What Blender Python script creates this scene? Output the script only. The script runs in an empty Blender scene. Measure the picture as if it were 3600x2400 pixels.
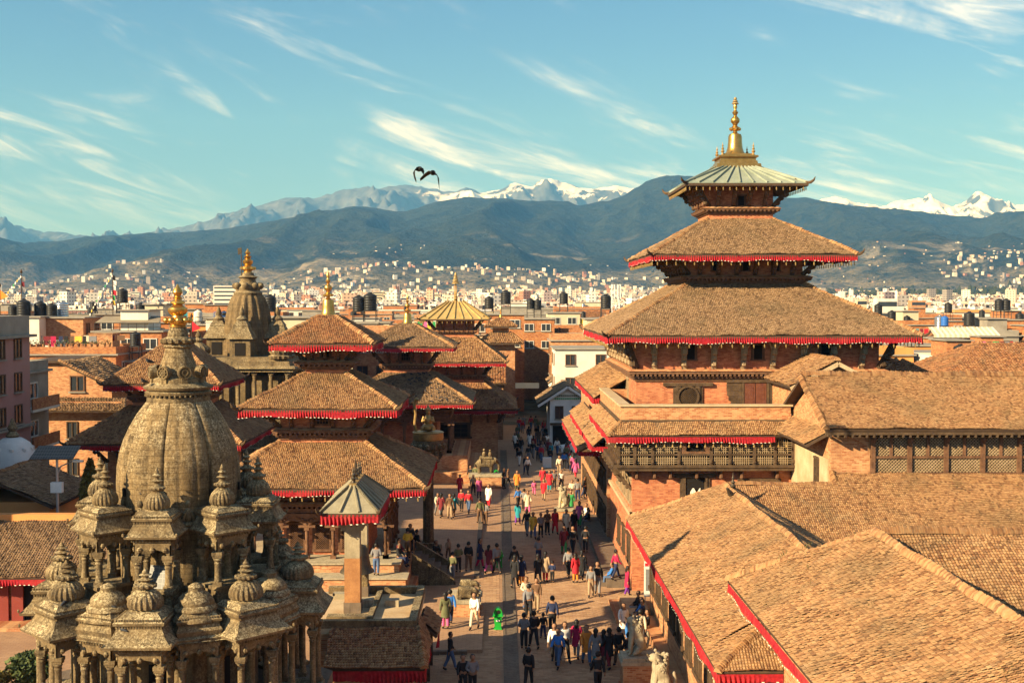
import bpy, bmesh, math, random
import numpy as np
from mathutils import Vector, Matrix

# ---------------------------------------------------------------- camera, sky, sun, exposure
SC = bpy.context.scene
COL = SC.collection
EYE = 15.5
cam = bpy.data.cameras.new('camera')
cam.lens = 42.0
cam.sensor_width = 36.0
cam.clip_start = 0.5
cam.clip_end = 120000.0
camo = bpy.data.objects.new('camera', cam)
COL.objects.link(camo)
camo.location = (0, 0, EYE)
camo.rotation_euler = (math.radians(90 - 1.909), 0, math.radians(-0.682))
SC.camera = camo

SUN_EL, SUN_AZ = 24.5, 36.0        # light travels towards +x, turned this many degrees to +y
tr = Vector((math.cos(math.radians(SUN_AZ)) * math.cos(math.radians(SUN_EL)),
             math.sin(math.radians(SUN_AZ)) * math.cos(math.radians(SUN_EL)),
             -math.sin(math.radians(SUN_EL))))
sun = bpy.data.lights.new('sun', 'SUN')
sun.energy = 5.0
sun.angle = math.radians(0.5)
sun.color = (1.0, 0.85, 0.58)
suno = bpy.data.objects.new('sun', sun)
COL.objects.link(suno)
suno.rotation_euler = tr.to_track_quat('-Z', 'Y').to_euler()
suno.location = (-60, -40, 80)

world = bpy.data.worlds.new('World')
SC.world = world
world.use_nodes = True
wn, wl = world.node_tree.nodes, world.node_tree.links
wn.clear()
out = wn.new('ShaderNodeOutputWorld')
bg = wn.new('ShaderNodeBackground')
bg.inputs['Strength'].default_value = 0.05
sky = wn.new('ShaderNodeTexSky')
sky.sky_type = 'NISHITA'
sky.sun_disc = False
sky.sun_elevation = math.radians(SUN_EL)
sky.sun_rotation = math.radians(234)
sky.altitude = 1300
sky.air_density = 1.0
sky.dust_density = 0.6
sky.ozone_density = 1.2
# thin cirrus: noise over azimuth and elevation of the view direction
geo = wn.new('ShaderNodeTexCoord')
sep = wn.new('ShaderNodeSeparateXYZ')
wl.new(geo.outputs['Generated'], sep.inputs[0])
def wmath(op, a, b=None, c=None):
    n = wn.new('ShaderNodeMath'); n.operation = op
    for i, s in enumerate((a, b, c)):
        if s is None: continue
        if isinstance(s, (int, float)): n.inputs[i].default_value = s
        else: wl.new(s, n.inputs[i])
    return n.outputs[0]
az = wmath('ARCTAN2', sep.outputs['X'], sep.outputs['Y'])
el = wmath('ARCSINE', sep.outputs['Z'])
S1, S2 = 4.4, 5.1
def cirrus(ca, ce, rot, scale, lo, hi, seed):
    u = wmath('ADD', wmath('MULTIPLY', az, math.cos(rot)), wmath('MULTIPLY', el, math.sin(rot)))
    v = wmath('SUBTRACT', wmath('MULTIPLY', el, math.cos(rot)), wmath('MULTIPLY', az, math.sin(rot)))
    cb = wn.new('ShaderNodeCombineXYZ')
    wl.new(wmath('MULTIPLY', u, ca), cb.inputs[0]); wl.new(wmath('MULTIPLY', v, ce), cb.inputs[1])
    cb.inputs[2].default_value = seed
    nz = wn.new('ShaderNodeTexNoise')
    nz.inputs['Scale'].default_value = scale
    nz.inputs['Detail'].default_value = 8
    nz.inputs['Roughness'].default_value = 0.62
    nz.inputs['Distortion'].default_value = 0.7
    wl.new(cb.outputs[0], nz.inputs['Vector'])
    mr = wn.new('ShaderNodeMapRange'); mr.interpolation_type = 'SMOOTHSTEP'
    mr.inputs['From Min'].default_value = lo; mr.inputs['From Max'].default_value = hi
    wl.new(nz.outputs['Fac'], mr.inputs['Value'])
    return mr.outputs[0]
fine = cirrus(3.6, 26.0, math.radians(-17), 1.7, 0.40, 0.74, S1)
patch = cirrus(2.2, 7.0, math.radians(-22), 1.5, 0.435, 0.61, S2)
fac = wmath('MULTIPLY', wmath('MULTIPLY', fine, patch), 0.8)
hz = wn.new('ShaderNodeMapRange'); hz.interpolation_type = 'SMOOTHSTEP'
hz.inputs['From Min'].default_value = 0.03; hz.inputs['From Max'].default_value = 0.11
wl.new(el, hz.inputs['Value'])
fac = wmath('MULTIPLY', fac, hz.outputs[0])
tint = wn.new('ShaderNodeMix'); tint.data_type = 'RGBA'; tint.blend_type = 'MULTIPLY'
tint.inputs['Factor'].default_value = 1.0
wl.new(sky.outputs[0], tint.inputs['A'])
tint.inputs['B'].default_value = (0.60, 0.91, 1.18, 1)
mixc = wn.new('ShaderNodeMix'); mixc.data_type = 'RGBA'
wl.new(fac, mixc.inputs['Factor'])
wl.new(tint.outputs['Result'], mixc.inputs['A'])
mixc.inputs['B'].default_value = (17.0, 16.0, 14.4, 1)
wl.new(mixc.outputs['Result'], bg.inputs['Color'])
wl.new(bg.outputs[0], out.inputs['Surface'])

SC.view_settings.view_transform = 'Standard'
SC.view_settings.look = 'None'
SC.view_settings.exposure = 1.16
SC.view_settings.gamma = 1.0
SC.view_settings.use_curve_mapping = False
SC.render.engine = 'CYCLES'
SC.cycles.use_denoising = True
SC.cycles.max_bounces = 5
SC.cycles.diffuse_bounces = 1
SC.cycles.glossy_bounces = 2
SC.cycles.volume_bounces = 0
SC.cycles.transparent_max_bounces = 4
SC.cycles.use_fast_gi = False

# ---------------------------------------------------------------- helpers
RNG = random.Random(11)
ORG = {}                                    # object name -> world origin

def V(*a): return Vector(a)

def tag(o, label=None, cat=None, group=None, kind=None):
    if label: o['label'] = label
    if cat: o['category'] = cat
    if group: o['group'] = group
    if kind: o['kind'] = kind
    return o

def link(o, parent=None):
    COL.objects.link(o)
    if parent is not None: o.parent = parent
    return o

def thing(name, label, cat, loc=(0, 0, 0), group=None):
    o = bpy.data.objects.new(name, None)
    o.empty_display_size = 0.2
    link(o); o.location = loc
    ORG[o.name] = Vector(loc)
    return tag(o, label, cat, group)

def node(name, parent):
    o = bpy.data.objects.new(name, None)
    link(o, parent)
    ORG[o.name] = ORG[parent.name]
    return o

def mesh_np(name, verts, faces, mat, parent=None, smooth=False, kind=None, org=None, mats=None, midx=None):
    """verts Nx3, faces MxK array (all K-gons)"""
    verts = np.asarray(verts, dtype=np.float32)
    if parent is not None: verts = verts - np.array(ORG[parent.name], dtype=np.float32)
    elif org is not None: verts = verts - np.array(org, dtype=np.float32)
    faces = np.asarray(faces, dtype=np.int32)
    me = bpy.data.meshes.new(name)
    n, k = faces.shape
    me.vertices.add(len(verts)); me.vertices.foreach_set('co', verts.ravel())
    me.loops.add(n * k); me.loops.foreach_set('vertex_index', faces.ravel())
    me.polygons.add(n)
    me.polygons.foreach_set('loop_start', np.arange(0, n * k, k, dtype=np.int32))
    me.polygons.foreach_set('loop_total', np.full(n, k, dtype=np.int32))
    for m in (mats or [mat]): me.materials.append(m)
    if midx is not None: me.polygons.foreach_set('material_index', np.asarray(midx, dtype=np.int32))
    me.polygons.foreach_set('use_smooth', np.full(n, smooth, dtype=bool))
    me.update(calc_edges=True)
    o = bpy.data.objects.new(name, me)
    link(o, parent)
    if parent is not None: ORG[o.name] = ORG[parent.name]
    else:
        o.location = org if org is not None else (0, 0, 0)
        ORG[o.name] = Vector(o.location)
    if kind: o['kind'] = kind
    return o

class MB:
    def __init__(s):
        s.v, s.f, s.m = [], [], []
    def add(s, vs, fs, m=0):
        b = len(s.v)
        s.v.extend([tuple(p) for p in vs])
        for f in fs:
            s.f.append([b + i for i in f]); s.m.append(m)
        return s
    def box(s, x0, y0, z0, x1, y1, z1, m=0):
        return s.add([(x0,y0,z0),(x1,y0,z0),(x1,y1,z0),(x0,y1,z0),(x0,y0,z1),(x1,y0,z1),(x1,y1,z1),(x0,y1,z1)],
              [(0,3,2,1),(4,5,6,7),(0,1,5,4),(1,2,6,5),(2,3,7,6),(3,0,4,7)], m)
    def cbox(s, x, y, z0, wx, wy, h, m=0):
        return s.box(x-wx/2, y-wy/2, z0, x+wx/2, y+wy/2, z0+h, m)
    def hexa(s, lo, hi, m=0):
        return s.add(list(lo)+list(hi), [(0,3,2,1),(4,5,6,7),(0,1,5,4),(1,2,6,5),(2,3,7,6),(3,0,4,7)], m)
    def frus(s, cx, cy, wx0, wy0, z0, wx1, wy1, z1, m=0):
        lo = [(cx-wx0,cy-wy0,z0),(cx+wx0,cy-wy0,z0),(cx+wx0,cy+wy0,z0),(cx-wx0,cy+wy0,z0)]
        hi = [(cx-wx1,cy-wy1,z1),(cx+wx1,cy-wy1,z1),(cx+wx1,cy+wy1,z1),(cx-wx1,cy+wy1,z1)]
        return s.hexa(lo, hi, m)
    def bar(s, p0, p1, w, h, m=0, up=(0,0,1), w1=None, h1=None):
        p0, p1 = Vector(p0), Vector(p1)
        d = (p1-p0).normalized()
        sx = d.cross(Vector(up))
        if sx.length < 1e-4: sx = d.cross(Vector((1,0,0)))
        sx.normalize(); sz = sx.cross(d)
        w1 = w if w1 is None else w1; h1 = h if h1 is None else h1
        q = []
        for p, a, b in ((p0, w/2, h/2), (p1, w1/2, h1/2)):
            q += [p - sx*a - sz*b, p + sx*a - sz*b, p + sx*a + sz*b, p - sx*a + sz*b]
        return s.add(q, [(0,3,2,1),(4,5,6,7),(0,1,5,4),(1,2,6,5),(2,3,7,6),(3,0,4,7)], m)
    def tube(s, p0, p1, r0, r1=None, n=8, m=0):
        p0, p1 = Vector(p0), Vector(p1); r1 = r0 if r1 is None else r1
        d = (p1-p0).normalized()
        a = d.cross(Vector((0,0,1)))
        if a.length < 1e-4: a = Vector((1,0,0))
        a.normalize(); b = d.cross(a)
        vs = []
        for p, r in ((p0, r0), (p1, r1)):
            for i in range(n):
                t = 2*math.pi*i/n
                vs.append(p + a*(r*math.cos(t)) + b*(r*math.sin(t)))
        fs = [(i, (i+1) % n, n+(i+1) % n, n+i) for i in range(n)]
        fs += [tuple(range(n-1, -1, -1)), tuple(range(n, 2*n))]
        return s.add(vs, fs, m)
    def path(s, pts, rad, n=6, m=0):
        for i in range(len(pts)-1):
            r = rad if isinstance(rad, (int, float)) else rad[i]
            r1 = rad if isinstance(rad, (int, float)) else rad[i+1]
            s.tube(pts[i], pts[i+1], r, r1, n, m)
        return s
    def lathe(s, cx, cy, prof, n=16, m=0, mod=None, rot=0.0, cap=True):
        """prof: list of (radius, z) from the bottom up"""
        vs, fs = [], []
        for (r, z) in prof:
            for i in range(n):
                t = rot + 2*math.pi*i/n
                k = mod(t, z) if mod else 1.0
                vs.append((cx + r*k*math.cos(t), cy + r*k*math.sin(t), z))
        for j in range(len(prof)-1):
            for i in range(n):
                i2 = (i+1) % n
                fs.append((j*n+i, j*n+i2, (j+1)*n+i2, (j+1)*n+i))
        if cap:
            fs.append(tuple(range(n-1, -1, -1)))
            fs.append(tuple(range((len(prof)-1)*n, len(prof)*n)))
        return s.add(vs, fs, m)
    def ball(s, c, rx, ry=None, rz=None, n=8, m=0):
        ry = rx if ry is None else ry; rz = rx if rz is None else rz
        k = max(3, n//2)
        vs, fs = [], []
        for j in range(k+1):
            ph = -math.pi/2 + math.pi*j/k
            for i in range(n):
                t = 2*math.pi*i/n
                vs.append((c[0]+rx*math.cos(ph)*math.cos(t), c[1]+ry*math.cos(ph)*math.sin(t), c[2]+rz*math.sin(ph)))
        for j in range(k):
            for i in range(n):
                i2 = (i+1) % n
                fs.append((j*n+i, j*n+i2, (j+1)*n+i2, (j+1)*n+i))
        return s.add(vs, fs, m)
    def poly(s, pts, m=0):
        return s.add(pts, [tuple(range(len(pts)))], m)
    def slab(s, pts, t, m=0):
        """convex polygon pts (ccw seen from outside) with thickness t inwards along its normal"""
        p = [Vector(q) for q in pts]
        nrm = (p[1]-p[0]).cross(p[2]-p[1]).normalized()
        q = [a - nrm*t for a in p]
        k = len(p)
        return s.add(p+q, [tuple(range(k)), tuple(range(2*k-1, k-1, -1))] + [(i, k+i, k+(i+1) % k, (i+1) % k) for i in range(k)], m)
    def build(s, name, mat, parent=None, smooth=False, kind=None, org=None):
        me = bpy.data.meshes.new(name)
        o0 = ORG[parent.name] if parent is not None else Vector(org or (0,0,0))
        me.from_pydata([(a-o0.x, b-o0.y, c-o0.z) for a, b, c in s.v], [], s.f)
        for mm in (mat if isinstance(mat, (list, tuple)) else [mat]): me.materials.append(mm)
        if any(s.m): me.polygons.foreach_set('material_index', s.m)
        if smooth: me.polygons.foreach_set('use_smooth', [True]*len(s.f))
        me.update()
        if smooth:
            try: me.set_sharp_from_angle(angle=math.radians(45))
            except Exception: pass
        o = bpy.data.objects.new(name, me)
        link(o, parent)
        if parent is None: o.location = o0
        ORG[o.name] = o0
        if kind: o['kind'] = kind
        return o

def copy_tree(o, parent=None, loc=None, rz=None, label=None, group=None):
    c = o.copy()
    COL.objects.link(c); c.parent = parent
    ORG[c.name] = Vector(loc) if loc is not None else ORG.get(o.name, Vector((0,0,0)))
    if loc is not None: c.location = loc
    if rz is not None: c.rotation_euler = (0, 0, rz)
    if label: c['label'] = label
    if group: c['group'] = group
    for ch in list(o.children): copy_tree(ch, c)
    return c

# ---------------------------------------------------------------- materials
class NT:
    def __init__(s, name):
        s.mat = bpy.data.materials.new(name); s.mat.use_nodes = True
        s.n, s.l = s.mat.node_tree.nodes, s.mat.node_tree.links
        s.b = s.n['Principled BSDF']
    def new(s, t, **kw):
        n = s.n.new(t)
        for k, v in kw.items(): setattr(n, k, v)
        return n
    def set(s, n, **kw):
        for k, v in kw.items():
            k = k.replace('_', ' ')
            if hasattr(v, 'links'): s.l.new(v, n.inputs[k])
            else: n.inputs[k].default_value = v
        return n
    def noise(s, vec, scale, detail=4, rough=0.55, dist=0.0):
        n = s.new('ShaderNodeTexNoise')
        s.l.new(vec, n.inputs['Vector'])
        n.inputs['Scale'].default_value = scale; n.inputs['Detail'].default_value = detail
        n.inputs['Roughness'].default_value = rough; n.inputs['Distortion'].default_value = dist
        return n.outputs['Fac']
    def pos(s): return s.new('ShaderNodeNewGeometry').outputs['Position']
    def math(s, op, a, b=None, c=None):
        n = s.new('ShaderNodeMath', operation=op)
        for i, q in enumerate((a, b, c)):
            if q is None: continue
            if isinstance(q, (int, float)): n.inputs[i].default_value = q
            else: s.l.new(q, n.inputs[i])
        return n.outputs[0]
    def ramp(s, fac, stops, interp='LINEAR'):
        n = s.new('ShaderNodeValToRGB')
        n.color_ramp.interpolation = interp
        el = n.color_ramp.elements
        while len(el) < len(stops): el.new(0.5)
        for e, (p, c) in zip(el, stops):
            e.position = p; e.color = (*c, 1)
        s.l.new(fac, n.inputs[0])
        return n.outputs[0]
    def mix(s, fac, a, b, blend='MIX'):
        n = s.new('ShaderNodeMix', data_type='RGBA', blend_type=blend)
        for k, q in (('Factor', fac), ('A', a), ('B', b)):
            if isinstance(q, (int, float)): n.inputs[k].default_value = q
            elif isinstance(q, tuple): n.inputs[k].default_value = (*q, 1)
            else: s.l.new(q, n.inputs[k])
        return n.outputs['Result']
    def maprange(s, v, a, b, c=0.0, d=1.0):
        n = s.new('ShaderNodeMapRange')
        s.l.new(v, n.inputs['Value'])
        for k, q in (('From Min', a), ('From Max', b), ('To Min', c), ('To Max', d)): n.inputs[k].default_value = q
        return n.outputs[0]
    def bump(s, h, strength=0.3, dist=0.02):
        n = s.new('ShaderNodeBump')
        n.inputs['Strength'].default_value = strength; n.inputs['Distance'].default_value = dist
        s.l.new(h, n.inputs['Height']); s.l.new(n.outputs[0], s.b.inputs['Normal'])
    def done(s, col, rough=0.85, metal=0.0, spec=0.3):
        if isinstance(col, tuple): s.b.inputs['Base Color'].default_value = (*col, 1)
        else: s.l.new(col, s.b.inputs['Base Color'])
        if isinstance(rough, (int, float)): s.b.inputs['Roughness'].default_value = rough
        else: s.l.new(rough, s.b.inputs['Roughness'])
        s.b.inputs['Metallic'].default_value = metal
        s.b.inputs['Specular IOR Level'].default_value = spec
        return s.mat

def m_rough(name, c1, c2, scale=2.0, bump=0.3, rough=0.85, metal=0.0, fine=14.0, spec=0.3):
    t = NT(name); p = t.pos()
    a = t.noise(p, scale, 5, 0.6); b = t.noise(p, fine, 3, 0.6)
    f = t.maprange(t.math('ADD', t.math('MULTIPLY', a, 0.65), t.math('MULTIPLY', b, 0.35)), 0.36, 0.66)
    t.bump(b, bump, 0.03)
    return t.done(t.mix(f, c1, c2), rough, metal, spec)

def m_plain(name, c, rough=0.7, metal=0.0, spec=0.3):
    return NT(name).done(c, rough, metal, spec)

def wall_uv(t):
    g = t.new('ShaderNodeNewGeometry')
    sn = t.new('ShaderNodeSeparateXYZ'); t.l.new(g.outputs['Normal'], sn.inputs[0])
    sp = t.new('ShaderNodeSeparateXYZ'); t.l.new(g.outputs['Position'], sp.inputs[0])
    k = t.math('GREATER_THAN', t.math('ABSOLUTE', sn.outputs['X']), t.math('ABSOLUTE', sn.outputs['Y']))
    u = t.math('ADD', t.math('MULTIPLY', sp.outputs['X'], t.math('SUBTRACT', 1.0, k)), t.math('MULTIPLY', sp.outputs['Y'], k))
    cb = t.new('ShaderNodeCombineXYZ')
    t.l.new(u, cb.inputs[0]); t.l.new(sp.outputs['Z'], cb.inputs[1])
    return cb.outputs[0], g.outputs['Position']

def m_brick(name, c1, c2, mortar, bw=0.24, bh=0.075, dirt=(0.12, 0.06, 0.035), mort=0.008):
    t = NT(name); uv, p = wall_uv(t)
    br = t.new('ShaderNodeTexBrick')
    t.l.new(uv, br.inputs['Vector'])
    br.inputs['Color1'].default_value = (*c1, 1); br.inputs['Color2'].default_value = (*c2, 1)
    br.inputs['Mortar'].default_value = (*mortar, 1)
    br.inputs['Scale'].default_value = 1.0; br.inputs['Mortar Size'].default_value = mort
    br.inputs['Brick Width'].default_value = bw; br.inputs['Row Height'].default_value = bh
    br.inputs['Bias'].default_value = 0.0
    br.inputs['Color2'].default_value = (min(1,c2[0]*1.12), c2[1]*1.35, c2[2]*1.4, 1)
    br.inputs['Color1'].default_value = (c1[0]*0.78, c1[1]*0.7, c1[2]*0.7, 1)
    a = t.noise(p, 0.7, 6, 0.65); b = t.noise(p, 5.0, 4, 0.6); w = t.noise(p, 1.7, 7, 0.7)
    col = t.mix(t.maprange(a, 0.56, 0.80, 0.0, 0.7), br.outputs['Color'], dirt)
    col = t.mix(t.maprange(b, 0.52, 0.85, 0.0, 0.4), col, (c2[0]*1.25, c2[1]*1.6, c2[2]*1.7))
    col = t.mix(t.maprange(w, 0.50, 0.72, 0.0, 0.55), col, (c1[0]*0.55, c1[1]*0.5, c1[2]*0.5))
    col = t.mix(t.maprange(w, 0.47, 0.30, 0.0, 0.45), col, (c2[0]*1.15, c2[1]*1.75, c2[2]*1.9))
    t.bump(br.outputs['Fac'], -0.35, 0.012)
    return t.done(col, 0.9)

def m_tile(name, cols, moss=(0.10, 0.075, 0.04), mossamt=0.5):
    t = NT(name)
    g = t.new('ShaderNodeNewGeometry'); oi = t.new('ShaderNodeObjectInfo')
    r = t.math('FRACT', t.math('ADD', g.outputs['Random Per Island'], oi.outputs['Random']))
    col = t.ramp(r, cols)
    a = t.noise(g.outputs['Position'], 0.45, 6, 0.62, 0.4)
    b = t.noise(g.outputs['Position'], 9.0, 4, 0.6)
    col = t.mix(t.maprange(a, 0.48, 0.70, 0.0, mossamt), col, moss)
    st = t.noise(g.outputs['Position'], 1.6, 7, 0.7, 0.3)
    col = t.mix(t.maprange(st, 0.55, 0.72, 0.0, 0.7), col, (moss[0]*0.7, moss[1]*0.62, moss[2]*0.55))
    col = t.mix(t.maprange(st, 0.45, 0.30, 0.0, 0.35), col, (0.46,0.32,0.18))
    col = t.mix(t.maprange(b, 0.45, 0.8, 0.0, 0.5), col, (0.42, 0.29, 0.15))
    t.bump(b, 0.35, 0.01)
    return t.done(col, 0.9)

M = {}
M['tile'] = m_tile('clay tile', [(0.0, (0.12,0.05,0.022)), (0.18, (0.24,0.11,0.048)), (0.6, (0.34,0.175,0.075)), (1.0, (0.42,0.235,0.105))])
M['tile_grey'] = m_tile('weathered tile', [(0.0, (0.10,0.052,0.028)), (0.25, (0.21,0.12,0.062)), (0.7, (0.29,0.175,0.092)), (1.0, (0.36,0.225,0.125))])
M['tile_red'] = m_tile('reddish tile', [(0.0, (0.13,0.045,0.02)), (0.25, (0.26,0.10,0.042)), (0.7, (0.35,0.15,0.06)), (1.0, (0.41,0.20,0.085))])
M['deck'] = m_rough('roof boarding', (0.06,0.035,0.02), (0.10,0.06,0.035), 3)
M['ridge'] = m_tile('ridge tile', [(0.0, (0.16,0.065,0.028)), (0.4, (0.32,0.15,0.06)), (1.0, (0.42,0.225,0.095))], mossamt=0.4)
M['brick'] = m_brick('palace brick', (0.44,0.115,0.05), (0.54,0.165,0.07), (0.40,0.21,0.11))
M['brick_old'] = m_brick('old brick', (0.44,0.145,0.055), (0.52,0.22,0.095), (0.46,0.30,0.16))
M['brick_city'] = m_brick('town brick', (0.40,0.115,0.04), (0.50,0.175,0.06), (0.34,0.19,0.10))
M['wood'] = m_rough('carved dark timber', (0.045,0.026,0.014), (0.13,0.080,0.042), 2.5, 0.5)
M['wood_red'] = m_rough('carved brown timber', (0.09,0.042,0.022), (0.22,0.11,0.055), 3.0, 0.6, fine=9)
M['wood_pale'] = m_rough('weathered timber', (0.24,0.16,0.085), (0.40,0.29,0.17), 3.0, 0.5)
M['door_red'] = m_rough('dark red timber', (0.10,0.03,0.018), (0.17,0.06,0.032), 3.0, 0.3)
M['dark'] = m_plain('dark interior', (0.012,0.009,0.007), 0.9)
M['plaster'] = m_rough('stained plaster', (0.42,0.27,0.14), (0.62,0.47,0.29), 1.2, 0.25)
def m_cloth_red():
    t = NT('red cloth'); p = t.pos()
    a = t.noise(p, 1.1, 5, 0.65); b = t.noise(p, 7.0, 4, 0.6)
    col = t.mix(t.maprange(b, 0.35, 0.7), (0.22,0.006,0.012), (0.44,0.018,0.026))
    col = t.mix(t.maprange(a, 0.52, 0.72, 0.0, 0.6), col, (0.40,0.07,0.05))
    return t.done(col, 0.9)
M['cloth_red'] = m_cloth_red()
M['cloth_white'] = m_plain('white hem', (0.80,0.72,0.58), 0.9)
M['gold'] = m_rough('gilded copper', (0.48,0.25,0.06), (0.72,0.43,0.12), 3.0, 0.15, 0.34, 0.9)
M['gold_dull'] = m_rough('tarnished gilt', (0.28,0.17,0.06), (0.55,0.36,0.13), 3.0, 0.3, 0.5, 0.5)
M['copper'] = m_rough('grey green sheet copper', (0.20,0.23,0.17), (0.34,0.36,0.27), 1.2, 0.2, 0.55)
M['sheet_tan'] = m_rough('weathered sheet metal', (0.22,0.185,0.12), (0.36,0.31,0.20), 1.6, 0.2, 0.6)
M['giltroof'] = m_rough('gilt sheet roof', (0.46,0.30,0.10), (0.62,0.44,0.17), 1.0, 0.2, 0.5, 0.25)
M['bronze'] = m_rough('dark bronze', (0.05,0.04,0.03), (0.12,0.09,0.055), 4, 0.2, 0.5, 0.4)
M['iron'] = m_plain('dark iron', (0.05,0.045,0.04), 0.6, 0.3)
M['steel'] = m_plain('galvanised steel', (0.45,0.45,0.43), 0.4, 0.6)
M['white'] = m_rough('white paint', (0.62,0.60,0.55), (0.80,0.78,0.72), 1.0, 0.1)

def m_stone(name, c1, c2, speck, block=None, amt=0.6):
    t = NT(name); uv, p = wall_uv(t)
    a = t.noise(p, 0.9, 6, 0.65); b = t.noise(p, 16.0, 5, 0.7); c = t.noise(p, 55.0, 3, 0.6)
    col = t.mix(t.maprange(t.math('ADD', t.math('MULTIPLY', a, 0.6), t.math('MULTIPLY', t.noise(p, 4.0, 4, 0.6), 0.4)), 0.38, 0.62), c1, c2)
    g = t.new('ShaderNodeNewGeometry')
    sn = t.new('ShaderNodeSeparateXYZ'); t.l.new(g.outputs['Normal'], sn.inputs[0])
    upf = t.maprange(sn.outputs['Z'], 0.05, 0.75, 0.25, 1.0)       # lichen specks, thicker on upward faces to paint highlights into the colour
    upf = t.math('MULTIPLY', upf, t.maprange(t.noise(p, 1.3, 4, 0.6), 0.36, 0.62, 0.25, 1.35))
    f = t.math('MULTIPLY', t.maprange(t.math('ADD', t.math('MULTIPLY', b, 0.6), t.math('MULTIPLY', c, 0.4)), 0.46, 0.60, 0.0, amt), upf)
    col = t.mix(f, col, speck)
    mp = t.new('ShaderNodeMapping'); t.l.new(p, mp.inputs['Vector']); mp.inputs['Scale'].default_value = (3.2, 3.2, 0.28)
    sk = t.noise(mp.outputs[0], 1.6, 5, 0.65)
    col = t.mix(t.maprange(sk, 0.52, 0.70, 0.0, 0.75), col, (c1[0]*0.55, c1[1]*0.55, c1[2]*0.6))
    h = t.math('ADD', b, t.math('MULTIPLY', c, 0.5))
    if block:
        br = t.new('ShaderNodeTexBrick'); t.l.new(uv, br.inputs['Vector'])
        br.inputs['Scale'].default_value = 1.0; br.inputs['Mortar Size'].default_value = 0.008
        br.inputs['Brick Width'].default_value = block[0]; br.inputs['Row Height'].default_value = block[1]
        br.inputs['Color1'].default_value = (1,1,1,1); br.inputs['Color2'].default_value = (0.75,0.72,0.68,1); br.inputs['Mortar'].default_value = (0.35,0.3,0.25,1)
        col = t.mix(0.7, col, br.outputs['Color'], 'MULTIPLY')
        h = t.math('SUBTRACT', h, t.math('MULTIPLY', br.outputs['Fac'], 1.2))
    t.bump(h, 0.5, 0.025)
    return t.done(col, 0.92)
M['stone'] = m_stone('weathered stone', (0.062,0.041,0.021), (0.19,0.125,0.057), (0.64,0.51,0.29), None, 0.9)
M['stone_dome'] = m_stone('coursed dome stone', (0.088,0.056,0.025), (0.25,0.16,0.068), (0.72,0.58,0.35), (0.42,0.17), 1.0)
M['stone_pale'] = m_stone('pale carved stone', (0.30,0.24,0.15), (0.46,0.37,0.24), (0.62,0.54,0.40))
M['stone_slab'] = m_stone('grey paving stone', (0.12,0.085,0.06), (0.20,0.145,0.10), (0.30,0.23,0.16), None, 0.3)

# ---------------------------------------------------------------- roofs: tiles, caps, fringes
TILE_T = None
def tile_grid(p00, p10, p11, p01, du, dv, rng):
    """centres of the tiles of a planar quad slope: eave p00-p10, top p01-p11"""
    p00, p10, p11, p01 = (np.array(p, float) for p in (p00, p10, p11, p01))
    U = p10 - p00; L = np.linalg.norm(U); U /= L
    N = np.cross(U, p01 - p00); N /= np.linalg.norm(N)
    if N[2] < 0: N = -N
    W = np.cross(N, U)
    if W[2] < 0: W = -W
    vl = (p01 - p00) @ W; vr = (p11 - p10) @ W
    ul = (p01 - p00) @ U; ur = (p11 - p00) @ U
    vmax = max(vl, vr)
    pts = []
    rows = int(vmax / dv)
    for j in range(rows):
        v = (j + 0.15) * dv
        a = ul * v / vl; b = L + (ur - L) * v / vr
        if b - a < du: continue
        k = int((b - a) / du)
        u = a + (b - a - k*du)/2 + (np.arange(k) + 0.5) * du + (0.25*du if j % 2 else -0.25*du)*0
        pts.append(p00 + U * u[:, None] + W * v)
    if not pts: return np.zeros((0, 3)), U, W, N
    return np.concatenate(pts), U, W, N

def tile_template(du, dv):
    w, l = du*0.5, dv*1.25
    # across: u, height ; the high edge laps over the low edge of its neighbour
    base = []
    for (v, add) in ((l, 0.06*du+0.002), (0.0, 0.52*du)):
        base += [(-w, v, add*0.55), (0.25*w, v, add + 0.15*du), (w, v, add*0.8)]
    base += [(-w, 0.0, -0.004), (0.25*w, 0.0, -0.004), (w, 0.0, -0.004)]
    q = [(3,4,1,0), (4,5,2,1), (6,7,4,3), (7,8,5,4)]
    return np.array(base), np.array(q)

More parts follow.
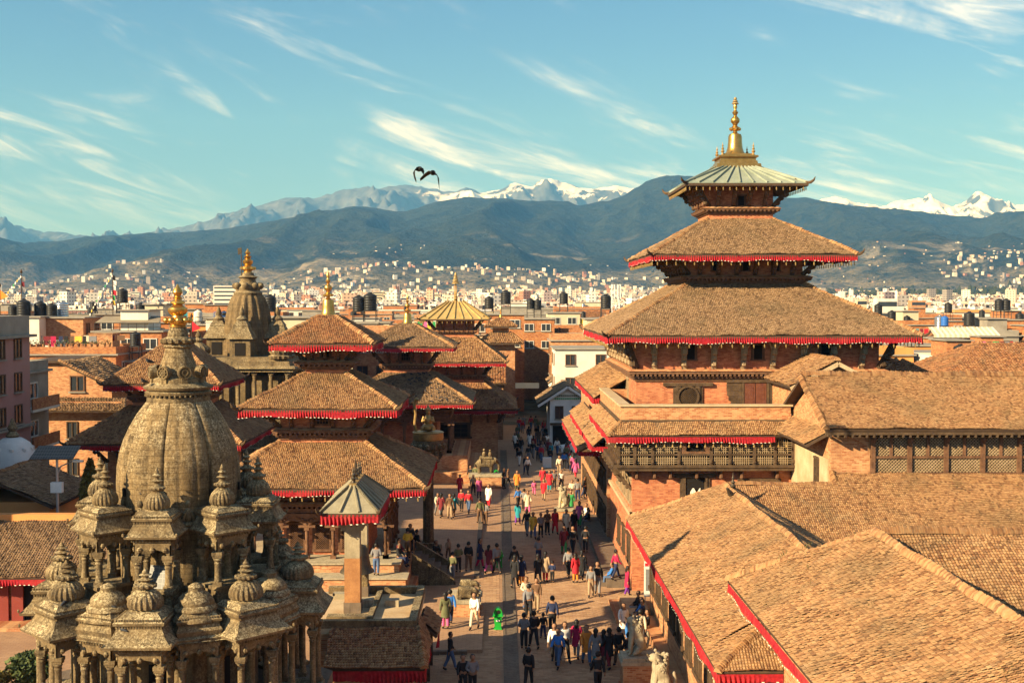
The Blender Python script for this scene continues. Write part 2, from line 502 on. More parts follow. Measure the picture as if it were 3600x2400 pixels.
def tiles(name, parent, quads, du, dv, mat, pick=0, seed=1, tiny=False):
    """tile every slope in quads; the `pick` tiles that show largest are objects of their own, the rest one mesh"""
    rng = np.random.RandomState(seed)
    T, Q = tile_template(du, dv)
    allv, allq, off = [], [], 0
    for qd in quads:
        C, U, W, N = tile_grid(*qd, du, dv, rng)
        if len(C) == 0: continue
        n = len(C)
        wob = 0.022*(np.sin(C[:, 0]*1.9+C[:, 1]*0.7+seed)+np.sin(C[:, 1]*1.6-C[:, 0]*0.5+2*seed)+0.7*np.sin(C[:, 0]*4.1+C[:, 1]*3.3))
        C = C + (wob[:, None]+0.068)*N
        keep = np.ones(n, bool)
        if pick:
            rel = C - np.array([0, 0, EYE])
            u = rel[:, 0]/rel[:, 1]; w = rel[:, 2]/rel[:, 1]
            inside = (u > -0.40) & (u < 0.43) & (w > -0.31)
            facing = ((-rel) @ N) > 0
            d = np.linalg.norm(rel, axis=1) + np.where(inside & facing, 0, 1e6)
            idx = np.argsort(d)[:pick]
            idx = idx[d[idx] < 1e5]
            keep[idx] = False
            pm = bpy.data.meshes.get(name + '_piece')
            if pm is None:
                pm = bpy.data.meshes.new(name + '_piece'); pm.from_pydata([tuple(a) for a in T], [], [tuple(int(i) for i in a) for a in Q]); pm.materials.append(mat)
            R = Matrix((( *U, 0), (*W, 0), (*N, 0), (0,0,0,1))).transposed()
            o0 = ORG[parent.name]
            for i in idx:
                o = bpy.data.objects.new('tile', pm); link(o, parent)
                a = Matrix.Rotation(rng.normal(0, 0.03), 4, 'Z')
                o.matrix_local = Matrix.Translation(Vector(C[i]) - o0) @ R @ a
        C = C[keep]; n = len(C)
        if n == 0: continue
        ang = rng.normal(0, 0.05, n); h = rng.normal(0, 0.07*du, n); sl = rng.normal(0, 0.06*dv, n)
        ca, sa = np.cos(ang)[:, None], np.sin(ang)[:, None]
        tu = T[None, :, 0]*ca - T[None, :, 1]*sa
        tv = T[None, :, 0]*sa + T[None, :, 1]*ca + sl[:, None]
        tn = T[None, :, 2] + h[:, None]
        vv = C[:, None, :] + tu[..., None]*U + tv[..., None]*W + tn[..., None]*N
        allv.append(vv.reshape(-1, 3))
        allq.append((Q[None] + (np.arange(n)*9)[:, None, None] + off).reshape(-1, 4))
        off += n*9
    if not allv: return None
    return mesh_np(name, np.concatenate(allv), np.concatenate(allq), mat, parent, kind='stuff')

def ridge_cap(parent, p0, p1, w=0.32, h=0.2, step=0.14, mat=None, name='ridge_cap', seed=0):
    """a row of overlapping half-round cap tiles along p0-p1"""
    rng = random.Random(seed + int(p0[0]*31 + p0[1]*7))
    p0, p1 = Vector(p0), Vector(p1)
    p0.z += 0.03; p1.z += 0.03
    d = p1 - p0; L = d.length; d.normalize()
    sx = d.cross(Vector((0,0,1))).normalized(); sz = sx.cross(d)
    if sz.z < 0: sz = -sz
    mb = MB()
    n = max(1, int(L/step))
    for i in range(n):
        wv = V(0,0,0.025*math.sin(i*step*1.7)+0.02*math.sin(i*step*0.6+1)+rng.uniform(-0.012,0.012)) + sx*(0.03*math.sin(i*step*0.9))
        a = p0 + d*(L*i/n) + wv; b = p0 + d*(L*(i+1.15)/n) + wv
        ww = w*rng.uniform(0.92, 1.08)/2; hh = h*rng.uniform(0.9, 1.1)
        vs = []
        for p, k in ((a, 1.0), (b, 0.82)):
            for t in (-1.0, -0.6, 0.0, 0.6, 1.0):
                vs.append(p + sx*(ww*t*k) + sz*(hh*k*(1-t*t*0.95) - 0.05))
        mb.add(vs, [(j, j+1, j+6, j+5) for j in range(4)] + [(4,3,2,1,0)])
    return mb.build(name, mat or M['ridge'], parent, kind='stuff')

def fringe(parent, corners, h=0.3, closed=True, mat=None, hem=True, seed=0, step=0.07, tear=0.0):
    """pleated cloth valance hung from the polyline corners"""
    rng = random.Random(seed)
    mb, hb = MB(), MB()
    k = len(corners)
    for i in range(k if closed else k-1):
        a, b = Vector(corners[i]), Vector(corners[(i+1) % k])
        d = b - a; L = d.length
        if L < 0.05: continue
        d.normalize(); nx = Vector((d.y, -d.x, 0))
        n = max(2, int(L/step))
        vs = []; ph = rng.random()*6
        for j in range(n+1):
            s = L*j/n
            amp = 0.045*(0.6 + 0.6*math.sin(s*1.7+ph))
            o = (amp if j % 2 else -amp)
            hh = h*(1 + 0.11*math.sin(s*2.3+ph) + 0.10*math.sin(s*0.9+2*ph) + rng.uniform(-0.07, 0.07))
            p = a + d*s
            vs += [p + V(0,0,0.02), p + nx*(o*0.6) - V(0,0,hh*0.5), p + nx*(o*1.3) - V(0,0,hh)]
            if hem and j < n and j % 3 == 0 and rng.random() < 0.7:
                q = p + nx*(abs(o)*1.5+0.03) - V(0,0,hh)
                hb.add([q - V(0,0,0.012), q + d*0.08 - V(0,0,0.015), q + d*0.08 + V(0,0,0.02), q + V(0,0,0.022)], [(0,1,2,3)])
        mb.add(vs, [(3*j+r, 3*j+3+r, 3*j+4+r, 3*j+1+r) for j in range(n) for r in (0,1)])
    f = mb.build('fringe', mat or M['cloth_red'], parent, smooth=False)
    if hem and hb.v: hb.build('fringe_hem', M['cloth_white'], f, kind='stuff')
    return f
# ---------------------------------------------------------------- terrain, hills, mountains, far town, haze
HILL, FOOT, SNOW = 7000.0, 3500.0, 13000.0
def lattice(seed):
    return np.random.RandomState(seed).rand(256, 256)
def vnoise(x, y, seed=0):
    L = LAT[seed % 4]
    xi, yi = np.floor(x).astype(int), np.floor(y).astype(int)
    fx, fy = x-xi, y-yi
    fx, fy = fx*fx*(3-2*fx), fy*fy*(3-2*fy)
    xi, yi = (xi + 37*seed) & 255, (yi + 91*seed) & 255
    x1, y1 = (xi+1) & 255, (yi+1) & 255
    return (L[xi, yi]*(1-fx)+L[x1, yi]*fx)*(1-fy) + (L[xi, y1]*(1-fx)+L[x1, y1]*fx)*fy
LAT = [lattice(i) for i in range(4)]
def fbm(x, y, oct=5, seed=0, gain=0.5, ridged=False):
    a, s, tot = 1.0, 0.0, 0.0
    for o in range(oct):
        n = vnoise(x*2**o, y*2**o, seed+o)
        if ridged: n = 1 - np.abs(2*n-1)
        s = s + a*n; tot += a; a *= gain
    return s/tot

def crest(pts, D):
    p = np.array(pts, float)
    X = (p[:, 0]*1.5306-1750)/4200*D
    Z = EYE + (1060-p[:, 1]*1.5306)/4200*D
    return X, Z
# skyline of the wooded hills and of the far ranges: bearing (picture x) and height, turned into metres at their distance
HC = crest([(-700,600),(-300,560),(0,546),(60,560),(110,562),(200,546),(300,541),(400,535),(480,530),(560,520),(640,508),(720,490),(800,476),(840,475),(880,482),(930,486),
    (1000,465),(1060,455),(1150,456),(1210,461),(1300,463),(1330,472),(1400,460),(1440,445),(1480,420),(1520,406),(1580,404),(1640,418),(1700,435),(1780,452),(1850,455),(1900,465),
    (1960,475),(2050,485),(2120,486),(2200,496),(2260,501),(2300,490),(2352,484),(2600,470),(3000,520)], HILL)
FC = crest([(-700,560),(-300,530),(0,513),(20,511),(90,526),(160,536),(220,550),(270,553),(320,545),(420,525),(480,510),(540,490),(620,470),(660,459),(720,459),(790,436),(845,425),
    (870,436),(920,425),(960,431),(1010,436),(1060,436),(1100,441),(1150,431),(1180,424),(1225,426),(1240,416),(1265,407),(1290,421),(1330,433),(1380,436),(1420,426),(1455,431),
    (1500,440),(1600,452),(1700,470),(1800,465),(1880,461),(1905,451),(1940,450),(1965,463),(2020,472),(2100,460),(2140,450),(2190,471),(2250,440),(2290,461),(2352,468),(2600,455),(3000,500)], SNOW)

def base_z(y):
    t = np.clip((y-700)/(FOOT-700), 0, 1.4)
    return 42*t**1.25
def terrain_z(x, y):
    z = base_z(y)
    t = np.clip((y-FOOT)/(HILL-FOOT), 0, 1)
    zc = np.interp(x*HILL/np.maximum(y, 2000.0), HC[0], HC[1])
    wx = x + 400*fbm(x/1400, y/1400, 3, 2)
    rid = fbm(wx/700, y/2000, 6, 1, 0.5, True) - 0.62
    knoll = fbm(x/700, y/700, 4, 3) - 0.5
    up = t**1.15*(1 - 0.12*np.sin(math.pi*t))
    back = np.clip((y-HILL)/2200, 0, 1)
    z = z + (zc - z)*up*(1-0.6*back)
    env = np.clip(t*6, 0, 1)*np.clip((1-t)*5, 0.05, 1)
    z = z + env*(400*rid*(0.35+0.65*t) + 185*knoll*np.clip(1-t, 0, 1))
    fine = fbm(x/46, y/46, 4, 0)-0.5
    z = z + np.clip(t*8, 0, 1)*17*fine
    return np.where(y < FOOT, base_z(y), np.maximum(z, base_z(y)*0.9))

def grid_mesh(name, xs, ys, zf, mat, kind='structure'):
    X, Y = np.meshgrid(xs, ys)
    Z = zf(X, Y)
    v = np.stack([X, Y, Z], -1).reshape(-1, 3)
    nx, ny = len(xs), len(ys)
    i = np.arange(nx-1); j = np.arange(ny-1)
    a = (j[:, None]*nx + i[None]).ravel()
    q = np.stack([a, a+1, a+nx+1, a+nx], -1)
    return mesh_np(name, v, q, mat, smooth=True, kind=kind)

def m_terrain():
    t = NT('valley and forest'); p = t.pos()
    sp = t.new('ShaderNodeSeparateXYZ'); t.l.new(p, sp.inputs[0])
    a = t.noise(p, 0.0011, 7, 0.6, 0.4); b = t.noise(p, 0.012, 6, 0.7); c = t.noise(p, 0.06, 3, 0.7)
    forest = t.mix(t.maprange(t.math('ADD', t.math('MULTIPLY', b, 0.8), t.math('MULTIPLY', c, 0.9)), 0.68, 1.02), (0.004,0.010,0.006), (0.040,0.048,0.022))
    t.bump(t.math('ADD', b, t.math('MULTIPLY', c, 0.35)), 1.0, 26.0)
    fields = t.mix(t.maprange(t.math('ADD', t.math('MULTIPLY', b, 0.6), t.math('MULTIPLY', c, 0.5)), 0.45, 0.68), (0.03,0.04,0.02), (0.27,0.22,0.14))
    hgt = t.math('ADD', t.maprange(sp.outputs['Z'], 30, 330), t.math('MULTIPLY', t.math('SUBTRACT', a, 0.5), 2.0))
    col = t.mix(t.maprange(hgt, 0.22, 0.42), fields, forest)
    slip = t.noise(p, 0.0035, 8, 0.68, 0.6)
    lowm = t.maprange(sp.outputs['Z'], 370, 90)
    col = t.mix(t.math('MULTIPLY', t.maprange(slip, 0.57, 0.66), lowm), col, (0.34,0.29,0.21))
    return t.done(col, 0.95, 0, 0.1)
def m_snow():
    t = NT('rock and snow'); p = t.pos()
    sp = t.new('ShaderNodeSeparateXYZ'); t.l.new(p, sp.inputs[0])
    g = t.new('ShaderNodeNewGeometry'); sn = t.new('ShaderNodeSeparateXYZ'); t.l.new(g.outputs['Normal'], sn.inputs[0])
    a = t.noise(p, 0.0016, 8, 0.62); b = t.noise(p, 0.006, 5, 0.7)
    rock = t.mix(t.maprange(b, 0.35, 0.65), (0.045,0.06,0.09), (0.13,0.15,0.18))
    line = t.math('ADD', t.maprange(sp.outputs['Z'], 1560, 1990), t.math('MULTIPLY', t.math('SUBTRACT', a, 0.5), 2.4))
    east = t.maprange(sp.outputs['X'], -2100, -150)
    line = t.math('ADD', line, t.math('MULTIPLY', t.math('SUBTRACT', east, 1.0), 0.9))
    far = t.maprange(sp.outputs['X'], 1080, 2500, 0.0, 0.22)
    line = t.math('ADD', line, far)
    line = t.math('ADD', line, t.math('MULTIPLY', t.math('SUBTRACT', sn.outputs['Z'], 0.75), 1.2))
    col = t.mix(t.maprange(line, 0.12, 0.30), rock, (0.93,0.92,0.90))
    return t.done(col, 0.8, 0, 0.1)

ys = np.concatenate([np.linspace(-300, 700, 12), np.linspace(900, FOOT-150, 24), np.linspace(FOOT, HILL+150, 240), np.linspace(HILL+300, HILL+2200, 20)])
grid_mesh('terrain', np.linspace(-5400, 5400, 520), ys, lambda x, y: terrain_z(x, y) - 0.08*(y < 800), m_terrain())
def snow_z(x, y):
    t = np.clip((y-(SNOW-3000))/3000, 0, 1)
    zc = np.interp(x*SNOW/y, FC[0], FC[1])
    rid = fbm((x+220*fbm(x/650, y/650, 3, 1))/500, y/1080, 6, 2, 0.55, True) - 0.62
    back = np.clip((y-SNOW)/1800, 0, 1)
    fine = fbm(x/150, y/210, 5, 3, 0.55, True) - 0.6
    return 220 + (zc-220)*t**0.9*(1-0.5*back) + rid*(620*np.clip((1-t)*3, 0.13, 1)) + fine*150*np.clip((1-t)*4, 0.35, 1)
grid_mesh('mountains', np.linspace(-8400, 8400, 760), np.concatenate([np.linspace(SNOW-3000, SNOW, 90), np.linspace(SNOW+150, SNOW+1800, 12)]), snow_z, m_snow())

# ---- the far town: too many and too small to count, one mass of houses and one of trees
def m_island(name, stops, rough=0.8):
    t = NT(name)
    g = t.new('ShaderNodeNewGeometry')
    col = t.ramp(g.outputs['Random Per Island'], stops, 'CONSTANT')
    uv, p = wall_uv(t)
    br = t.new('ShaderNodeTexBrick'); t.l.new(uv, br.inputs['Vector'])   # rows of windows on far facades
    br.offset = 0.0
    br.inputs['Scale'].default_value = 1.0; br.inputs['Mortar Size'].default_value = 0.85
    br.inputs['Brick Width'].default_value = 3.1; br.inputs['Row Height'].default_value = 2.9; br.inputs['Mortar Smooth'].default_value = 0.0
    br.inputs['Color1'].default_value = (0.10,0.10,0.11,1); br.inputs['Color2'].default_value = (0.16,0.14,0.12,1); br.inputs['Mortar'].default_value = (1,1,1,1)
    sn = t.new('ShaderNodeSeparateXYZ'); t.l.new(g.outputs['Normal'], sn.inputs[0])
    vert = t.math('LESS_THAN', t.math('ABSOLUTE', sn.outputs['Z']), 0.5)
    col2 = t.mix(t.math('MULTIPLY', vert, 0.85), col, br.outputs['Color'], 'MULTIPLY')
    return t.done(col2, rough)
FARCOL = [(0.0,(0.72,0.66,0.56)),(0.22,(0.60,0.50,0.40)),(0.36,(0.80,0.77,0.72)),(0.52,(0.40,0.20,0.13)),(0.62,(0.55,0.46,0.36)),(0.72,(0.66,0.44,0.30)),(0.80,(0.30,0.27,0.25)),(0.88,(0.78,0.70,0.58)),(0.96,(0.50,0.38,0.34))]
def boxes_np(x, y, z, wx, wy, h, rot):
    n = len(x)
    c = np.array([(-1,-1),(1,-1),(1,1),(-1,1)])*0.5
    px = c[None,:,0]*wx[:,None]; py = c[None,:,1]*wy[:,None]
    cr, sr = np.cos(rot)[:,None], np.sin(rot)[:,None]
    gx = x[:,None]+px*cr-py*sr; gy = y[:,None]+px*sr+py*cr
    lo = np.stack([gx, gy, np.repeat((z-6)[:,None],4,1)], -1); hi = np.stack([gx, gy, np.repeat((z+h)[:,None],4,1)], -1)
    v = np.concatenate([lo, hi], 1).reshape(-1, 3)
    q = np.array([(4,5,6,7),(0,1,5,4),(1,2,6,5),(2,3,7,6),(3,0,4,7)])
    f = (q[None] + (np.arange(n)*8)[:,None,None]).reshape(-1,4)
    return v, f
rs = np.random.RandomState(5)
n = 9500
yy = np.exp(rs.uniform(math.log(520), math.log(4200), n))
xx = yy*rs.uniform(-0.52, 0.56, n)
dens = fbm(xx/420+9, yy/600, 3, 1)
kp = dens > 0.40
xx, yy = xx[kp], yy[kp]; n = len(xx)
hh = rs.uniform(5, 12, n) + (rs.rand(n) < 0.05)*rs.uniform(4, 14, n)
hh = np.where(yy < 900, np.minimum(hh, 11.5), hh)
zz = terrain_z(xx, yy)
rot1 = rs.uniform(-0.5, 0.5, n)
hh = np.where(yy < 1300, hh*rs.uniform(0.75, 1.05, n), hh)
v1, f1 = boxes_np(xx, yy, zz, rs.uniform(6, 13, n), rs.uniform(6, 13, n), hh, rot1)
near = np.where(yy < 2000)[0]
pk = near[rs.rand(len(near)) < 0.75]                       # stair rooms and sheds on the nearer roofs
v3, f3 = boxes_np(xx[pk]+rs.uniform(-2.5, 2.5, len(pk)), yy[pk]+rs.uniform(-2, 2, len(pk)), zz[pk]+hh[pk]+5.9, rs.uniform(2, 5, len(pk)), rs.uniform(2, 4, len(pk)), rs.uniform(-4.2, -3.0, len(pk)), rot1[pk])
pk = near[rs.rand(len(near)) < 0.8]
v4, f4 = boxes_np(xx[pk]+rs.uniform(-3, 3, len(pk)), yy[pk]+rs.uniform(-3, 1, len(pk)), zz[pk]+hh[pk]+6, np.full(len(pk), 1.4), np.full(len(pk), 1.4), np.full(len(pk), -4.3), rot1[pk])
# hill villages, gathered on the lower slopes
nh = 480
cx_ = np.where(rs.rand(42) < 0.7, rs.uniform(300, 3600, 42), rs.uniform(-3200, 300, 42)); cy_ = rs.uniform(3550, 4700, 42)
k = rs.randint(0, 42, nh)
xh = cx_[k] + rs.normal(0, 150, nh); yh = cy_[k] + rs.normal(0, 240, nh)
zh = terrain_z(xh, yh)
kp = zh < 260; xh, yh, zh = xh[kp], yh[kp], zh[kp]
v2, f2 = boxes_np(xh, yh, zh, rs.uniform(3, 7, len(xh)), rs.uniform(3, 6, len(xh)), rs.uniform(2, 4, len(xh)), rs.uniform(-0.6, 0.6, len(xh)))
o = mesh_np('far_town', np.concatenate([v1, v2, v3]), np.concatenate([f1, f2+len(v1), f3+len(v1)+len(v2)]), m_island('far town walls', FARCOL), kind='stuff')
tag(o, 'pale mass of small houses spread over the valley floor below the wooded hills', 'town')

o = mesh_np('far_tanks', v4, f4, m_plain('far black tanks', (0.02,0.02,0.02), 0.5), kind='stuff')
tag(o, 'black specks of water tanks over the far flat roofs', 'water tanks')

def blob_mesh(pts, rad, seed=0):
    bm = bmesh.new(); bmesh.ops.create_icosphere(bm, subdivisions=1, radius=1)
    tv = np.array([v.co for v in bm.verts]); tf = np.array([[v.index for v in f.verts] for f in bm.faces]); bm.free()
    r_ = np.random.RandomState(seed)
    n = len(pts)
    vv = tv[None]*rad[:,None,:]*(1+r_.normal(0, 0.18, (n, len(tv)))[...,None]) + pts[:,None,:]
    return vv.reshape(-1,3), (tf[None]+(np.arange(n)*len(tv))[:,None,None]).reshape(-1,3)
n = 5200
yy = np.exp(rs.uniform(math.log(560), math.log(4300), n)); xx = yy*rs.uniform(-0.52, 0.56, n)
dens = fbm(xx/300+3, yy/420+5, 4, 2)
kp = dens > 0.545
xx, yy = xx[kp], yy[kp]
# the dark wood that rises on the right of the valley
nw = 900
xw = rs.uniform(560, 1500, nw); yw = rs.uniform(2150, 2800, nw)
xx = np.concatenate([xx, xw]); yy = np.concatenate([yy, yw])
zz = terrain_z(xx, yy); n = len(xx)
hgt = rs.uniform(3.5, 8, n) + np.where(np.arange(n) >= n-nw, rs.uniform(4, 22, n)*np.clip((xx-500)/700, 0.3, 1), 0)
rad = np.stack([rs.uniform(3, 7, n), rs.uniform(3, 7, n), hgt*0.6], -1)
v, f = blob_mesh(np.stack([xx, yy, zz+hgt*0.5], -1), rad, 2)
o = mesh_np('far_trees', v, f, m_rough('far foliage', (0.02,0.030,0.013), (0.05,0.06,0.025), 0.05, 0.0), kind='stuff')
tag(o, 'dark tree clumps scattered between the pale houses of the valley', 'trees')

# ---- haze
def haze_box():
    t = NT('haze'); t.n.remove(t.b)
    v = t.new('ShaderNodeVolumePrincipled')
    v.inputs['Color'].default_value = (0.13, 0.42, 1.0, 1)
    v.inputs['Absorption Color'].default_value = (1, 1, 1, 1)
    v.inputs['Density'].default_value = HAZE
    v.inputs['Anisotropy'].default_value = 0.0
    t.l.new(v.outputs[0], t.n['Material Output'].inputs['Volume'])
    mb = MB(); mb.box(-11000, -1200, -12, 11000, SNOW+2400, 2330)
    o = mb.build('haze', t.mat, kind='stuff')
    return tag(o, 'pale blue haze filling the valley in front of the mountains', 'haze')
HAZE = 8.5e-5
haze_box()
# ---------------------------------------------------------------- pagoda temples
def finial(parent, cx, cy, z, s, mat=None, style='bell', name='finial'):
    """gilded pinnacle: bell, lotus ring, pot and tip; s is the bell's base radius"""
    mat = mat or M['gold']
    mb = MB()
    if style == 'bell':
        prof = [(1.0,0),(1.02,0.12),(0.86,0.3),(0.74,0.7),(0.68,1.2),(0.66,1.75),(0.58,2.0),(0.3,2.1),(0.2,2.2),(0.22,2.35),(0.46,2.45),(0.5,2.6),(0.3,2.75),(0.2,2.85),
                (0.24,3.0),(0.42,3.2),(0.44,3.45),(0.28,3.65),(0.14,3.8),(0.2,3.95),(0.3,4.1),(0.16,4.3),(0.12,4.4),(0.2,4.6),(0.17,4.85),(0.07,5.1),(0.01,5.3)]
    else:
        prof = [(0.5,0),(0.3,0.2),(0.22,0.5),(0.35,0.7),(0.5,0.9),(0.3,1.1),(0.2,1.3),(0.38,1.5),(0.2,1.75),(0.12,2.0),(0.24,2.2),(0.1,2.5),(0.02,3.1)]
    mb.lathe(cx, cy, [(r*s, z + h*s) for r, h in prof], 16)
    for i in range(8 if style == 'bell' else 0):        # lotus petals round the neck
        t = math.tau*i/8
        mb.ball((cx+0.44*s*math.cos(t), cy+0.44*s*math.sin(t), z+2.52*s), 0.17*s, n=6)
    return mb.build(name, mat, parent, smooth=True)

def slopes(cx, cy, wx0, wy0, z0, wx1, wy1, z1):
    e = [(cx-wx0,cy-wy0,z0),(cx+wx0,cy-wy0,z0),(cx+wx0,cy+wy0,z0),(cx-wx0,cy+wy0,z0)]
    t = [(cx-wx1,cy-wy1,z1),(cx+wx1,cy-wy1,z1),(cx+wx1,cy+wy1,z1),(cx-wx1,cy+wy1,z1)]
    return e, t, [(e[i], e[(i+1) % 4], t[(i+1) % 4], t[i]) for i in range(4)]

def hip_roof(root, cx, cy, we, he, wt, ht, mat='tile', du=0.17, dv=0.2, fr=0.3, faces=(0,1,3), horns=True, seed=1, caps=True, pick=0, bells=0.0, th=0.14, capmat=None):
    wx0, wy0 = we; wx1, wy1 = wt
    e, t, q = slopes(cx, cy, wx0, wy0, he, wx1, wy1, ht)
    mb = MB()
    mb.hexa(e, t)
    # hollow underside: boards parallel to the slope
    lo = [(x, y, z-th) for x, y, z in e]
    mb.v, mb.f, mb.m = [], [], []
    ti = [(x, y, z-th) for x, y, z in t]
    mb.add(e+t+lo+ti, [(0,1,5,4),(1,2,6,5),(2,3,7,6),(3,0,4,7),(9,8,12,13),(10,9,13,14),(11,10,14,15),(8,11,15,12),(0,8,9,1),(1,9,10,2),(2,10,11,3),(3,11,8,0),(4,5,6,7)])
    roof = mb.build('roof', M['deck'], root)
    if mat:
        tiles('tile_cover', roof, [q[i] for i in faces], du, dv, M[mat], seed=seed, pick=pick)
    if caps:
        for i in range(4):
            ridge_cap(roof, e[i], t[i], 0.34, 0.24, 0.17, capmat, seed=seed+i)
    if horns:
        for i in range(4):
            d = Vector((e[i][0]-cx, e[i][1]-cy, 0)).normalized()
            p = Vector(e[i])
            hb = MB(); k = 0.9 if wx0 > 3.5 else 0.6
            hb.path([p - d*0.2*k + V(0,0,0.05), p + d*0.15*k + V(0,0,0.06*k), p + d*0.4*k + V(0,0,0.2*k), p + d*0.52*k + V(0,0,0.42*k)], [0.12*k, 0.11*k, 0.08*k, 0.02*k], 6)
            hb.build('corner_horn', M['wood'], roof, smooth=True)
    if fr:
        fringe(root, [(x, y, z-0.06) for x, y, z in e], fr, seed=seed)
    if bells:
        bb = MB()
        for i in (0, 1, 3):
            a, b = Vector(e[i]), Vector(e[(i+1) % 4]); L = (b-a).length
            k = int(L/bells)
            for j in range(k):
                p = a + (b-a)*((j+0.5)/k); p = p + (V(cx,cy,p.z)-p).normalized()*0.12
                z = p.z - (fr or 0.1) - 0.12
                bb.tube((p.x,p.y,z+0.14), (p.x,p.y,z), 0.012, 0.012, 4)
                bb.lathe(p.x, p.y, [(0.05,z-0.12),(0.035,z-0.06),(0.02,z)], 6)
                bb.box(p.x-0.03,p.y-0.006,z-0.21,p.x+0.03,p.y+0.006,z-0.13)
        bb.build('wind_bell_row', M['gold_dull'], root, kind='stuff')
    return roof

def strut(root, p0, p1, w=0.22, mat='wood_red', seed=0):
    """carved timber bracket from the wall (p0) up and out to the eave (p1)"""
    rng = random.Random(seed)
    p0, p1 = Vector(p0), Vector(p1); d = p1-p0
    mb = MB()
    mb.bar(p0, p1, w, w*0.7)
    hx = Vector((d.x, d.y, 0))
    side = hx.normalized() if hx.length > 1e-4 else V(0,-1,0)
    for k, r in ((0.15,0.62),(0.32,0.5),(0.48,0.74),(0.60,0.46),(0.74,0.6),(0.86,0.42)):
        c = p0 + d*k + side*(w*0.35) - V(0,0,w*0.1)
        mb.ball(c, w*r, w*r, w*r*1.15, 6)
    lat = V(-side.y, side.x, 0)
    for s in (-1, 1):
        mb.bar(p0+d*0.5+lat*s*w*0.3, p0+d*0.72+lat*s*w*1.0+side*w*0.3, w*0.3, w*0.3)
    return mb.build('strut', M[mat], root, smooth=True)

def cornice(root, cx, cy, wx, wy, z, h=0.5, out=0.35, top='brick_old', dent='wood_red', name='cornice'):
    """stepped moulding with a row of carved block ends below it"""
    mb = MB()
    for k, (o_, z0, z1) in enumerate(((0.25,0,0.3),(0.6,0.3,0.5),(1.0,0.72,1.0))):
        mb.frus(cx, cy, wx+out*o_, wy+out*o_, z+h*z0, wx+out*o_, wy+out*o_, z+h*z1)
    c = mb.build(name, M[dent], root)
    tb = MB(); tb.frus(cx, cy, wx+out*1.15, wy+out*1.15, z+h+0.003, wx+out*0.6, wy+out*0.6, z+h+0.11)
    tb.build('coping', M[top], c)
    db = MB()
    s = 0.26
    for (ax, w_, oth) in (('x', wx, wy), ('y', wy, wx)):
        L = 2*(w_+out*0.8); n = int(L/s)
        for i in range(n):
            u = -L/2 + (i+0.5)*L/n
            for sg in (-1, 1):
                if ax == 'x': db.cbox(cx+u, cy+sg*(oth+out*0.72), z+h*0.5, s*0.5, out*0.5, h*0.22)
                else: db.cbox(cx+sg*(oth+out*0.72), cy+u, z+h*0.5, out*0.5, s*0.5, h*0.22)
    db.build('carved_block_row', M[dent], c, kind='stuff')
    return c

def window(root, x, z, w, h, y, mat='wood_red', face='S', kind='lattice', wing=0.35, depth=0.1, name='window'):
    """timber window set on a wall; face S (towards -y) at y, or W (towards -x) with y the wall's x and x the position along it"""
    def P(u, d, zz):      # u along the wall, d out of the wall
        return (u, y-d, zz) if face == 'S' else (y-d, u, zz)
    def bx(mb, u0, u1, d0, d1, z0, z1):
        a, b = P(u0, d1, z0), P(u1, d0, z1)
        mb.box(min(a[0],b[0]), min(a[1],b[1]), z0, max(a[0],b[0]), max(a[1],b[1]), z1)
    f = MB(); t = min(0.16, w*0.16)
    bx(f, x-w/2-t, x-w/2, 0, depth, z, z+h); bx(f, x+w/2, x+w/2+t, 0, depth, z, z+h)
    bx(f, x-w/2-t-wing, x+w/2+t+wing, 0, depth*1.25, z+h, z+h+t*1.2)
    bx(f, x-w/2-t-wing, x+w/2+t+wing, 0, depth*1.25, z-t*1.2, z)
    bx(f, x-w/2-t*1.9, x+w/2+t*1.9, 0, depth*0.6, z-t*0.6, z+h+t*0.6)
    o = f.build(name, M[mat], root)
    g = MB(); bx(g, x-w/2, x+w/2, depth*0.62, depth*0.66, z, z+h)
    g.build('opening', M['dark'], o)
    if kind == 'lattice':
        l = MB(); n = max(4, int((w+h)/0.11)); r = 0.012
        for i in range(1, n):
            s = (w+h)*i/n
            for flip in (0, 1):
                u0, z0 = (s, 0.0) if s <= w else (w, s-w)
                u1, z1 = (0.0, s) if s <= h else (s-h, h)
                if flip: u0, u1 = w-u0, w-u1
                l.bar(P(x-w/2+u0, depth*0.8, z+z0), P(x-w/2+u1, depth*0.8, z+z1), 0.022, 0.022)
        l.build('lattice', M[mat], o, kind='stuff')
    elif kind == 'door':
        l = MB()
        for s in (-1, 1):
            bx(l, x+(0.02 if s > 0 else -w/2+0.02), x+(w/2-0.02 if s > 0 else -0.02), depth*0.66, depth*0.85, z+0.02, z+h-0.02)
            for zz in (0.12, 0.55):
                bx(l, x+s*w*0.25-w*0.15, x+s*w*0.25+w*0.15, depth*0.85, depth*0.95, z+h*zz, z+h*(zz+0.33))
        l.build('door_leaf', M['door_red'], o)
    elif kind == 'bars':
        l = MB()
        for i in range(1, 4): bx(l, x-w/2+w*i/4-0.02, x-w/2+w*i/4+0.02, depth*0.7, depth*0.85, z, z+h)
        for i in range(1, 3): bx(l, x-w/2, x+w/2, depth*0.7, depth*0.82, z+h*i/3-0.02, z+h*i/3+0.02)
        l.build('window_bar', M[mat], o)
    return o

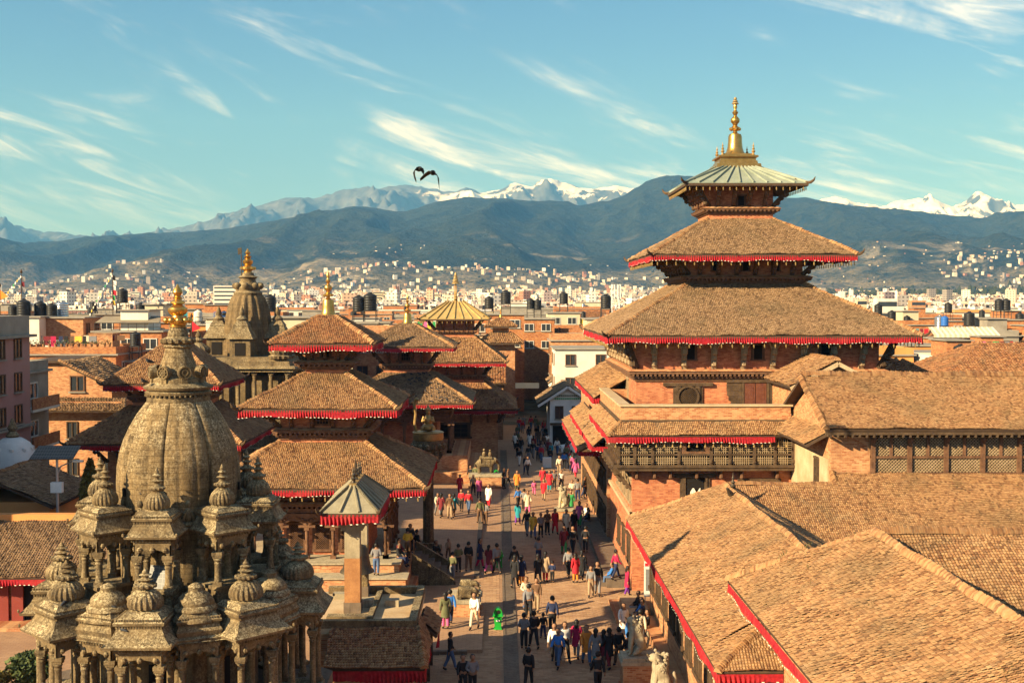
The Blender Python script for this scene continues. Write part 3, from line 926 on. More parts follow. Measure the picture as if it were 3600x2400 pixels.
def struts_round(root, cx, cy, wall, eave, zlow, zhigh, n, seed, w=0.22, sides='SEW', mat='wood_red', reach=0.62):
    wx, wy = wall; ex, ey = eave
    k = 0
    for i in range(n):
        u = -1 + 2*(i+0.5)/n
        if 'S' in sides: strut(root, (cx+u*wx*0.97, cy-wy, zlow), (cx+u*wx*0.99, cy-wy-(ey-wy)*reach, zhigh), w, mat, seed+k); k += 1
        if 'E' in sides: strut(root, (cx+wx, cy+u*wy*0.97, zlow), (cx+wx+(ex-wx)*reach, cy+u*wy*0.99, zhigh), w, mat, seed+k); k += 1
        if 'W' in sides: strut(root, (cx-wx, cy+u*wy*0.97, zlow), (cx-wx-(ex-wx)*reach, cy+u*wy*0.99, zhigh), w, mat, seed+k); k += 1
    for sx in (-1, 1):
        for sy in (-1, 1):
            if sy > 0 and ('E' if sx > 0 else 'W') not in sides: continue
            strut(root, (cx+sx*wx, cy+sy*wy, zlow), (cx+sx*(wx+(ex-wx)*reach*1.15), cy+sy*(wy+(ey-wy)*reach*1.15), zhigh+0.05), w*1.15, 'wood', seed+k); k += 1

def rafters(root, cx, cy, wall, eave, he, slope, sides='SEW', s=0.3, th=0.14):
    mb = MB()
    wx, wy = wall; ex, ey = eave
    def z_at(dd): return he + dd*slope - th - 0.06
    if 'S' in sides:
        n = int(2*ex/s)
        for i in range(n):
            x = cx-ex+0.1+(2*ex-0.2)*i/(n-1); mb.bar((x, cy-ey+0.05, z_at(0.05)), (x, cy-max(wy, abs(x-cx) if abs(x-cx) < ey else ey-0.1), z_at(ey-max(wy, min(abs(x-cx), ey-0.1)))), 0.09, 0.1)
    for sd, sg in (('W', -1), ('E', 1)):
        if sd in sides:
            n = int(2*ey/s)
            for i in range(n):
                y = cy-ey+0.1+(2*ey-0.2)*i/(n-1); lim = max(wx, min(abs(y-cy), ex-0.1))
                mb.bar((cx+sg*(ex-0.05), y, z_at(0.05)), (cx+sg*lim, y, z_at(ex-lim)), 0.09, 0.1)
    return mb.build('rafter_row', M['wood'], root, kind='stuff')

def wall_box(root, cx, cy, wx, wy, z0, z1, mat='brick', name='wall'):
    return MB().frus(cx, cy, wx, wy, z0, wx, wy, z1).build(name, M[mat], root)

# ---- the tall palace temple with a copper top roof (right)
def palace_temple():
    cx, cy = 15.6, 78.75
    r = thing('palace_temple', 'tall three-roofed brick temple with green copper top and golden pinnacle rising over the palace', 'temple', (cx, cy, 0))
    wall_box(r, cx, cy, 7.3, 7.3, 0, 14.0)
    cornice(r, cx, cy, 7.3, 7.3, 10.75, 0.6, 0.45)
    sl = (16.62-13.47)/(9.25-3.6)
    hip_roof(r, cx, cy, (9.25,9.25), 13.47, (3.55,3.55), 16.62, 'tile_grey', 0.11, 0.13, 0.34, seed=3, bells=0.62)
    rafters(r, cx, cy, (7.3,7.3), (9.25,9.25), 13.47, sl, 'SW', 0.34)
    struts_round(r, cx, cy, (7.3,7.3), (9.25,9.25), 11.5, 13.7, 8, 50, 0.32, 'SW', 'wood_pale', reach=0.42)
    for x in (-4.05, 0.0, 4.05):
        window(r, cx+x, 12.05, 0.5, 0.85, cy-7.3, 'wood_red', wing=0.12, kind=None)
    # square window with a round lattice, and the carved door
    w = window(r, 11.4, 9.15, 1.15, 1.3, cy-7.3, 'wood', wing=0.75, kind='lattice', depth=0.16)
    rb = MB(); rr = 0.62
    for k in range(24):
        a, b = math.tau*k/24, math.tau*(k+1)/24
        rb.bar((11.4+rr*math.cos(a), cy-7.47, 9.8+rr*math.sin(a)), (11.4+rr*math.cos(b), cy-7.47, 9.8+rr*math.sin(b)), 0.12, 0.1, up=(0,1,0))
    for sx in (-1,1):
        for sz in (-1,1):
            rb.cbox(11.4+sx*0.56, cy-7.45, 9.8+sz*0.62-0.12, 0.24, 0.06, 0.24)
    rb.build('round_frame', M['wood'], w)
    dw = window(r, 15.45, 8.5, 1.35, 2.15, cy-7.3, 'wood', wing=0.9, kind='door', depth=0.16)
    for s in (-1, 1):
        wb = MB()
        for k in range(7):
            zz = 8.75+k*0.28; ww = 0.25+0.62*math.sin(min(1, k/5.0)*math.pi/2)
            wb.box(min(15.45+s*0.85, 15.45+s*(0.85+ww)), cy-7.42, zz, max(15.45+s*0.85, 15.45+s*(0.85+ww)), cy-7.31, zz+0.27)
        wb.build('carved_wing', M['wood'], dw)
    for yy in (76.0, 78.7, 81.4):
        window(r, yy, 9.1, 0.8, 1.5, cx-7.3, 'wood_pale', 'W', 'lattice', 0.25)
    # middle storey
    wall_box(r, cx, cy, 3.6, 3.6, 16.4, 18.9)
    cornice(r, cx, cy, 3.6, 3.6, 16.62, 0.42, 0.5)
    sl = (20.75-18.33)/(6.27-2.06)
    hip_roof(r, cx, cy, (6.27,6.27), 18.33, (2.06,2.06), 20.75, 'tile_grey', 0.11, 0.13, 0.30, seed=7, bells=0.55)
    rafters(r, cx, cy, (3.6,3.6), (6.27,6.27), 18.33, sl, 'SW', 0.34)
    struts_round(r, cx, cy, (3.6,3.6), (6.27,6.27), 17.2, 18.75, 6, 80, 0.26, 'SW', 'wood_red', 0.5)
    for x in (-1.9, 0.0, 1.9):
        window(r, cx+x, 17.45, 0.36, 0.6, cy-3.6, 'wood_red', wing=0.1, kind=None)
    # top storey
    wall_box(r, cx, cy, 2.06, 2.06, 20.5, 23.2)
    cornice(r, cx, cy, 2.06, 2.06, 21.1, 0.35, 0.4)
    e, t, q = slopes(cx, cy, 3.87, 3.87, 22.9, 1.46, 1.46, 24.15)
    roof = hip_roof(r, cx, cy, (3.87,3.87), 22.9, (1.46,1.46), 24.15, None, fr=0, caps=False, horns=True, seed=9, bells=0.42, th=0.16)
    sb = MB()
    for (a, b, c, d) in q:
        a, b, c, d = (Vector(p) for p in (a, b, c, d))
        nrm = (b-a).cross(d-a).normalized()*0.02
        sb.slab([p + nrm for p in (a, b, c, d)], 0.018)
    sb.build('copper_sheet', M['copper'], roof)
    for (a, b, c, d) in q[:2] + q[3:]:
        a, b, c, d = (Vector(p) for p in (a, b, c, d))
        for i in range(10):
            k = i/9
            rb = MB(); rb.bar(a+(b-a)*k+V(0,0,0.07), d+(c-d)*(0.15+0.7*k)*1.0+V(0,0,0.07), 0.07, 0.12)
            rb.build('sheet_rib', M['copper'], roof)
    struts_round(r, cx, cy, (2.06,2.06), (3.87,3.87), 21.6, 23.15, 4, 120, 0.24, 'SW', 'wood_red', 0.6)
    rafters(r, cx, cy, (2.06,2.06), (3.87,3.87), 22.9, (24.15-22.9)/2.41, 'SW', 0.3)
    window(r, cx, 21.65, 0.4, 0.6, cy-2.06, 'wood_red', wing=0.1, kind=None)
    # golden crown: stepped base, big bell, four corner pinnacles, mast with tiered umbrella
    g = MB()
    for (w_, z0, z1) in ((1.46,24.15,24.42),(1.26,24.42,24.62),(1.16,24.62,24.86),(1.3,24.86,24.98),(1.0,24.98,25.12)):
        g.frus(cx, cy, w_, w_, z0, w_*0.97, w_*0.97, z1)
    g.build('golden_base', M['gold'], r)
    finial(r, cx, cy, 25.1, 0.68)
    for sx in (-1, 1):
        for sy in (-1, 1):
            finial(r, cx+sx*1.0, cy+sy*1.0, 25.0, 0.27, M['gold_dull'], 'small', 'corner_pinnacle')
    m = MB(); m.tube((cx,cy,28.2), (cx,cy,28.9), 0.03)
    for k, (rr, zz) in enumerate(((0.24,28.45),(0.18,28.6),(0.12,28.75))): m.lathe(cx, cy, [(rr,zz),(rr*0.75,zz+0.1),(0.02,zz+0.13)], 10)
    m.build('umbrella_mast', M['gold_dull'], r, smooth=True)
palace_temple()

# ---- three-roofed temple with an arcade (left of the square)
def arcade(root, cx, cy, wx, wy, z0, z1, nx, ny, sides='SE', mat='wood_red', cw=0.2):
    """timber columns with carved arches between them"""
    def run(p, q, n):
        p, q = Vector(p), Vector(q); d = (q-p)/n
        for i in range(n+1):
            c = p + d*i
            cb = MB()
            cb.cbox(c.x, c.y, z0, cw*1.5, cw*1.5, 0.18); cb.lathe(c.x, c.y, [(cw*0.5,z0+0.18),(cw*0.42,z0+0.4),(cw*0.56,z0+0.62),(cw*0.4,z0+0.85),(cw*0.5,z1-0.75),(cw*0.42,z1-0.6)], 8)
            cb.cbox(c.x, c.y, z1-0.62, cw*1.3, cw*1.3, 0.14)
            cb.bar((c-d.normalized()*0.45) + V(0,0,z1-0.42-c.z), (c+d.normalized()*0.45) + V(0,0,z1-0.42-c.z), cw*0.8, 0.12)
            cb.build('column', M[mat], root, smooth=True)
        for i in range(n):
            a, b = p + d*i, p + d*(i+1)
            ab = MB(); k = 12
            u = d.normalized(); L = d.length
            nrm = V(u.y, -u.x, 0)*0.05
            prev = None
            for j in range(k+1):
                t = j/k
                lo = z1-0.5 + 0.38*math.sin(math.pi*t)**0.7
                hi = z1 + (0.05 + 0.32*max(0, 1-abs(t-0.5)*2.6))
                cpt = a + u*(L*t)
                cur = [V(cpt.x,cpt.y,lo)+nrm, V(cpt.x,cpt.y,hi)+nrm, V(cpt.x,cpt.y,hi)-nrm, V(cpt.x,cpt.y,lo)-nrm]
                if prev:
                    ab.add(prev+cur, [(0,4,5,1),(1,5,6,2),(2,6,7,3),(3,7,4,0)])
                prev = cur
            for j in range(9):
                t = (j+0.5)/9; cpt = a + u*(L*t)
                ab.ball((cpt.x+nrm.x*1.4, cpt.y+nrm.y*1.4, z1-0.18+0.3*math.sin(math.pi*t)), 0.085, n=6)
            ab.build('carved_arch', M[mat], root, smooth=True)
    if 'S' in sides: run((cx-wx, cy-wy, 0), (cx+wx, cy-wy, 0), nx)
    if 'E' in sides: run((cx+wx, cy-wy, 0), (cx+wx, cy+wy, 0), ny)
    if 'W' in sides: run((cx-wx, cy-wy, 0), (cx-wx, cy+wy, 0), ny)
    eb = MB()
    eb.frus(cx, cy, wx+0.12, wy+0.12, z1+0.05, wx+0.12, wy+0.12, z1+0.28)
    return eb.build('beam', M[mat], root)

def temple_three():
    cx, cy = -9.49, 67.0
    r = thing('three_roof_temple', 'three-roofed tile temple with carved arcade and golden bell pinnacle beside the bell pavilion', 'temple', (cx, cy, 0))
    p = MB()
    p.box(-15.6, 60.6, 0, -4.35, 73.0, 0.55); p.box(-15.2, 61.1, 0.55, -4.75, 72.7, 1.24); p.box(-14.6, 62.4, 1.24, -5.2, 72.0, 1.72)
    p.build('plinth', M['brick_old'], r)
    q = MB(); q.box(-14.7, 62.3, 1.72, -5.1, 72.1, 1.80); q.box(-15.7, 60.5, 0.55, -4.25, 61.15, 0.62); q.box(-15.3, 61.0, 1.24, -4.65, 62.35, 1.31)
    q.build('plinth_slab', M['stone_pale'], r)
    # stairs down to the square
    s = MB()
    for k in range(6): s.box(-4.35+k*0.36-0.4, 65.3, 0, -4.35+k*0.36+0.02, 68.2, 1.24-k*0.21)
    s.build('stair', M['stone_slab'], r)
    for yy in (65.1, 68.4):
        c = MB(); c.hexa([(-4.7,yy-0.15,0),(-2.3,yy-0.15,0),(-2.3,yy+0.15,0),(-4.7,yy+0.15,0)], [(-4.7,yy-0.15,1.75),(-2.4,yy-0.15,0.35),(-2.4,yy+0.15,0.35),(-4.7,yy+0.15,1.75)])
        c.build('stair_wall', M['stone'], r)
    arcade(r, cx, cy, 3.5, 3.5, 1.80, 3.95, 5, 5, 'SE')
    wall_box(r, cx, cy, 2.45, 2.45, 1.8, 6.0)
    for x in (-1.4, 0, 1.4): window(r, cx+x, 2.1, 0.7, 1.35, cy-2.45, 'wood_red', wing=0.12, kind='lattice')
    cornice(r, cx, cy, 3.45, 3.45, 4.25, 0.5, 0.3)
    hip_roof(r, cx, cy, (5.76,5.76), 5.85, (2.32,2.32), 7.82, 'tile', 0.10, 0.12, 0.30, seed=11, bells=0.6)
    struts_round(r, cx, cy, (3.3,3.3), (5.76,5.76), 4.85, 6.05, 5, 200, 0.2, 'SE', reach=0.5)
    wall_box(r, cx, cy, 3.2, 3.2, 4.7, 6.7, 'brick')
    # second storey
    wall_box(r, cx, cy, 2.3, 2.3, 7.5, 10.3)
    cornice(r, cx, cy, 2.3, 2.3, 8.05, 0.5, 0.38)
    hip_roof(r, cx, cy, (4.17,4.17), 9.82, (1.12,1.12), 11.5, 'tile', 0.10, 0.12, 0.36, seed=13)
    struts_round(r, cx, cy, (2.3,2.3), (4.17,4.17), 8.7, 10.1, 4, 230, 0.2, 'SE', reach=0.55)
    window(r, cx, 8.9, 0.6, 0.5, cy-2.3, 'wood_red', wing=0.25, kind='bars')
    # third storey
    wall_box(r, cx, cy, 1.12, 1.12, 11.2, 13.5)
    cornice(r, cx, cy, 1.15, 1.15, 11.75, 0.42, 0.5)
    hip_roof(r, cx, cy, (2.81,2.81), 13.2, (0.45,0.45), 14.65, 'tile_red', 0.10, 0.12, 0.30, seed=17)
    struts_round(r, cx, cy, (1.12,1.12), (2.81,2.81), 12.3, 13.45, 3, 260, 0.18, 'SE', reach=0.6)
    window(r, cx, 12.45, 0.4, 0.5, cy-1.12, 'wood_red', wing=0.2, kind=None)
    finial(r, cx, cy, 14.6, 0.5)
temple_three()

# ---- two-roofed temple behind it (pigeons on the lower roof)
def temple_two():
    cx, cy = -8.15, 108.0
    r = thing('two_roof_temple', 'two-roofed tile temple dotted with pigeons, small golden bell on top', 'temple', (cx, cy, 0))
    p = MB(); p.box(-14.6, 101.2, 0, -1.6, 114.8, 1.0); p.box(-13.6, 102.2, 1.0, -2.6, 113.8, 2.3)
    p.build('plinth', M['brick_old'], r)
    arcade(r, cx, cy, 3.9, 3.9, 2.3, 5.2, 4, 4, 'SE', cw=0.28)
    wall_box(r, cx, cy, 2.8, 2.8, 2.3, 7.0)
    cornice(r, cx, cy, 3.8, 3.8, 5.5, 0.5, 0.35)
    hip_roof(r, cx, cy, (5.99,5.99), 6.73, (1.93,1.93), 9.14, 'tile_grey', 0.14, 0.16, 0.3, seed=21, faces=(0,1))
    struts_round(r, cx, cy, (3.6,3.6), (5.99,5.99), 6.0, 6.95, 5, 300, 0.22, 'SE', reach=0.55)
    wall_box(r, cx, cy, 2.0, 2.0, 8.9, 12.0)
    cornice(r, cx, cy, 2.0, 2.0, 9.45, 0.45, 0.35)
    hip_roof(r, cx, cy, (4.35,4.35), 11.5, (0.55,0.55), 13.45, 'tile_grey', 0.14, 0.16, 0.3, seed=23, faces=(0,1))
    struts_round(r, cx, cy, (2.0,2.0), (4.35,4.35), 9.95, 11.75, 4, 330, 0.24, 'SE', reach=0.5)
    window(r, cx, 10.3, 0.9, 0.9, cy-2.0, 'wood_red', wing=0.3, kind='bars')
    finial(r, cx, cy, 13.4, 0.52)
temple_two()

# ---- temple with the gilt top roof, far side of the square
def temple_gilt():
    cx, cy = -4.3, 122.0
    r = thing('gilt_roof_temple', 'three-roofed temple with ribbed golden sheet roof on top, beyond the pigeon roof', 'temple', (cx, cy, 0))
    wall_box(r, cx, cy, 4.3, 4.3, 0, 5.6, 'brick_old')
    hip_roof(r, cx, cy, (6.2,6.2), 4.95, (2.9,2.9), 7.3, 'tile_red', 0.17, 0.2, 0.3, seed=31, faces=(0,1))
    struts_round(r, cx, cy, (4.3,4.3), (6.2,6.2), 3.6, 5.1, 5, 400, 0.24, 'SE', reach=0.5)
    window(r, cx, 2.2, 2.6, 1.2, cy-4.3, 'wood', wing=0.3, kind='bars')
    wall_box(r, cx, cy, 2.85, 2.85, 7.0, 10.2)
    cornice(r, cx, cy, 2.85, 2.85, 7.7, 0.4, 0.3)
    hip_roof(r, cx, cy, (5.1,5.1), 9.5, (1.95,1.95), 11.9, 'tile', 0.17, 0.2, 0.3, seed=33, faces=(0,1))
    struts_round(r, cx, cy, (2.85,2.85), (5.1,5.1), 8.2, 9.75, 4, 430, 0.24, 'SE', reach=0.5)
    wall_box(r, cx, cy, 1.9, 1.9, 11.7, 14.2)
    cornice(r, cx, cy, 1.9, 1.9, 12.2, 0.35, 0.3)
    e, t, q = slopes(cx, cy, 3.5, 3.5, 13.75, 0.9, 0.35, 15.45)
    roof = hip_roof(r, cx, cy, (3.5,3.5), 13.75, (0.9,0.35), 15.45, None, fr=0, caps=False, horns=True, seed=35, bells=0.5)
    sb = MB()
    for (a, b, c, d) in q:
        a, b, c, d = (Vector(p) for p in (a, b, c, d)); nrm = (b-a).cross(d-a).normalized()*0.02
        sb.slab([p + nrm for p in (a, b, c, d)], 0.018)
    sb.build('gilt_sheet', M['giltroof'], roof)
    for (a, b, c, d) in q[:2]:
        a, b, c, d = (Vector(p) for p in (a, b, c, d))
        for i in range(9):
            k = i/8
            rb = MB(); rb.bar(a+(b-a)*k+V(0,0,0.07), d+(c-d)*k+V(0,0,0.07), 0.08, 0.14); rb.build('sheet_rib', M['giltroof'], roof)
    struts_round(r, cx, cy, (1.9,1.9), (3.5,3.5), 12.6, 14.0, 3, 460, 0.24, 'SE', reach=0.6)
    for dx, s in ((0.0, 0.5), (-0.8, 0.25), (0.8, 0.25)):
        finial(r, cx+dx, cy, 15.4, s*0.8, M['gold_dull'], 'small')
    m = MB(); m.tube((cx-0.15,cy,15.4), (cx,cy,18.0), 0.05); m.tube((cx+0.15,cy,15.4), (cx,cy,18.0), 0.05)
    for (rr, zz) in ((0.42,17.3),(0.33,17.6),(0.23,17.9),(0.12,18.2)): m.lathe(cx, cy, [(rr,zz),(rr*0.7,zz+0.22),(0.03,zz+0.3)], 10)
    m.build('umbrella_mast', M['gold_dull'], r, smooth=True)
temple_gilt()

# ---- two-roofed temple behind the stone shrine (left)
def temple_left():
    cx, cy = -22.0, 82.0
    r = thing('broad_roof_temple', 'two-roofed tile temple half hidden behind the grey stone dome', 'temple', (cx, cy, 0))
    wall_box(r, cx, cy, 3.6, 3.6, 0, 7.3, 'brick_old')
    hip_roof(r, cx, cy, (5.6,5.6), 6.35, (2.4,2.4), 8.5, 'tile', 0.12, 0.14, 0.3, seed=41)
    struts_round(r, cx, cy, (3.6,3.6), (5.6,5.6), 5.0, 6.6, 5, 500, 0.22, 'SE', reach=0.5)
    wall_box(r, cx, cy, 2.3, 2.3, 8.2, 10.6)
    cornice(r, cx, cy, 2.3, 2.3, 8.8, 0.4, 0.3)
    hip_roof(r, cx, cy, (3.8,3.8), 10.05, (0.4,0.4), 12.75, 'tile', 0.12, 0.14, 0.3, seed=43)
    struts_round(r, cx, cy, (2.3,2.3), (3.8,3.8), 9.2, 10.3, 4, 530, 0.2, 'SE', reach=0.5)
    finial(r, cx, cy, 12.7, 0.4)
temple_left()
# ---------------------------------------------------------------- the octagonal stone shrine and the stone tower
def stepped(mb, cx, cy, prof, n, rot, mod=None):
    mb.lathe(cx, cy, prof, n, 0, mod, rot)

def stone_column(parent, x, y, z0, z1, r=0.13, name='column'):
    mb = MB()
    mb.cbox(x, y, z0, r*2.5, r*2.5, 0.14)
    mb.lathe(x, y, [(r*1.15,z0+0.14),(r*1.0,z0+0.3),(r*0.95,z0+0.32),(r*0.92,z1-0.42),(r*1.1,z1-0.40),(r*0.9,z1-0.33),(r*1.25,z1-0.26),(r*0.95,z1-0.2)], 8, rot=math.pi/8)
    mb.cbox(x, y, z1-0.2, r*2.5, r*2.5, 0.08); mb.cbox(x, y, z1-0.12, r*2.9, r*2.9, 0.12)
    return mb.build(name, M['stone'], parent, smooth=True)

def kiosk(root, cx, cy, ang, half, z0, zc, ztop, dome_r, floor=True, cols=True, eave=1.38, pinn=True, bulb='ribbed', base=None, name='kiosk', fr=(0.40, 0.24)):
    """open pavilion on four columns with stepped roof, ribbed dome and stone pinnacle; ang is its outward bearing"""
    k = node(name, root)
    R = Matrix.Rotation(ang, 3, 'Z')
    def W(x, y): v = R @ Vector((x, y, 0)); return cx+v.x, cy+v.y
    sq = math.sqrt(2)
    def tier(mb, w0, z0_, w1, z1_):
        mb.lathe(cx, cy, [(w0*sq, z0_), (w1*sq, z1_)], 4, rot=ang+math.pi/4)
    h = ztop - zc
    if cols:
        for sx in (-1, 1):
            for sy in (-1, 1):
                x, y = W(sx*half*0.86, sy*half*0.86)
                stone_column(k, x, y, z0, zc, 0.12 if half < 0.8 else 0.14)
    if floor:
        fb = MB(); b0 = base if base is not None else z0-0.45
        tier(fb, half*1.18, z0-0.12, half*1.18, z0); tier(fb, half*1.02, z0-0.3, half*1.02, z0-0.12); tier(fb, half*1.14, b0, half*1.05, z0-0.3)
        fb.build('floor_slab', M['stone'], k)
    # entablature with an arched lintel on every side
    eb = MB()
    if cols:
        for i in range(4):
            a = ang + i*math.pi/2
            d = Vector((math.cos(a), math.sin(a), 0)); u = Vector((-d.y, d.x, 0))
            prev = None; n = 8
            for j in range(n+1):
                t = -1+2*j/n
                lo = zc - 0.02 + 0.30*math.cos(t*math.pi/2)**0.6*0.8 - (0.16 if abs(t) > 0.95 else 0)
                p = Vector((cx,cy,0)) + d*(half*0.86) + u*(half*0.98*t)
                cur = [V(p.x,p.y,lo)+d*0.11, V(p.x,p.y,zc+0.38)+d*0.11, V(p.x,p.y,zc+0.38)-d*0.11, V(p.x,p.y,lo)-d*0.11]
                if prev: eb.add(prev+cur, [(0,4,5,1),(1,5,6,2),(2,6,7,3),(3,7,4,0)])
                prev = cur
            for t in (-0.72, 0.0, 0.72):
                p = Vector((cx,cy,zc+0.2)) + d*(half*0.86+0.12) + u*(half*t)
                eb.ball(p, 0.09, 0.09, 0.1, 8)
    tier(eb, half*1.06, zc+0.36, half*1.06, zc+0.46)
    eb.build('lintel', M['stone'], k, smooth=False)
    db = MB()
    n = int(2*half*1.12/0.1)
    for i in range(4):
        a = ang + i*math.pi/2; d = Vector((math.cos(a), math.sin(a), 0)); u = Vector((-d.y, d.x, 0))
        for j in range(n):
            p = Vector((cx,cy,0)) + d*(half*1.14) + u*(half*1.12*(-1+2*(j+0.5)/n))
            db.cbox(p.x, p.y, zc+0.47, 0.055, 0.055, 0.07)
    db.build('dentil_row', M['stone'], k, kind='stuff')
    rb = MB()
    z = zc + 0.46
    seq = [(1.10,0.0),(1.14,0.06),(1.32,0.085),(eave,0.10),(eave+0.03,0.15),(eave-0.13,0.20),(1.2,0.31),(1.07,0.42),(1.04,0.48),(1.16,0.50),(1.18,0.55),(1.02,0.61),(0.9,0.655),(0.78,0.70)]
    H = h*fr[0]
    rb.lathe(cx, cy, [(half*a*sq*0.985, z + b*H/0.7*1.0) for a, b in seq], 4, rot=ang+math.pi/4)
    # up-turned eave corners and the beaded mouldings
    for i in range(4):
        a = ang + math.pi/4 + i*math.pi/2
        p = Vector((cx+half*(eave+0.02)*sq*math.cos(a), cy+half*(eave+0.02)*sq*math.sin(a), z+0.2*H/0.7))
        rb.ball(p, 0.05, 0.05, 0.07, 6)
        d = Vector((math.cos(ang+i*math.pi/2), math.sin(ang+i*math.pi/2), 0)); u = Vector((-d.y, d.x, 0))
        for (ww, zz) in ((1.06,0.465),(1.10,0.60)):
            m_ = int(2*half*ww/0.085)
            for j in range(m_):
                p = Vector((cx,cy,z+zz*H/0.7)) + d*(half*ww*0.99) + u*(half*ww*(-1+2*(j+0.5)/m_))
                rb.cbox(p.x, p.y, p.z-0.03, 0.045, 0.045, 0.06)
    rb.build('stepped_roof', M['stone'], k)
    zb = z + H
    dm = MB(); dr = dome_r
    dh = h*fr[1]
    if bulb == 'ribbed':
        mod = lambda t, zz: 1.0 + 0.055*math.cos(20*t + 2.2*(zz-zb)) if 0.02 < (zz-zb)/dh < 0.97 else 1.0
    else:
        mod = lambda t, zz: 1.0 + 0.02*math.cos(24*t)
    prof = [(dr*0.92, zb-0.06),(dr*0.98, zb),(dr*0.84, zb+0.02*dh/0.3),(dr*0.98, zb+dh*0.12),(dr*1.04, zb+dh*0.3),(dr*1.0, zb+dh*0.5),(dr*0.86, zb+dh*0.7),(dr*0.62, zb+dh*0.87),(dr*0.34, zb+dh)]
    if bulb == 'plain':
        prof = [(dr*1.50,zb-0.34),(dr*1.62,zb-0.30),(dr*1.60,zb-0.22),(dr*1.36,zb-0.12),(dr*1.30,zb-0.02),(dr*1.42,zb+0.02),(dr*1.38,zb+0.10),(dr*1.16,zb+0.18),(dr*1.18,zb+0.26),(dr*1.08,zb+0.38),(dr*0.84,zb+0.5),(dr*0.55,zb+0.58),(dr*0.5,zb+0.64),(dr*0.52,zb+0.74),(dr*0.3,zb+0.82),(dr*0.1,zb+0.86)]
        dm.lathe(cx, cy, prof, 8, 0, None, ang+math.pi/8)
    else:
        dm.lathe(cx, cy, prof, 60, 0, mod)
    dm.build('dome', M['stone'], k, smooth=True)
    if pinn:
        zp = zb + dh; ph = ztop - zp; s = dr
        pm = MB()
        pm.lathe(cx, cy, [(s*0.42,zp-0.02),(s*0.48,zp+ph*0.06),(s*0.66,zp+ph*0.1),(s*0.66,zp+ph*0.16),(s*0.42,zp+ph*0.2),(s*0.24,zp+ph*0.3),(s*0.3,zp+ph*0.38),(s*0.5,zp+ph*0.44),(s*0.22,zp+ph*0.5),(s*0.2,zp+ph*0.56),
            (s*0.28,zp+ph*0.62),(s*0.38,zp+ph*0.66),(s*0.16,zp+ph*0.74),(s*0.2,zp+ph*0.8),(s*0.12,zp+ph*0.88),(s*0.03,zp+ph)], 14)
        for i in range(12):
            t = math.tau*i/12
            pm.ball((cx+s*0.6*math.cos(t), cy+s*0.6*math.sin(t), zp+ph*0.12), s*0.14, n=6)
        pm.build('pinnacle', M['stone'], k, smooth=True)
    return k

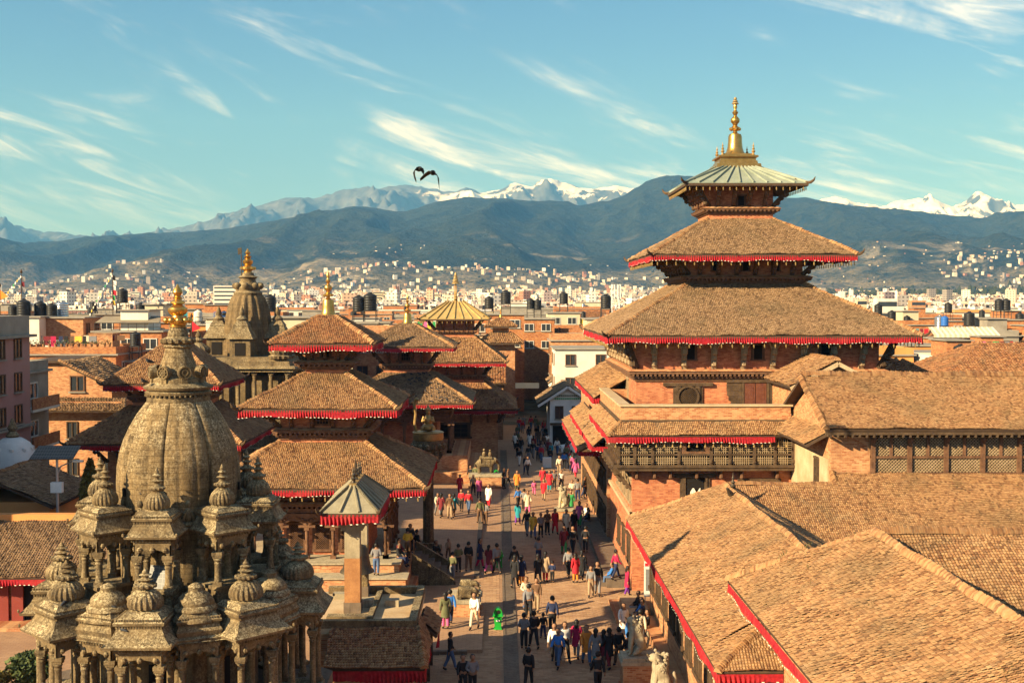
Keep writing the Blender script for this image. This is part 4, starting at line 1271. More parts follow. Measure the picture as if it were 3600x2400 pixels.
def stone_shrine():
    cx, cy = -11.35, 42.5
    r = thing('stone_shrine', 'octagonal grey stone shrine with ribbed central dome ringed by small domed kiosks', 'temple', (cx, cy, 0))
    p = MB()
    for (a, z0, z1) in ((6.2,-2.1,0.1),(5.9,0.1,0.9),(5.55,0.9,1.62)):
        p.lathe(cx, cy, [(a,z0),(a,z1)], 8, rot=math.pi/8)
    p.build('plinth', M['stone_slab'], r)
    # core: lower cell, drum, dome
    c = MB()
    c.lathe(cx, cy, [(2.75,1.62),(2.75,5.1)], 8, rot=math.pi/8)
    c.build('cell_wall', M['stone'], r)
    for i in range(8):                                   # niches of the cell
        a = i*math.pi/4 + math.pi/8 + math.pi/8
        d = Vector((math.cos(a), math.sin(a), 0)); u = Vector((-d.y, d.x, 0))
        n = MB(); b = Vector((cx,cy,0)) + d*2.5
        n.hexa([tuple(b+u*-0.4+V(0,0,1.7)), tuple(b+u*0.4+V(0,0,1.7)), tuple(b+u*0.4+d*0.07+V(0,0,1.7)), tuple(b+u*-0.4+d*0.07+V(0,0,1.7))],
               [tuple(b+u*-0.4+V(0,0,3.3)), tuple(b+u*0.4+V(0,0,3.3)), tuple(b+u*0.4+d*0.07+V(0,0,3.3)), tuple(b+u*-0.4+d*0.07+V(0,0,3.3))])
        n.build('niche', M['dark'], r)
    st = MB()
    st.lathe(cx, cy, [(3.9,4.35),(3.9,4.55),(3.5,4.75),(3.3,5.05),(2.9,5.2),(2.75,5.5),(2.6,5.6)], 8, rot=math.pi/8)
    st.build('terrace', M['stone'], r)
    dm = MB()
    def ribs(t, z):
        f = (t/(math.pi/4)) % 1.0                        # eight bays of three rolls each
        g = (f*3) % 1.0
        k = 0.010*math.sin(math.pi*g)**0.5 - 0.03*(abs(f-0.5)*2)**2
        if f < 0.025 or f > 0.975: k -= 0.02
        if g < 0.04 or g > 0.96: k -= 0.008
        return 1.0 + k*(1.0 if z < 12 else 0.4)
    prof = [(1.98,5.3),(1.99,5.9),(2.04,7.0),(2.10,8.3),(2.13,9.1),(2.10,9.75),(2.02,10.2),(1.88,10.65),(1.68,11.1),(1.42,11.55),(1.20,11.85),(1.08,12.0)]
    dm.lathe(cx, cy, prof, 192, 0, ribs)
    dm.build('main_dome', M['stone_dome'], r, smooth=True)
    ring = MB()
    ring.lathe(cx, cy, [(1.02,11.95),(1.10,12.0),(1.08,12.16),(1.0,12.2),(1.14,12.24),(1.16,12.32),(1.06,12.38),(1.18,12.42),(1.22,12.5),(1.02,12.6),(0.92,12.66),(0.9,12.8),(0.82,12.84)], 32)
    for i in range(40):
        t = math.tau*i/40; ring.ball((cx+1.12*math.cos(t), cy+1.12*math.sin(t), 12.20), 0.05, n=6)
    ring.build('dome_collar', M['stone'], r, smooth=True)
    nk = MB()
    nk.lathe(cx, cy, [(0.80,12.8),(0.74,12.95),(0.62,13.25),(0.5,13.6),(0.44,13.85),(0.52,13.9),(0.46,13.98)], 32)
    nk.build('neck', M['stone_dome'], r, smooth=True)
    for i in range(8):                                   # carved wheel medallions standing round the neck
        a = i*math.pi/4 + math.pi/8 + 0.1; d = Vector((math.cos(a), math.sin(a), 0)); u = Vector((-d.y, d.x, 0))
        b = Vector((cx,cy,13.02)) + d*0.88
        md = MB(); md.tube(b-d*0.09, b+d*0.09, 0.235, 0.235, 16); md.bar(b-V(0,0,0.38), b-V(0,0,0.15), 0.22, 0.16, up=tuple(d))
        mo = md.build('medallion', M['stone'], r)
        rg = MB()
        for j in range(16):
            t0, t1 = math.tau*j/16, math.tau*(j+1)/16
            for rr in (0.2, 0.1):
                rg.bar(b+d*0.11+u*(rr*math.cos(t0))+V(0,0,rr*math.sin(t0)), b+d*0.11+u*(rr*math.cos(t1))+V(0,0,rr*math.sin(t1)), 0.035, 0.05, up=tuple(d))
        for j in range(8):
            t0 = math.tau*j/8
            rg.bar(b+d*0.1, b+d*0.1+u*(0.19*math.cos(t0))+V(0,0,0.19*math.sin(t0)), 0.025, 0.04, up=tuple(d))
        rg.build('wheel', M['stone'], mo)
    lo = MB(); lo.lathe(cx, cy, [(0.42,13.95),(0.5,14.02),(0.56,14.1),(0.5,14.2),(0.36,14.26),(0.36,14.3),(0.34,14.42),(0.26,14.62)], 28)
    for i in range(14):
        t = math.tau*i/14; lo.ball((cx+0.53*math.cos(t), cy+0.53*math.sin(t), 14.1), 0.11, n=6)
    lo.build('lotus_ring', M['stone'], r, smooth=True)
    gd = MB()
    gd.lathe(cx, cy, [(q_*1.28, z_) for q_, z_ in [(0.26,14.6),(0.22,14.68),(0.24,14.74),(0.32,14.8),(0.3,14.88),(0.16,14.95),(0.15,15.0),(0.22,15.06),(0.27,15.16),(0.26,15.27),(0.16,15.36),(0.13,15.4),(0.2,15.44),(0.2,15.5),(0.12,15.56),(0.10,15.6),(0.13,15.64),(0.08,15.7),
        (0.10,15.75),(0.14,15.83),(0.12,15.93),(0.06,16.02),(0.01,16.12)]], 20)
    for i in range(10):
        t = math.tau*i/10; gd.ball((cx+0.42*math.cos(t), cy+0.42*math.sin(t), 14.84), 0.12, n=8)
    gd.build('golden_pinnacle', M['gold'], r, smooth=True)
    # carved figures and pigeon holes on the dome
    for i in range(8):
        a = i*math.pi/4 + math.pi/8; d = Vector((math.cos(a), math.sin(a), 0)); u = Vector((-d.y, d.x, 0))
        b = Vector((cx,cy,8.35)) + d*2.08
        fg = MB(); fg.ball(b-V(0,0,0.1), 0.16, 0.16, 0.30, 8); fg.ball(b+V(0,0,0.28)+d*0.05, 0.12, 0.12, 0.14, 8); fg.ball(b-V(0,0,0.42)+d*0.06, 0.2, 0.2, 0.1, 8)
        for s in (-1,1): fg.bar(b+u*s*0.1+d*0.08, b+u*s*0.2-V(0,0,0.25)+d*0.12, 0.08, 0.08)
        fg.bar(b+V(0,0,0.45), b-V(0,0,0.5), 0.42, 0.05, up=tuple(d))
        fg.build('carved_figure', M['stone'], r, smooth=True)
        a2 = a + math.pi/8; d2 = Vector((math.cos(a2), math.sin(a2), 0))
        hb = MB(); q = Vector((cx,cy,8.95)) + d2*2.10; hb.bar(q-V(0,0,0.13), q+V(0,0,0.13), 0.13, 0.10, up=tuple(d2)); hb.build('pigeon_hole', M['dark'], r)
    # two rings of kiosks
    for i in range(8):
        a = -math.pi/2 + i*math.pi/4
        kiosk(r, cx+2.8*math.cos(a), cy+2.8*math.sin(a), a, 0.58, 6.0, 7.15, 10.0, 0.40, eave=1.48, base=5.2, name='upper_kiosk', fr=(0.34, 0.22))
        kiosk(r, cx+4.2*math.cos(a), cy+4.2*math.sin(a), a, 0.70, 1.75, 3.95, 6.95, 0.53, eave=1.58, base=1.6, name='lower_kiosk', fr=(0.40, 0.23))
        b = a + math.pi/8
        kiosk(r, cx+3.75*math.cos(b), cy+3.75*math.sin(b), b, 0.62, 1.75, 3.95, 6.5, 0.52, floor=False, cols=True, eave=1.25, pinn=False, bulb='plain', name='link_roof')
    sp = MB(); sp.hexa([(cx-0.30,cy-3.05,6.02),(cx+0.36,cy-3.25,6.02),(cx+0.36,cy-3.22,6.02),(cx-0.30,cy-3.02,6.02)], [(cx-0.24,cy-2.75,6.72),(cx+0.36,cy-2.95,6.72),(cx+0.36,cy-2.92,6.72),(cx-0.24,cy-2.72,6.72)])
    so = sp.build('solar_module', M['solar'], org=(cx,cy,0)); so.location = (KX,KY,KZ); so.scale = (KS,KS,KS); tag(so, 'small tilted solar panel leaning inside an upper stone kiosk', 'solar panel')
    r.location = (KX,KY,KZ); r.scale = (KS,KS,KS)
    return r
KX, KY, KZ, KS = -10.01, 37.5, 1.83, 0.882

def m_solar():
    t = NT('solar cells'); p = t.pos()
    br = t.new('ShaderNodeTexBrick'); uv, _ = wall_uv(t); t.l.new(uv, br.inputs['Vector']); br.offset = 0
    br.inputs['Scale'].default_value = 1.0; br.inputs['Brick Width'].default_value = 0.14; br.inputs['Row Height'].default_value = 0.14; br.inputs['Mortar Size'].default_value = 0.008
    br.inputs['Color1'].default_value = (0.06,0.055,0.05,1); br.inputs['Color2'].default_value = (0.075,0.07,0.06,1); br.inputs['Mortar'].default_value = (0.20,0.18,0.15,1)
    return t.done(br.outputs['Color'], 0.45, 0, 0.3)
M['solar'] = m_solar()
stone_shrine()

M['stone_tower'] = m_stone('brown tower stone', (0.10,0.066,0.032), (0.24,0.155,0.07), (0.46,0.36,0.20), (0.6,0.25), 0.6)
def stone_tower():
    cx, cy = -20.0, 96.0
    r = thing('stone_tower', 'slender carved stone tower temple with golden pinnacle and columned storeys', 'temple', (cx, cy, 0))
    b = MB(); b.frus(cx, cy, 4.6, 4.6, 0, 4.3, 4.3, 4.2); b.frus(cx, cy, 3.4, 3.4, 4.2, 3.4, 3.4, 9.8)
    b.build('core', M['stone'], r)
    sl = MB()
    for (w_, z0, z1) in ((4.2,7.0,7.3),(4.3,10.1,10.35),(4.5,10.35,10.55),(4.0,10.55,10.9),(3.6,10.9,11.2)): sl.frus(cx, cy, w_, w_, z0, w_*0.98, w_*0.98, z1)
    sl.build('storey_slab', M['stone'], r)
    for i in range(7):
        for zz, z1 in ((7.3,10.1),):
            u = -3.8 + 7.6*i/6
            stone_column(r, cx+u, cy-3.9, zz, z1, 0.16); stone_column(r, cx+3.9, cy+u, zz, z1, 0.16)
    sh = MB()
    def ribs(t, z): return 1 + 0.05*math.cos(16*t) - 0.05*abs(math.sin(2*t))
    sh.lathe(cx, cy, [(2.0,11.0),(2.0,11.6),(1.95,12.5),(1.85,13.6),(1.68,14.6),(1.5,15.3),(1.3,15.8),(1.05,16.1)], 96, 0, ribs)
    sh.build('spire', M['stone_tower'], r, smooth=True)
    cp = MB(); cp.lathe(cx, cy, [(1.1,16.0),(1.15,16.2),(0.95,16.35),(1.0,16.6),(0.75,16.9),(0.6,17.2),(0.62,17.35),(0.8,17.45),(0.5,17.6),(0.45,17.8)], 24)
    for i in range(8):
        t = math.tau*i/8; cp.ball((cx+1.0*math.cos(t), cy+1.0*math.sin(t), 16.75), 0.28, n=8)
    cp.build('crown_ring', M['stone'], r, smooth=True)
    g = MB(); g.lathe(cx, cy, [(0.4,17.75),(0.3,17.95),(0.55,18.1),(0.55,18.25),(0.25,18.4),(0.4,18.6),(0.42,18.75),(0.22,18.95),(0.3,19.1),(0.14,19.25),(0.22,19.4),(0.1,19.6),(0.02,19.75)], 16)
    for i in range(8):
        t = math.tau*i/8; g.ball((cx+0.52*math.cos(t), cy+0.52*math.sin(t), 18.17), 0.15, n=6)
    g.build('golden_pinnacle', M['gold'], r, smooth=True)
    f = MB(); f.tube((cx-0.45,cy-0.3,16.8), (cx-0.45,cy-0.3,19.8), 0.04); f.add([(cx-0.45,cy-0.3,19.8),(cx-0.75,cy-0.3,19.75),(cx-0.7,cy-0.32,19.2),(cx-0.45,cy-0.3,19.3)], [(0,1,2,3)]); f.build('flag_mast', M['bronze'], r)
    for (ax, ay, s) in ((0,-1,1.0),(1,0,1.0),(-1,0,1.0)):
        px, py = cx+ax*2.35, cy+ay*2.35
        k = node('porch', r)
        q = MB(); q.frus(px, py, 0.8, 0.8, 11.2, 0.8, 0.8, 12.6); q.frus(px, py, 1.05, 1.05, 12.6, 0.95, 0.95, 12.8); q.frus(px, py, 0.95, 0.95, 12.8, 0.55, 0.55, 13.6); q.frus(px, py, 0.62, 0.62, 13.6, 0.35, 0.35, 14.0)
        q.build('porch_body', M['stone'], k); q = MB(); q.lathe(px, py, [(0.4,13.98),(0.45,14.15),(0.2,14.4),(0.25,14.6),(0.05,15.1)], 12); q.build('pinnacle', M['stone'], k, smooth=True)
        q = MB(); q.box(px-0.4, py-0.84, 11.3, px+0.4, py-0.78, 12.3); q.build('doorway', M['dark'], k)
    for sx in (-1, 1):
        for sy in (-1, 1):
            px, py = cx+sx*3.2, cy+sy*3.2
            q = MB(); q.lathe(px, py, [(0.9,11.1),(0.95,11.3),(0.75,11.4),(0.9,11.6),(0.85,11.9),(0.5,12.2),(0.25,12.35),(0.35,12.5),(0.15,12.7),(0.22,12.85),(0.03,13.3)], 32, mod=lambda t, z: 1+0.06*math.cos(16*t)); q.build('corner_dome', M['stone'], r, smooth=True)
    return r
stone_tower()
# ---------------------------------------------------------------- the square
def m_paving():
    t = NT('brick paving'); p = t.pos()
    br = t.new('ShaderNodeTexBrick'); t.l.new(p, br.inputs['Vector'])
    br.inputs['Scale'].default_value = 1.0; br.inputs['Brick Width'].default_value = 0.36; br.inputs['Row Height'].default_value = 0.18; br.inputs['Mortar Size'].default_value = 0.008
    br.inputs['Color1'].default_value = (0.38,0.215,0.115,1); br.inputs['Color2'].default_value = (0.44,0.26,0.145,1); br.inputs['Mortar'].default_value = (0.22,0.13,0.085,1)
    a = t.noise(p, 0.35, 6, 0.6); b = t.noise(p, 4, 4, 0.6)
    col = t.mix(t.maprange(a, 0.45, 0.75, 0, 0.6), br.outputs['Color'], (0.24,0.125,0.075))
    col = t.mix(t.maprange(b, 0.5, 0.8, 0, 0.4), col, (0.42,0.26,0.15))
    d_ = t.noise(p, 0.9, 8, 0.72, 0.5)
    col = t.mix(t.maprange(d_, 0.52, 0.70, 0.0, 0.55), col, (0.19,0.105,0.062))
    t.bump(br.outputs['Fac'], -0.3, 0.01)
    return t.done(col, 0.85)
M['paving'] = m_paving()
M['paver'] = m_tile('fired paver', [(0.0, (0.33,0.18,0.095)), (0.4, (0.40,0.23,0.125)), (1.0, (0.47,0.285,0.16))], moss=(0.23,0.12,0.07), mossamt=0.6)
sq = MB(); sq.add([(-42,18,0),(60,18,0),(60,150,0),(-42,150,0)], [(0,1,2,3)])
square = sq.build('square_ground', M['paving'], kind='structure')
# brick pavers laid in rows over the part of the square one can look down on
def pavers():
    rs = np.random.RandomState(4)
    L, W = 0.36, 0.18
    xs = np.arange(-2.6, 8.4, L); ys_ = np.arange(38.5, 76, W)
    X, Y = np.meshgrid(xs, ys_); X = X + (np.arange(len(ys_)) % 2)[:, None]*L/2
    X, Y = X.ravel(), Y.ravel()
    kp = ~((X > 0.06) & (X < 1.08))
    kp &= ~((X < -2.4) & (Y < 51))
    X, Y = X[kp], Y[kp]
    n = len(X)
    # blocks of paving turned by half a brick so that the courses do not run on for ever
    h = 0.014 + rs.normal(0, 0.004, n)
    d = Y + np.abs(X - 1.5)*0.05
    order = np.argsort(np.where((X > -1.0) & (X < 6.0), d, 1e3))
    ind = order[:300]; rest = order[300:]
    pm = bpy.data.meshes.new('paver')
    a, b = L/2-0.008, W/2-0.007
    pm.from_pydata([(-a,-b,0.001),(a,-b,0.001),(a,b,0.001),(-a,b,0.001),(-a+0.01,-b+0.01,0.016),(a-0.01,-b+0.01,0.016),(a-0.01,b-0.01,0.016),(-a+0.01,b-0.01,0.016)], [], [(4,5,6,7),(0,1,5,4),(1,2,6,5),(2,3,7,6),(3,0,4,7)])
    pm.materials.append(M['paver'])
    for i in ind:
        o = bpy.data.objects.new('paver', pm); link(o, square); o.location = (X[i], Y[i], rs.normal(0, 0.002)); o.rotation_euler = (0,0,rs.normal(0,0.01))
    T = np.array([v.co[:] for v in pm.vertices]); Q = np.array([p.vertices[:] for p in pm.polygons])
    v = T[None] + np.stack([X[rest], Y[rest], rs.normal(0, 0.003, len(rest))], -1)[:, None, :]
    v[:, 4:, :2] += rs.normal(0, 0.002, (len(rest), 4, 2))
    mesh_np('paver_field', v.reshape(-1,3), (Q[None]+(np.arange(len(rest))*8)[:,None,None]).reshape(-1,4), M['paver'], square, kind='stuff')
pavers()
# stone drain that runs the length of the square, raised platforms left of it, kerbs
dr = MB()
for i in range(70):
    y = 37 + i*1.25
    dr.box(0.24, y, 0.002, 0.36, y+1.235, 0.035); dr.box(0.78, y, 0.002, 0.90, y+1.235, 0.035)
    dr.box(0.36, y, 0.002, 0.78, y+1.235, 0.012)
d = dr.build('drain', M['stone_slab'], org=(0.2,40,0)); tag(d, kind='structure')
gr = MB()
for k in range(5): gr.box(0.40+k*0.065, 45.9, 0.02, 0.44+k*0.065, 46.3, 0.05)
gr.box(0.36,45.85,0.02,0.76,45.9,0.05); gr.box(0.36,46.3,0.02,0.76,46.35,0.05)
g = gr.build('drain_grating', M['iron'], org=(0.2,46,0)); tag(g, 'small dark iron grating set in the stone drain', 'grating')
pl = MB(); pl.box(-12, 66.5, 0, -1.35, 96, 0.16)
pl2 = pl.build('platform', M['paving'], org=(-5,80,0)); tag(pl2, kind='structure')
kb = MB()
for i in range(48):
    y = 66.5 + i*0.62
    kb.box(-1.35, y, 0.0, -1.05, y+0.61, 0.165)
for i in range(20):
    x = -7.35+i*0.3
    kb.box(x, 52.0, 0, x+0.29, 52.28, 0.17) if x < -0.6 else None
k2 = kb.build('kerb', M['stone_slab'], org=(-1.2,70,0)); tag(k2, kind='structure')
pl = MB(); pl.box(-7.4, 52.28, 0, -0.7, 60.4, 0.16)
tag(pl.build('platform', M['paving'], org=(-4,56,0)), kind='structure')

# ---------------------------------------------------------------- palace ranges along the right side
def lattice_panel(parent, x0, x1, z0, z1, y, s=0.13, t=0.03, diag=True, mat='wood', name='lattice_screen'):
    mb = MB()
    w, h = x1-x0, z1-z0
    if diag:
        n = max(3, int((w+h)/s))
        for i in range(1, n):
            q = (w+h)*i/n
            for flip in (0, 1):
                a = (q, 0.0) if q <= w else (w, q-w)
                b = (0.0, q) if q <= h else (q-h, h)
                if flip: a, b = (w-a[0], a[1]), (w-b[0], b[1])
                mb.bar((x0+a[0], y-0.02*flip, z0+a[1]), (x0+b[0], y-0.02*flip, z0+b[1]), t, t)
    else:
        for i in range(1, int(w/s)): mb.box(x0+i*s-t/2, y-t, z0, x0+i*s+t/2, y, z1)
        for i in range(1, int(h/s)): mb.box(x0, y-t*1.3, z0+i*s-t/2, x1, y-t*0.3, z0+i*s+t/2)
    return mb.build(name, M[mat], parent, kind='stuff')

def gallery_block():
    r = thing('gallery_wing', 'palace block with overhanging dark lattice gallery below a red fringed eave', 'building', (11, 69, 0))
    b = MB(); b.box(7.2, 63.6, 0, 15.8, 76, 6.8); b.box(6.6, 63.62, 6.8, 15.79, 76, 8.6); b.build('wall', M['brick'], r)
    mo = MB(); mo.box(7.05, 63.42, 4.05, 15.7, 63.6, 4.25); mo.box(7.02, 63.42, 4.05, 7.2, 76, 4.25); mo.build('string_course', M['plaster'], r)
    # parapet above the eave
    p = MB()
    p.box(6.54, 63.3, 8.5, 15.6, 63.75, 9.93); p.box(6.54, 63.76, 8.5, 7.0, 76, 9.93); p.box(7.0, 75.6, 8.5, 9, 76, 9.93)
    p.build('parapet', M['brick_old'], r)
    c = MB(); c.box(6.46, 63.2, 9.93, 15.7, 63.85, 10.02); c.box(6.46, 63.86, 9.93, 7.08, 76.05, 10.02); c.build('coping', M['plaster'], r)
    f = MB(); f.box(7.0, 63.75, 8.5, 15.6, 75.6, 8.75); f.build('terrace_floor', M['stone_slab'], r)
    bm_ = MB(); bm_.box(6.50, 63.26, 9.05, 15.5, 63.3, 9.22); bm_.box(6.50, 63.3, 9.05, 6.54, 76, 9.22); bm_.build('timber_band', M['wood'], r)
    # skirt roof
    e = [(5.8,62.55,8.42),(15.9,62.55,8.42),(15.9,63.3,9.05),(6.52,63.3,9.05)]
    w_ = [(5.8,75.6,8.42),(5.8,62.55,8.42),(6.52,63.3,9.05),(6.52,75.6,9.05)]
    s = MB(); s.slab(e, 0.12); s.slab(w_, 0.12); rf = s.build('skirt_roof', M['deck'], r)
    tiles('tile_cover', rf, [e, w_], 0.10, 0.12, M['tile'], seed=51)
    ridge_cap(rf, e[0], e[3], 0.3, 0.2, 0.15)
    fringe(r, [(5.8,75.6,8.36),(5.8,62.55,8.36),(14.6,62.55,8.36)], 0.28, closed=False, seed=5)
    bb = MB()
    for i in range(22):
        x = 6.2+i*0.43; z = 7.98
        bb.lathe(x, 62.6, [(0.06,z-0.14),(0.04,z-0.06),(0.015,z)], 6); bb.box(x-0.008, 62.592, z, x+0.008, 62.608, z+0.12)
    bb.build('wind_bell_row', M['gold_dull'], r, kind='stuff')
    # lattice gallery
    y = 62.95
    fl = MB(); fl.box(6.35, y-0.1, 6.55, 15.75, 63.6, 6.72); fl.box(6.2, y-0.18, 6.72, 15.78, 63.6, 6.86); fl.box(6.35, y-0.08, 7.36, 15.75, y+0.05, 7.46); fl.box(6.3, y-0.1, 8.22, 15.75, 63.6, 8.36)
    fl.build('gallery_beam', M['wood'], r)
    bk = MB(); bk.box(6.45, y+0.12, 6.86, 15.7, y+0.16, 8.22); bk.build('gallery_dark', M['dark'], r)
    xs = [6.4,7.25,8.2,9.6,11.3,12.3,13.6,14.7,15.65]
    for i, x in enumerate(xs):
        q = MB(); q.box(x-0.08, y-0.1, 6.86, x+0.08, y+0.1, 8.22); q.ball((x, y-0.12, 7.05), 0.09, 0.07, 0.14, 6); q.build('post', M['wood'], r)
    for i in range(len(xs)-1):
        a, b = xs[i]+0.08, xs[i+1]-0.08
        lattice_panel(r, a, b, 6.86, 7.36, y, 0.115, 0.035, False, 'wood_pale')
        if i == 3:
            o = MB()
            for (u0,u1,z0,z1) in ((a,a+0.3,7.46,8.22),(b-0.3,b,7.46,8.22),(a+0.3,b-0.3,7.46,7.58)): o.box(u0,y-0.06,z0,u1,y+0.02,z1)
            o.build('window', M['wood_red'], r)
        else: lattice_panel(r, a, b, 7.46, 8.22, y, 0.115, 0.035, False, 'wood_pale')
    for x in (7.4, 8.35, 9.2, 10.6, 11.9, 13.0, 14.9):
        q = MB(); q.box(x-0.08, 63.2, 6.1, x+0.08, 63.6, 6.55); q.ball((x, 63.2, 6.25), 0.1, 0.1, 0.2, 6); q.build('bracket', M['wood_red'], r)
    window(r, 10.55, 4.75, 1.0, 1.35, 63.6, 'wood', wing=0.45, kind=None, depth=0.14)
    window(r, 14.0, 4.75, 1.0, 1.1, 63.6, 'wood', wing=0.5, kind='lattice', depth=0.14)
    # street side: windows, timber brackets and stacked lower roofs
    for yy in (64.7, 66.6, 68.6, 70.6):
        window(r, yy, 4.75, 0.8, 1.2, 7.2, 'wood_pale', 'W', 'lattice', 0.3)
    for yy in (65.0, 67.6, 70.2):
        window(r, yy, 1.4, 0.8, 1.3, 7.2, 'wood', 'W', 'lattice', 0.3)
    for yy in np.arange(64, 75, 1.4):
        strut(r, (7.2, yy, 5.4), (6.1, yy, 6.6), 0.2, 'wood', int(yy*10))
    dg = MB(); dg.box(6.2, 63.3, 6.55, 7.2, 76, 6.86); dg.box(6.35, 63.3, 7.36, 6.6, 76, 7.46); dg.build('gallery_beam', M['wood'], r)
    for yy in np.arange(64.2, 75.5, 1.5):
        q = MB(); q.box(6.35, yy-0.07, 6.86, 6.5, yy+0.07, 8.3); q.build('post', M['wood'], r)
    st = MB(); st.box(5.9, 64.2, 0, 7.2, 84, 0.45); st.box(5.2, 64.5, 0, 5.9, 84, 0.22); st.build('bench_step', M['stone_slab'], r)
    return r
gallery_block()
cl = MB()
for k in range(9): cl.add([(10.28+k*0.06,63.38+0.03*(k%2),4.85),(10.34+k*0.06,63.38-0.03*(k%2)+0.03,4.85),(10.34+k*0.06,63.4,5.45+0.12*math.sin(k)),(10.28+k*0.06,63.4,5.45+0.12*math.sin(k-1))], [(0,1,2,3)])
o = cl.build('hanging_cloth', M['cloth_white'], org=(10.5,63.4,4.8)); tag(o, 'white cloth hung over the sill of the open dark palace window', 'cloth')

def street_wing():
    r = thing('street_wing', 'palace wing beyond the gallery with stacked tiled roofs sloping to the street', 'building', (8, 84, 0))
    b = MB(); b.box(7.0, 76.02, 0, 11, 100, 9.3); b.build('wall', M['brick_old'], r)
    for j, (x0, z0, x1, z1, y0, y1) in enumerate(((5.55,7.0,6.6,7.9,70.0,91),(5.3,5.7,6.9,6.6,78,98),(6.1,9.35,8.9,11.0,76.2,94))):
        q = [(x0,y1,z0),(x0,y0,z0),(x1,y0,z1),(x1,y1,z1)]
        s = MB(); s.slab(q, 0.12); rf = s.build('roof', M['deck'], r)
        tiles('tile_cover', rf, [q], 0.2, 0.2, M['tile'], seed=60+j)
        fringe(r, [(x0,y1,z0-0.05),(x0,y0,z0-0.05),(x1-0.1,y0,z0-0.05)], 0.3, closed=False, seed=j+60)
        ridge_cap(rf, q[1], q[2], 0.3, 0.2, 0.15)
    for yy in np.arange(77.5, 98, 2.4):
        window(r, yy, 3.2, 0.9, 1.3, 7.0, 'wood', 'W', 'bars', 0.3)
        window(r, yy, 0.8, 0.9, 1.3, 7.0, 'wood', 'W', 'bars', 0.3)
    b = MB(); b.box(8.9, 76.3, 9.2, 11, 92, 10.9); b.build('upper_wall', M['brick'], r)
street_wing()

def lattice_wing():
    r = thing('lattice_wing', 'palace range with long row of diamond lattice windows under a tiled roof', 'building', (20, 60, 0))
    b = MB(); b.box(15.8, 56.3, 0, 36, 64, 9.6); b.build('wall', M['brick_old'], r)
    g = MB(); g.add([(15.8,56.3,9.6),(15.8,64,9.6),(15.8,60.1,11.3)], [(0,2,1)]); g.build('gable', M['brick_old'], r)
    pw = MB(); pw.box(15.72, 56.6, 4.5, 15.79, 63.5, 8.0); pw.build('plaster_face', M['plaster'], r)
    window(r, 58.4, 6.6, 0.5, 1.2, 15.72, 'wood', 'W', 'bars', 0.0)
    S = [(15.3,55.35,9.52),(36,55.35,9.52),(36,60.1,11.72),(15.3,60.1,11.72)]
    N_ = [(36,64.9,9.52),(15.3,64.9,9.52),(15.3,60.1,11.72),(36,60.1,11.72)]
    s = MB(); s.slab(S, 0.14); s.slab(N_, 0.14); rf = s.build('roof', M['deck'], r)
    tiles('tile_cover', rf, [S], 0.10, 0.12, M['tile'], seed=71)
    ridge_cap(rf, (15.3,60.1,11.76), (36,60.1,11.76), 0.4, 0.26, 0.12); ridge_cap(rf, S[0], S[3], 0.4, 0.24, 0.14)
    ef = MB(); ef.box(15.3, 55.38, 9.28, 36, 55.5, 9.40)
    for i in range(60): ef.box(15.5+i*0.34, 55.36, 9.16, 15.58+i*0.34, 56.3, 9.28)
    ef.build('eave_board', M['wood'], r)
    # window band: bays of paired lattices above and a wide one below
    y = 56.28
    x = 17.75
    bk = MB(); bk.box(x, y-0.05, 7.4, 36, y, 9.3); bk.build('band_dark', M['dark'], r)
    fr_ = MB(); fr_.box(x-0.15, y-0.22, 7.28, 36, y, 7.42); fr_.box(x-0.1, y-0.2, 8.10, 36, y-0.05, 8.20); fr_.box(x-0.1, y-0.2, 9.15, 36, y-0.02, 9.3); fr_.build('window_rail', M['wood_red'], r)
    k = 0
    while x < 35:
        q = MB(); q.box(x-0.1, y-0.24, 7.42, x+0.1, y-0.05, 9.15); q.ball((x, y-0.25, 9.0), 0.16, 0.07, 0.16, 8); q.build('post', M['wood_red'], r)
        q = MB(); q.box(x+0.80, y-0.18, 8.20, x+0.94, y-0.06, 9.15); q.build('mullion', M['wood_red'], r)
        lattice_panel(r, x+0.1, x+1.64, 7.42, 8.10, y-0.08, 0.15, 0.042, True, 'wood_pale')
        lattice_panel(r, x+0.1, x+0.80, 8.20, 9.15, y-0.08, 0.15, 0.042, True, 'wood_pale')
        lattice_panel(r, x+0.94, x+1.64, 8.20, 9.15, y-0.08, 0.15, 0.042, True, 'wood_pale')
        x += 1.74
    # pent roof on the side wall
    P = [(14.75,63.2,8.6),(14.75,57.0,8.6),(15.85,56.4,9.35),(15.85,63.6,9.35)]
    s = MB(); s.slab(P, 0.12); pr = s.build('pent_roof', M['deck'], r)
    tiles('tile_cover', pr, [P], 0.10, 0.12, M['tile'], seed=73)
    cp = MB(); cp.box(15.5, 63.35, 9.9, 16.6, 63.75, 10.4); cp.build('end_pier', M['brick_old'], r)
lattice_wing()

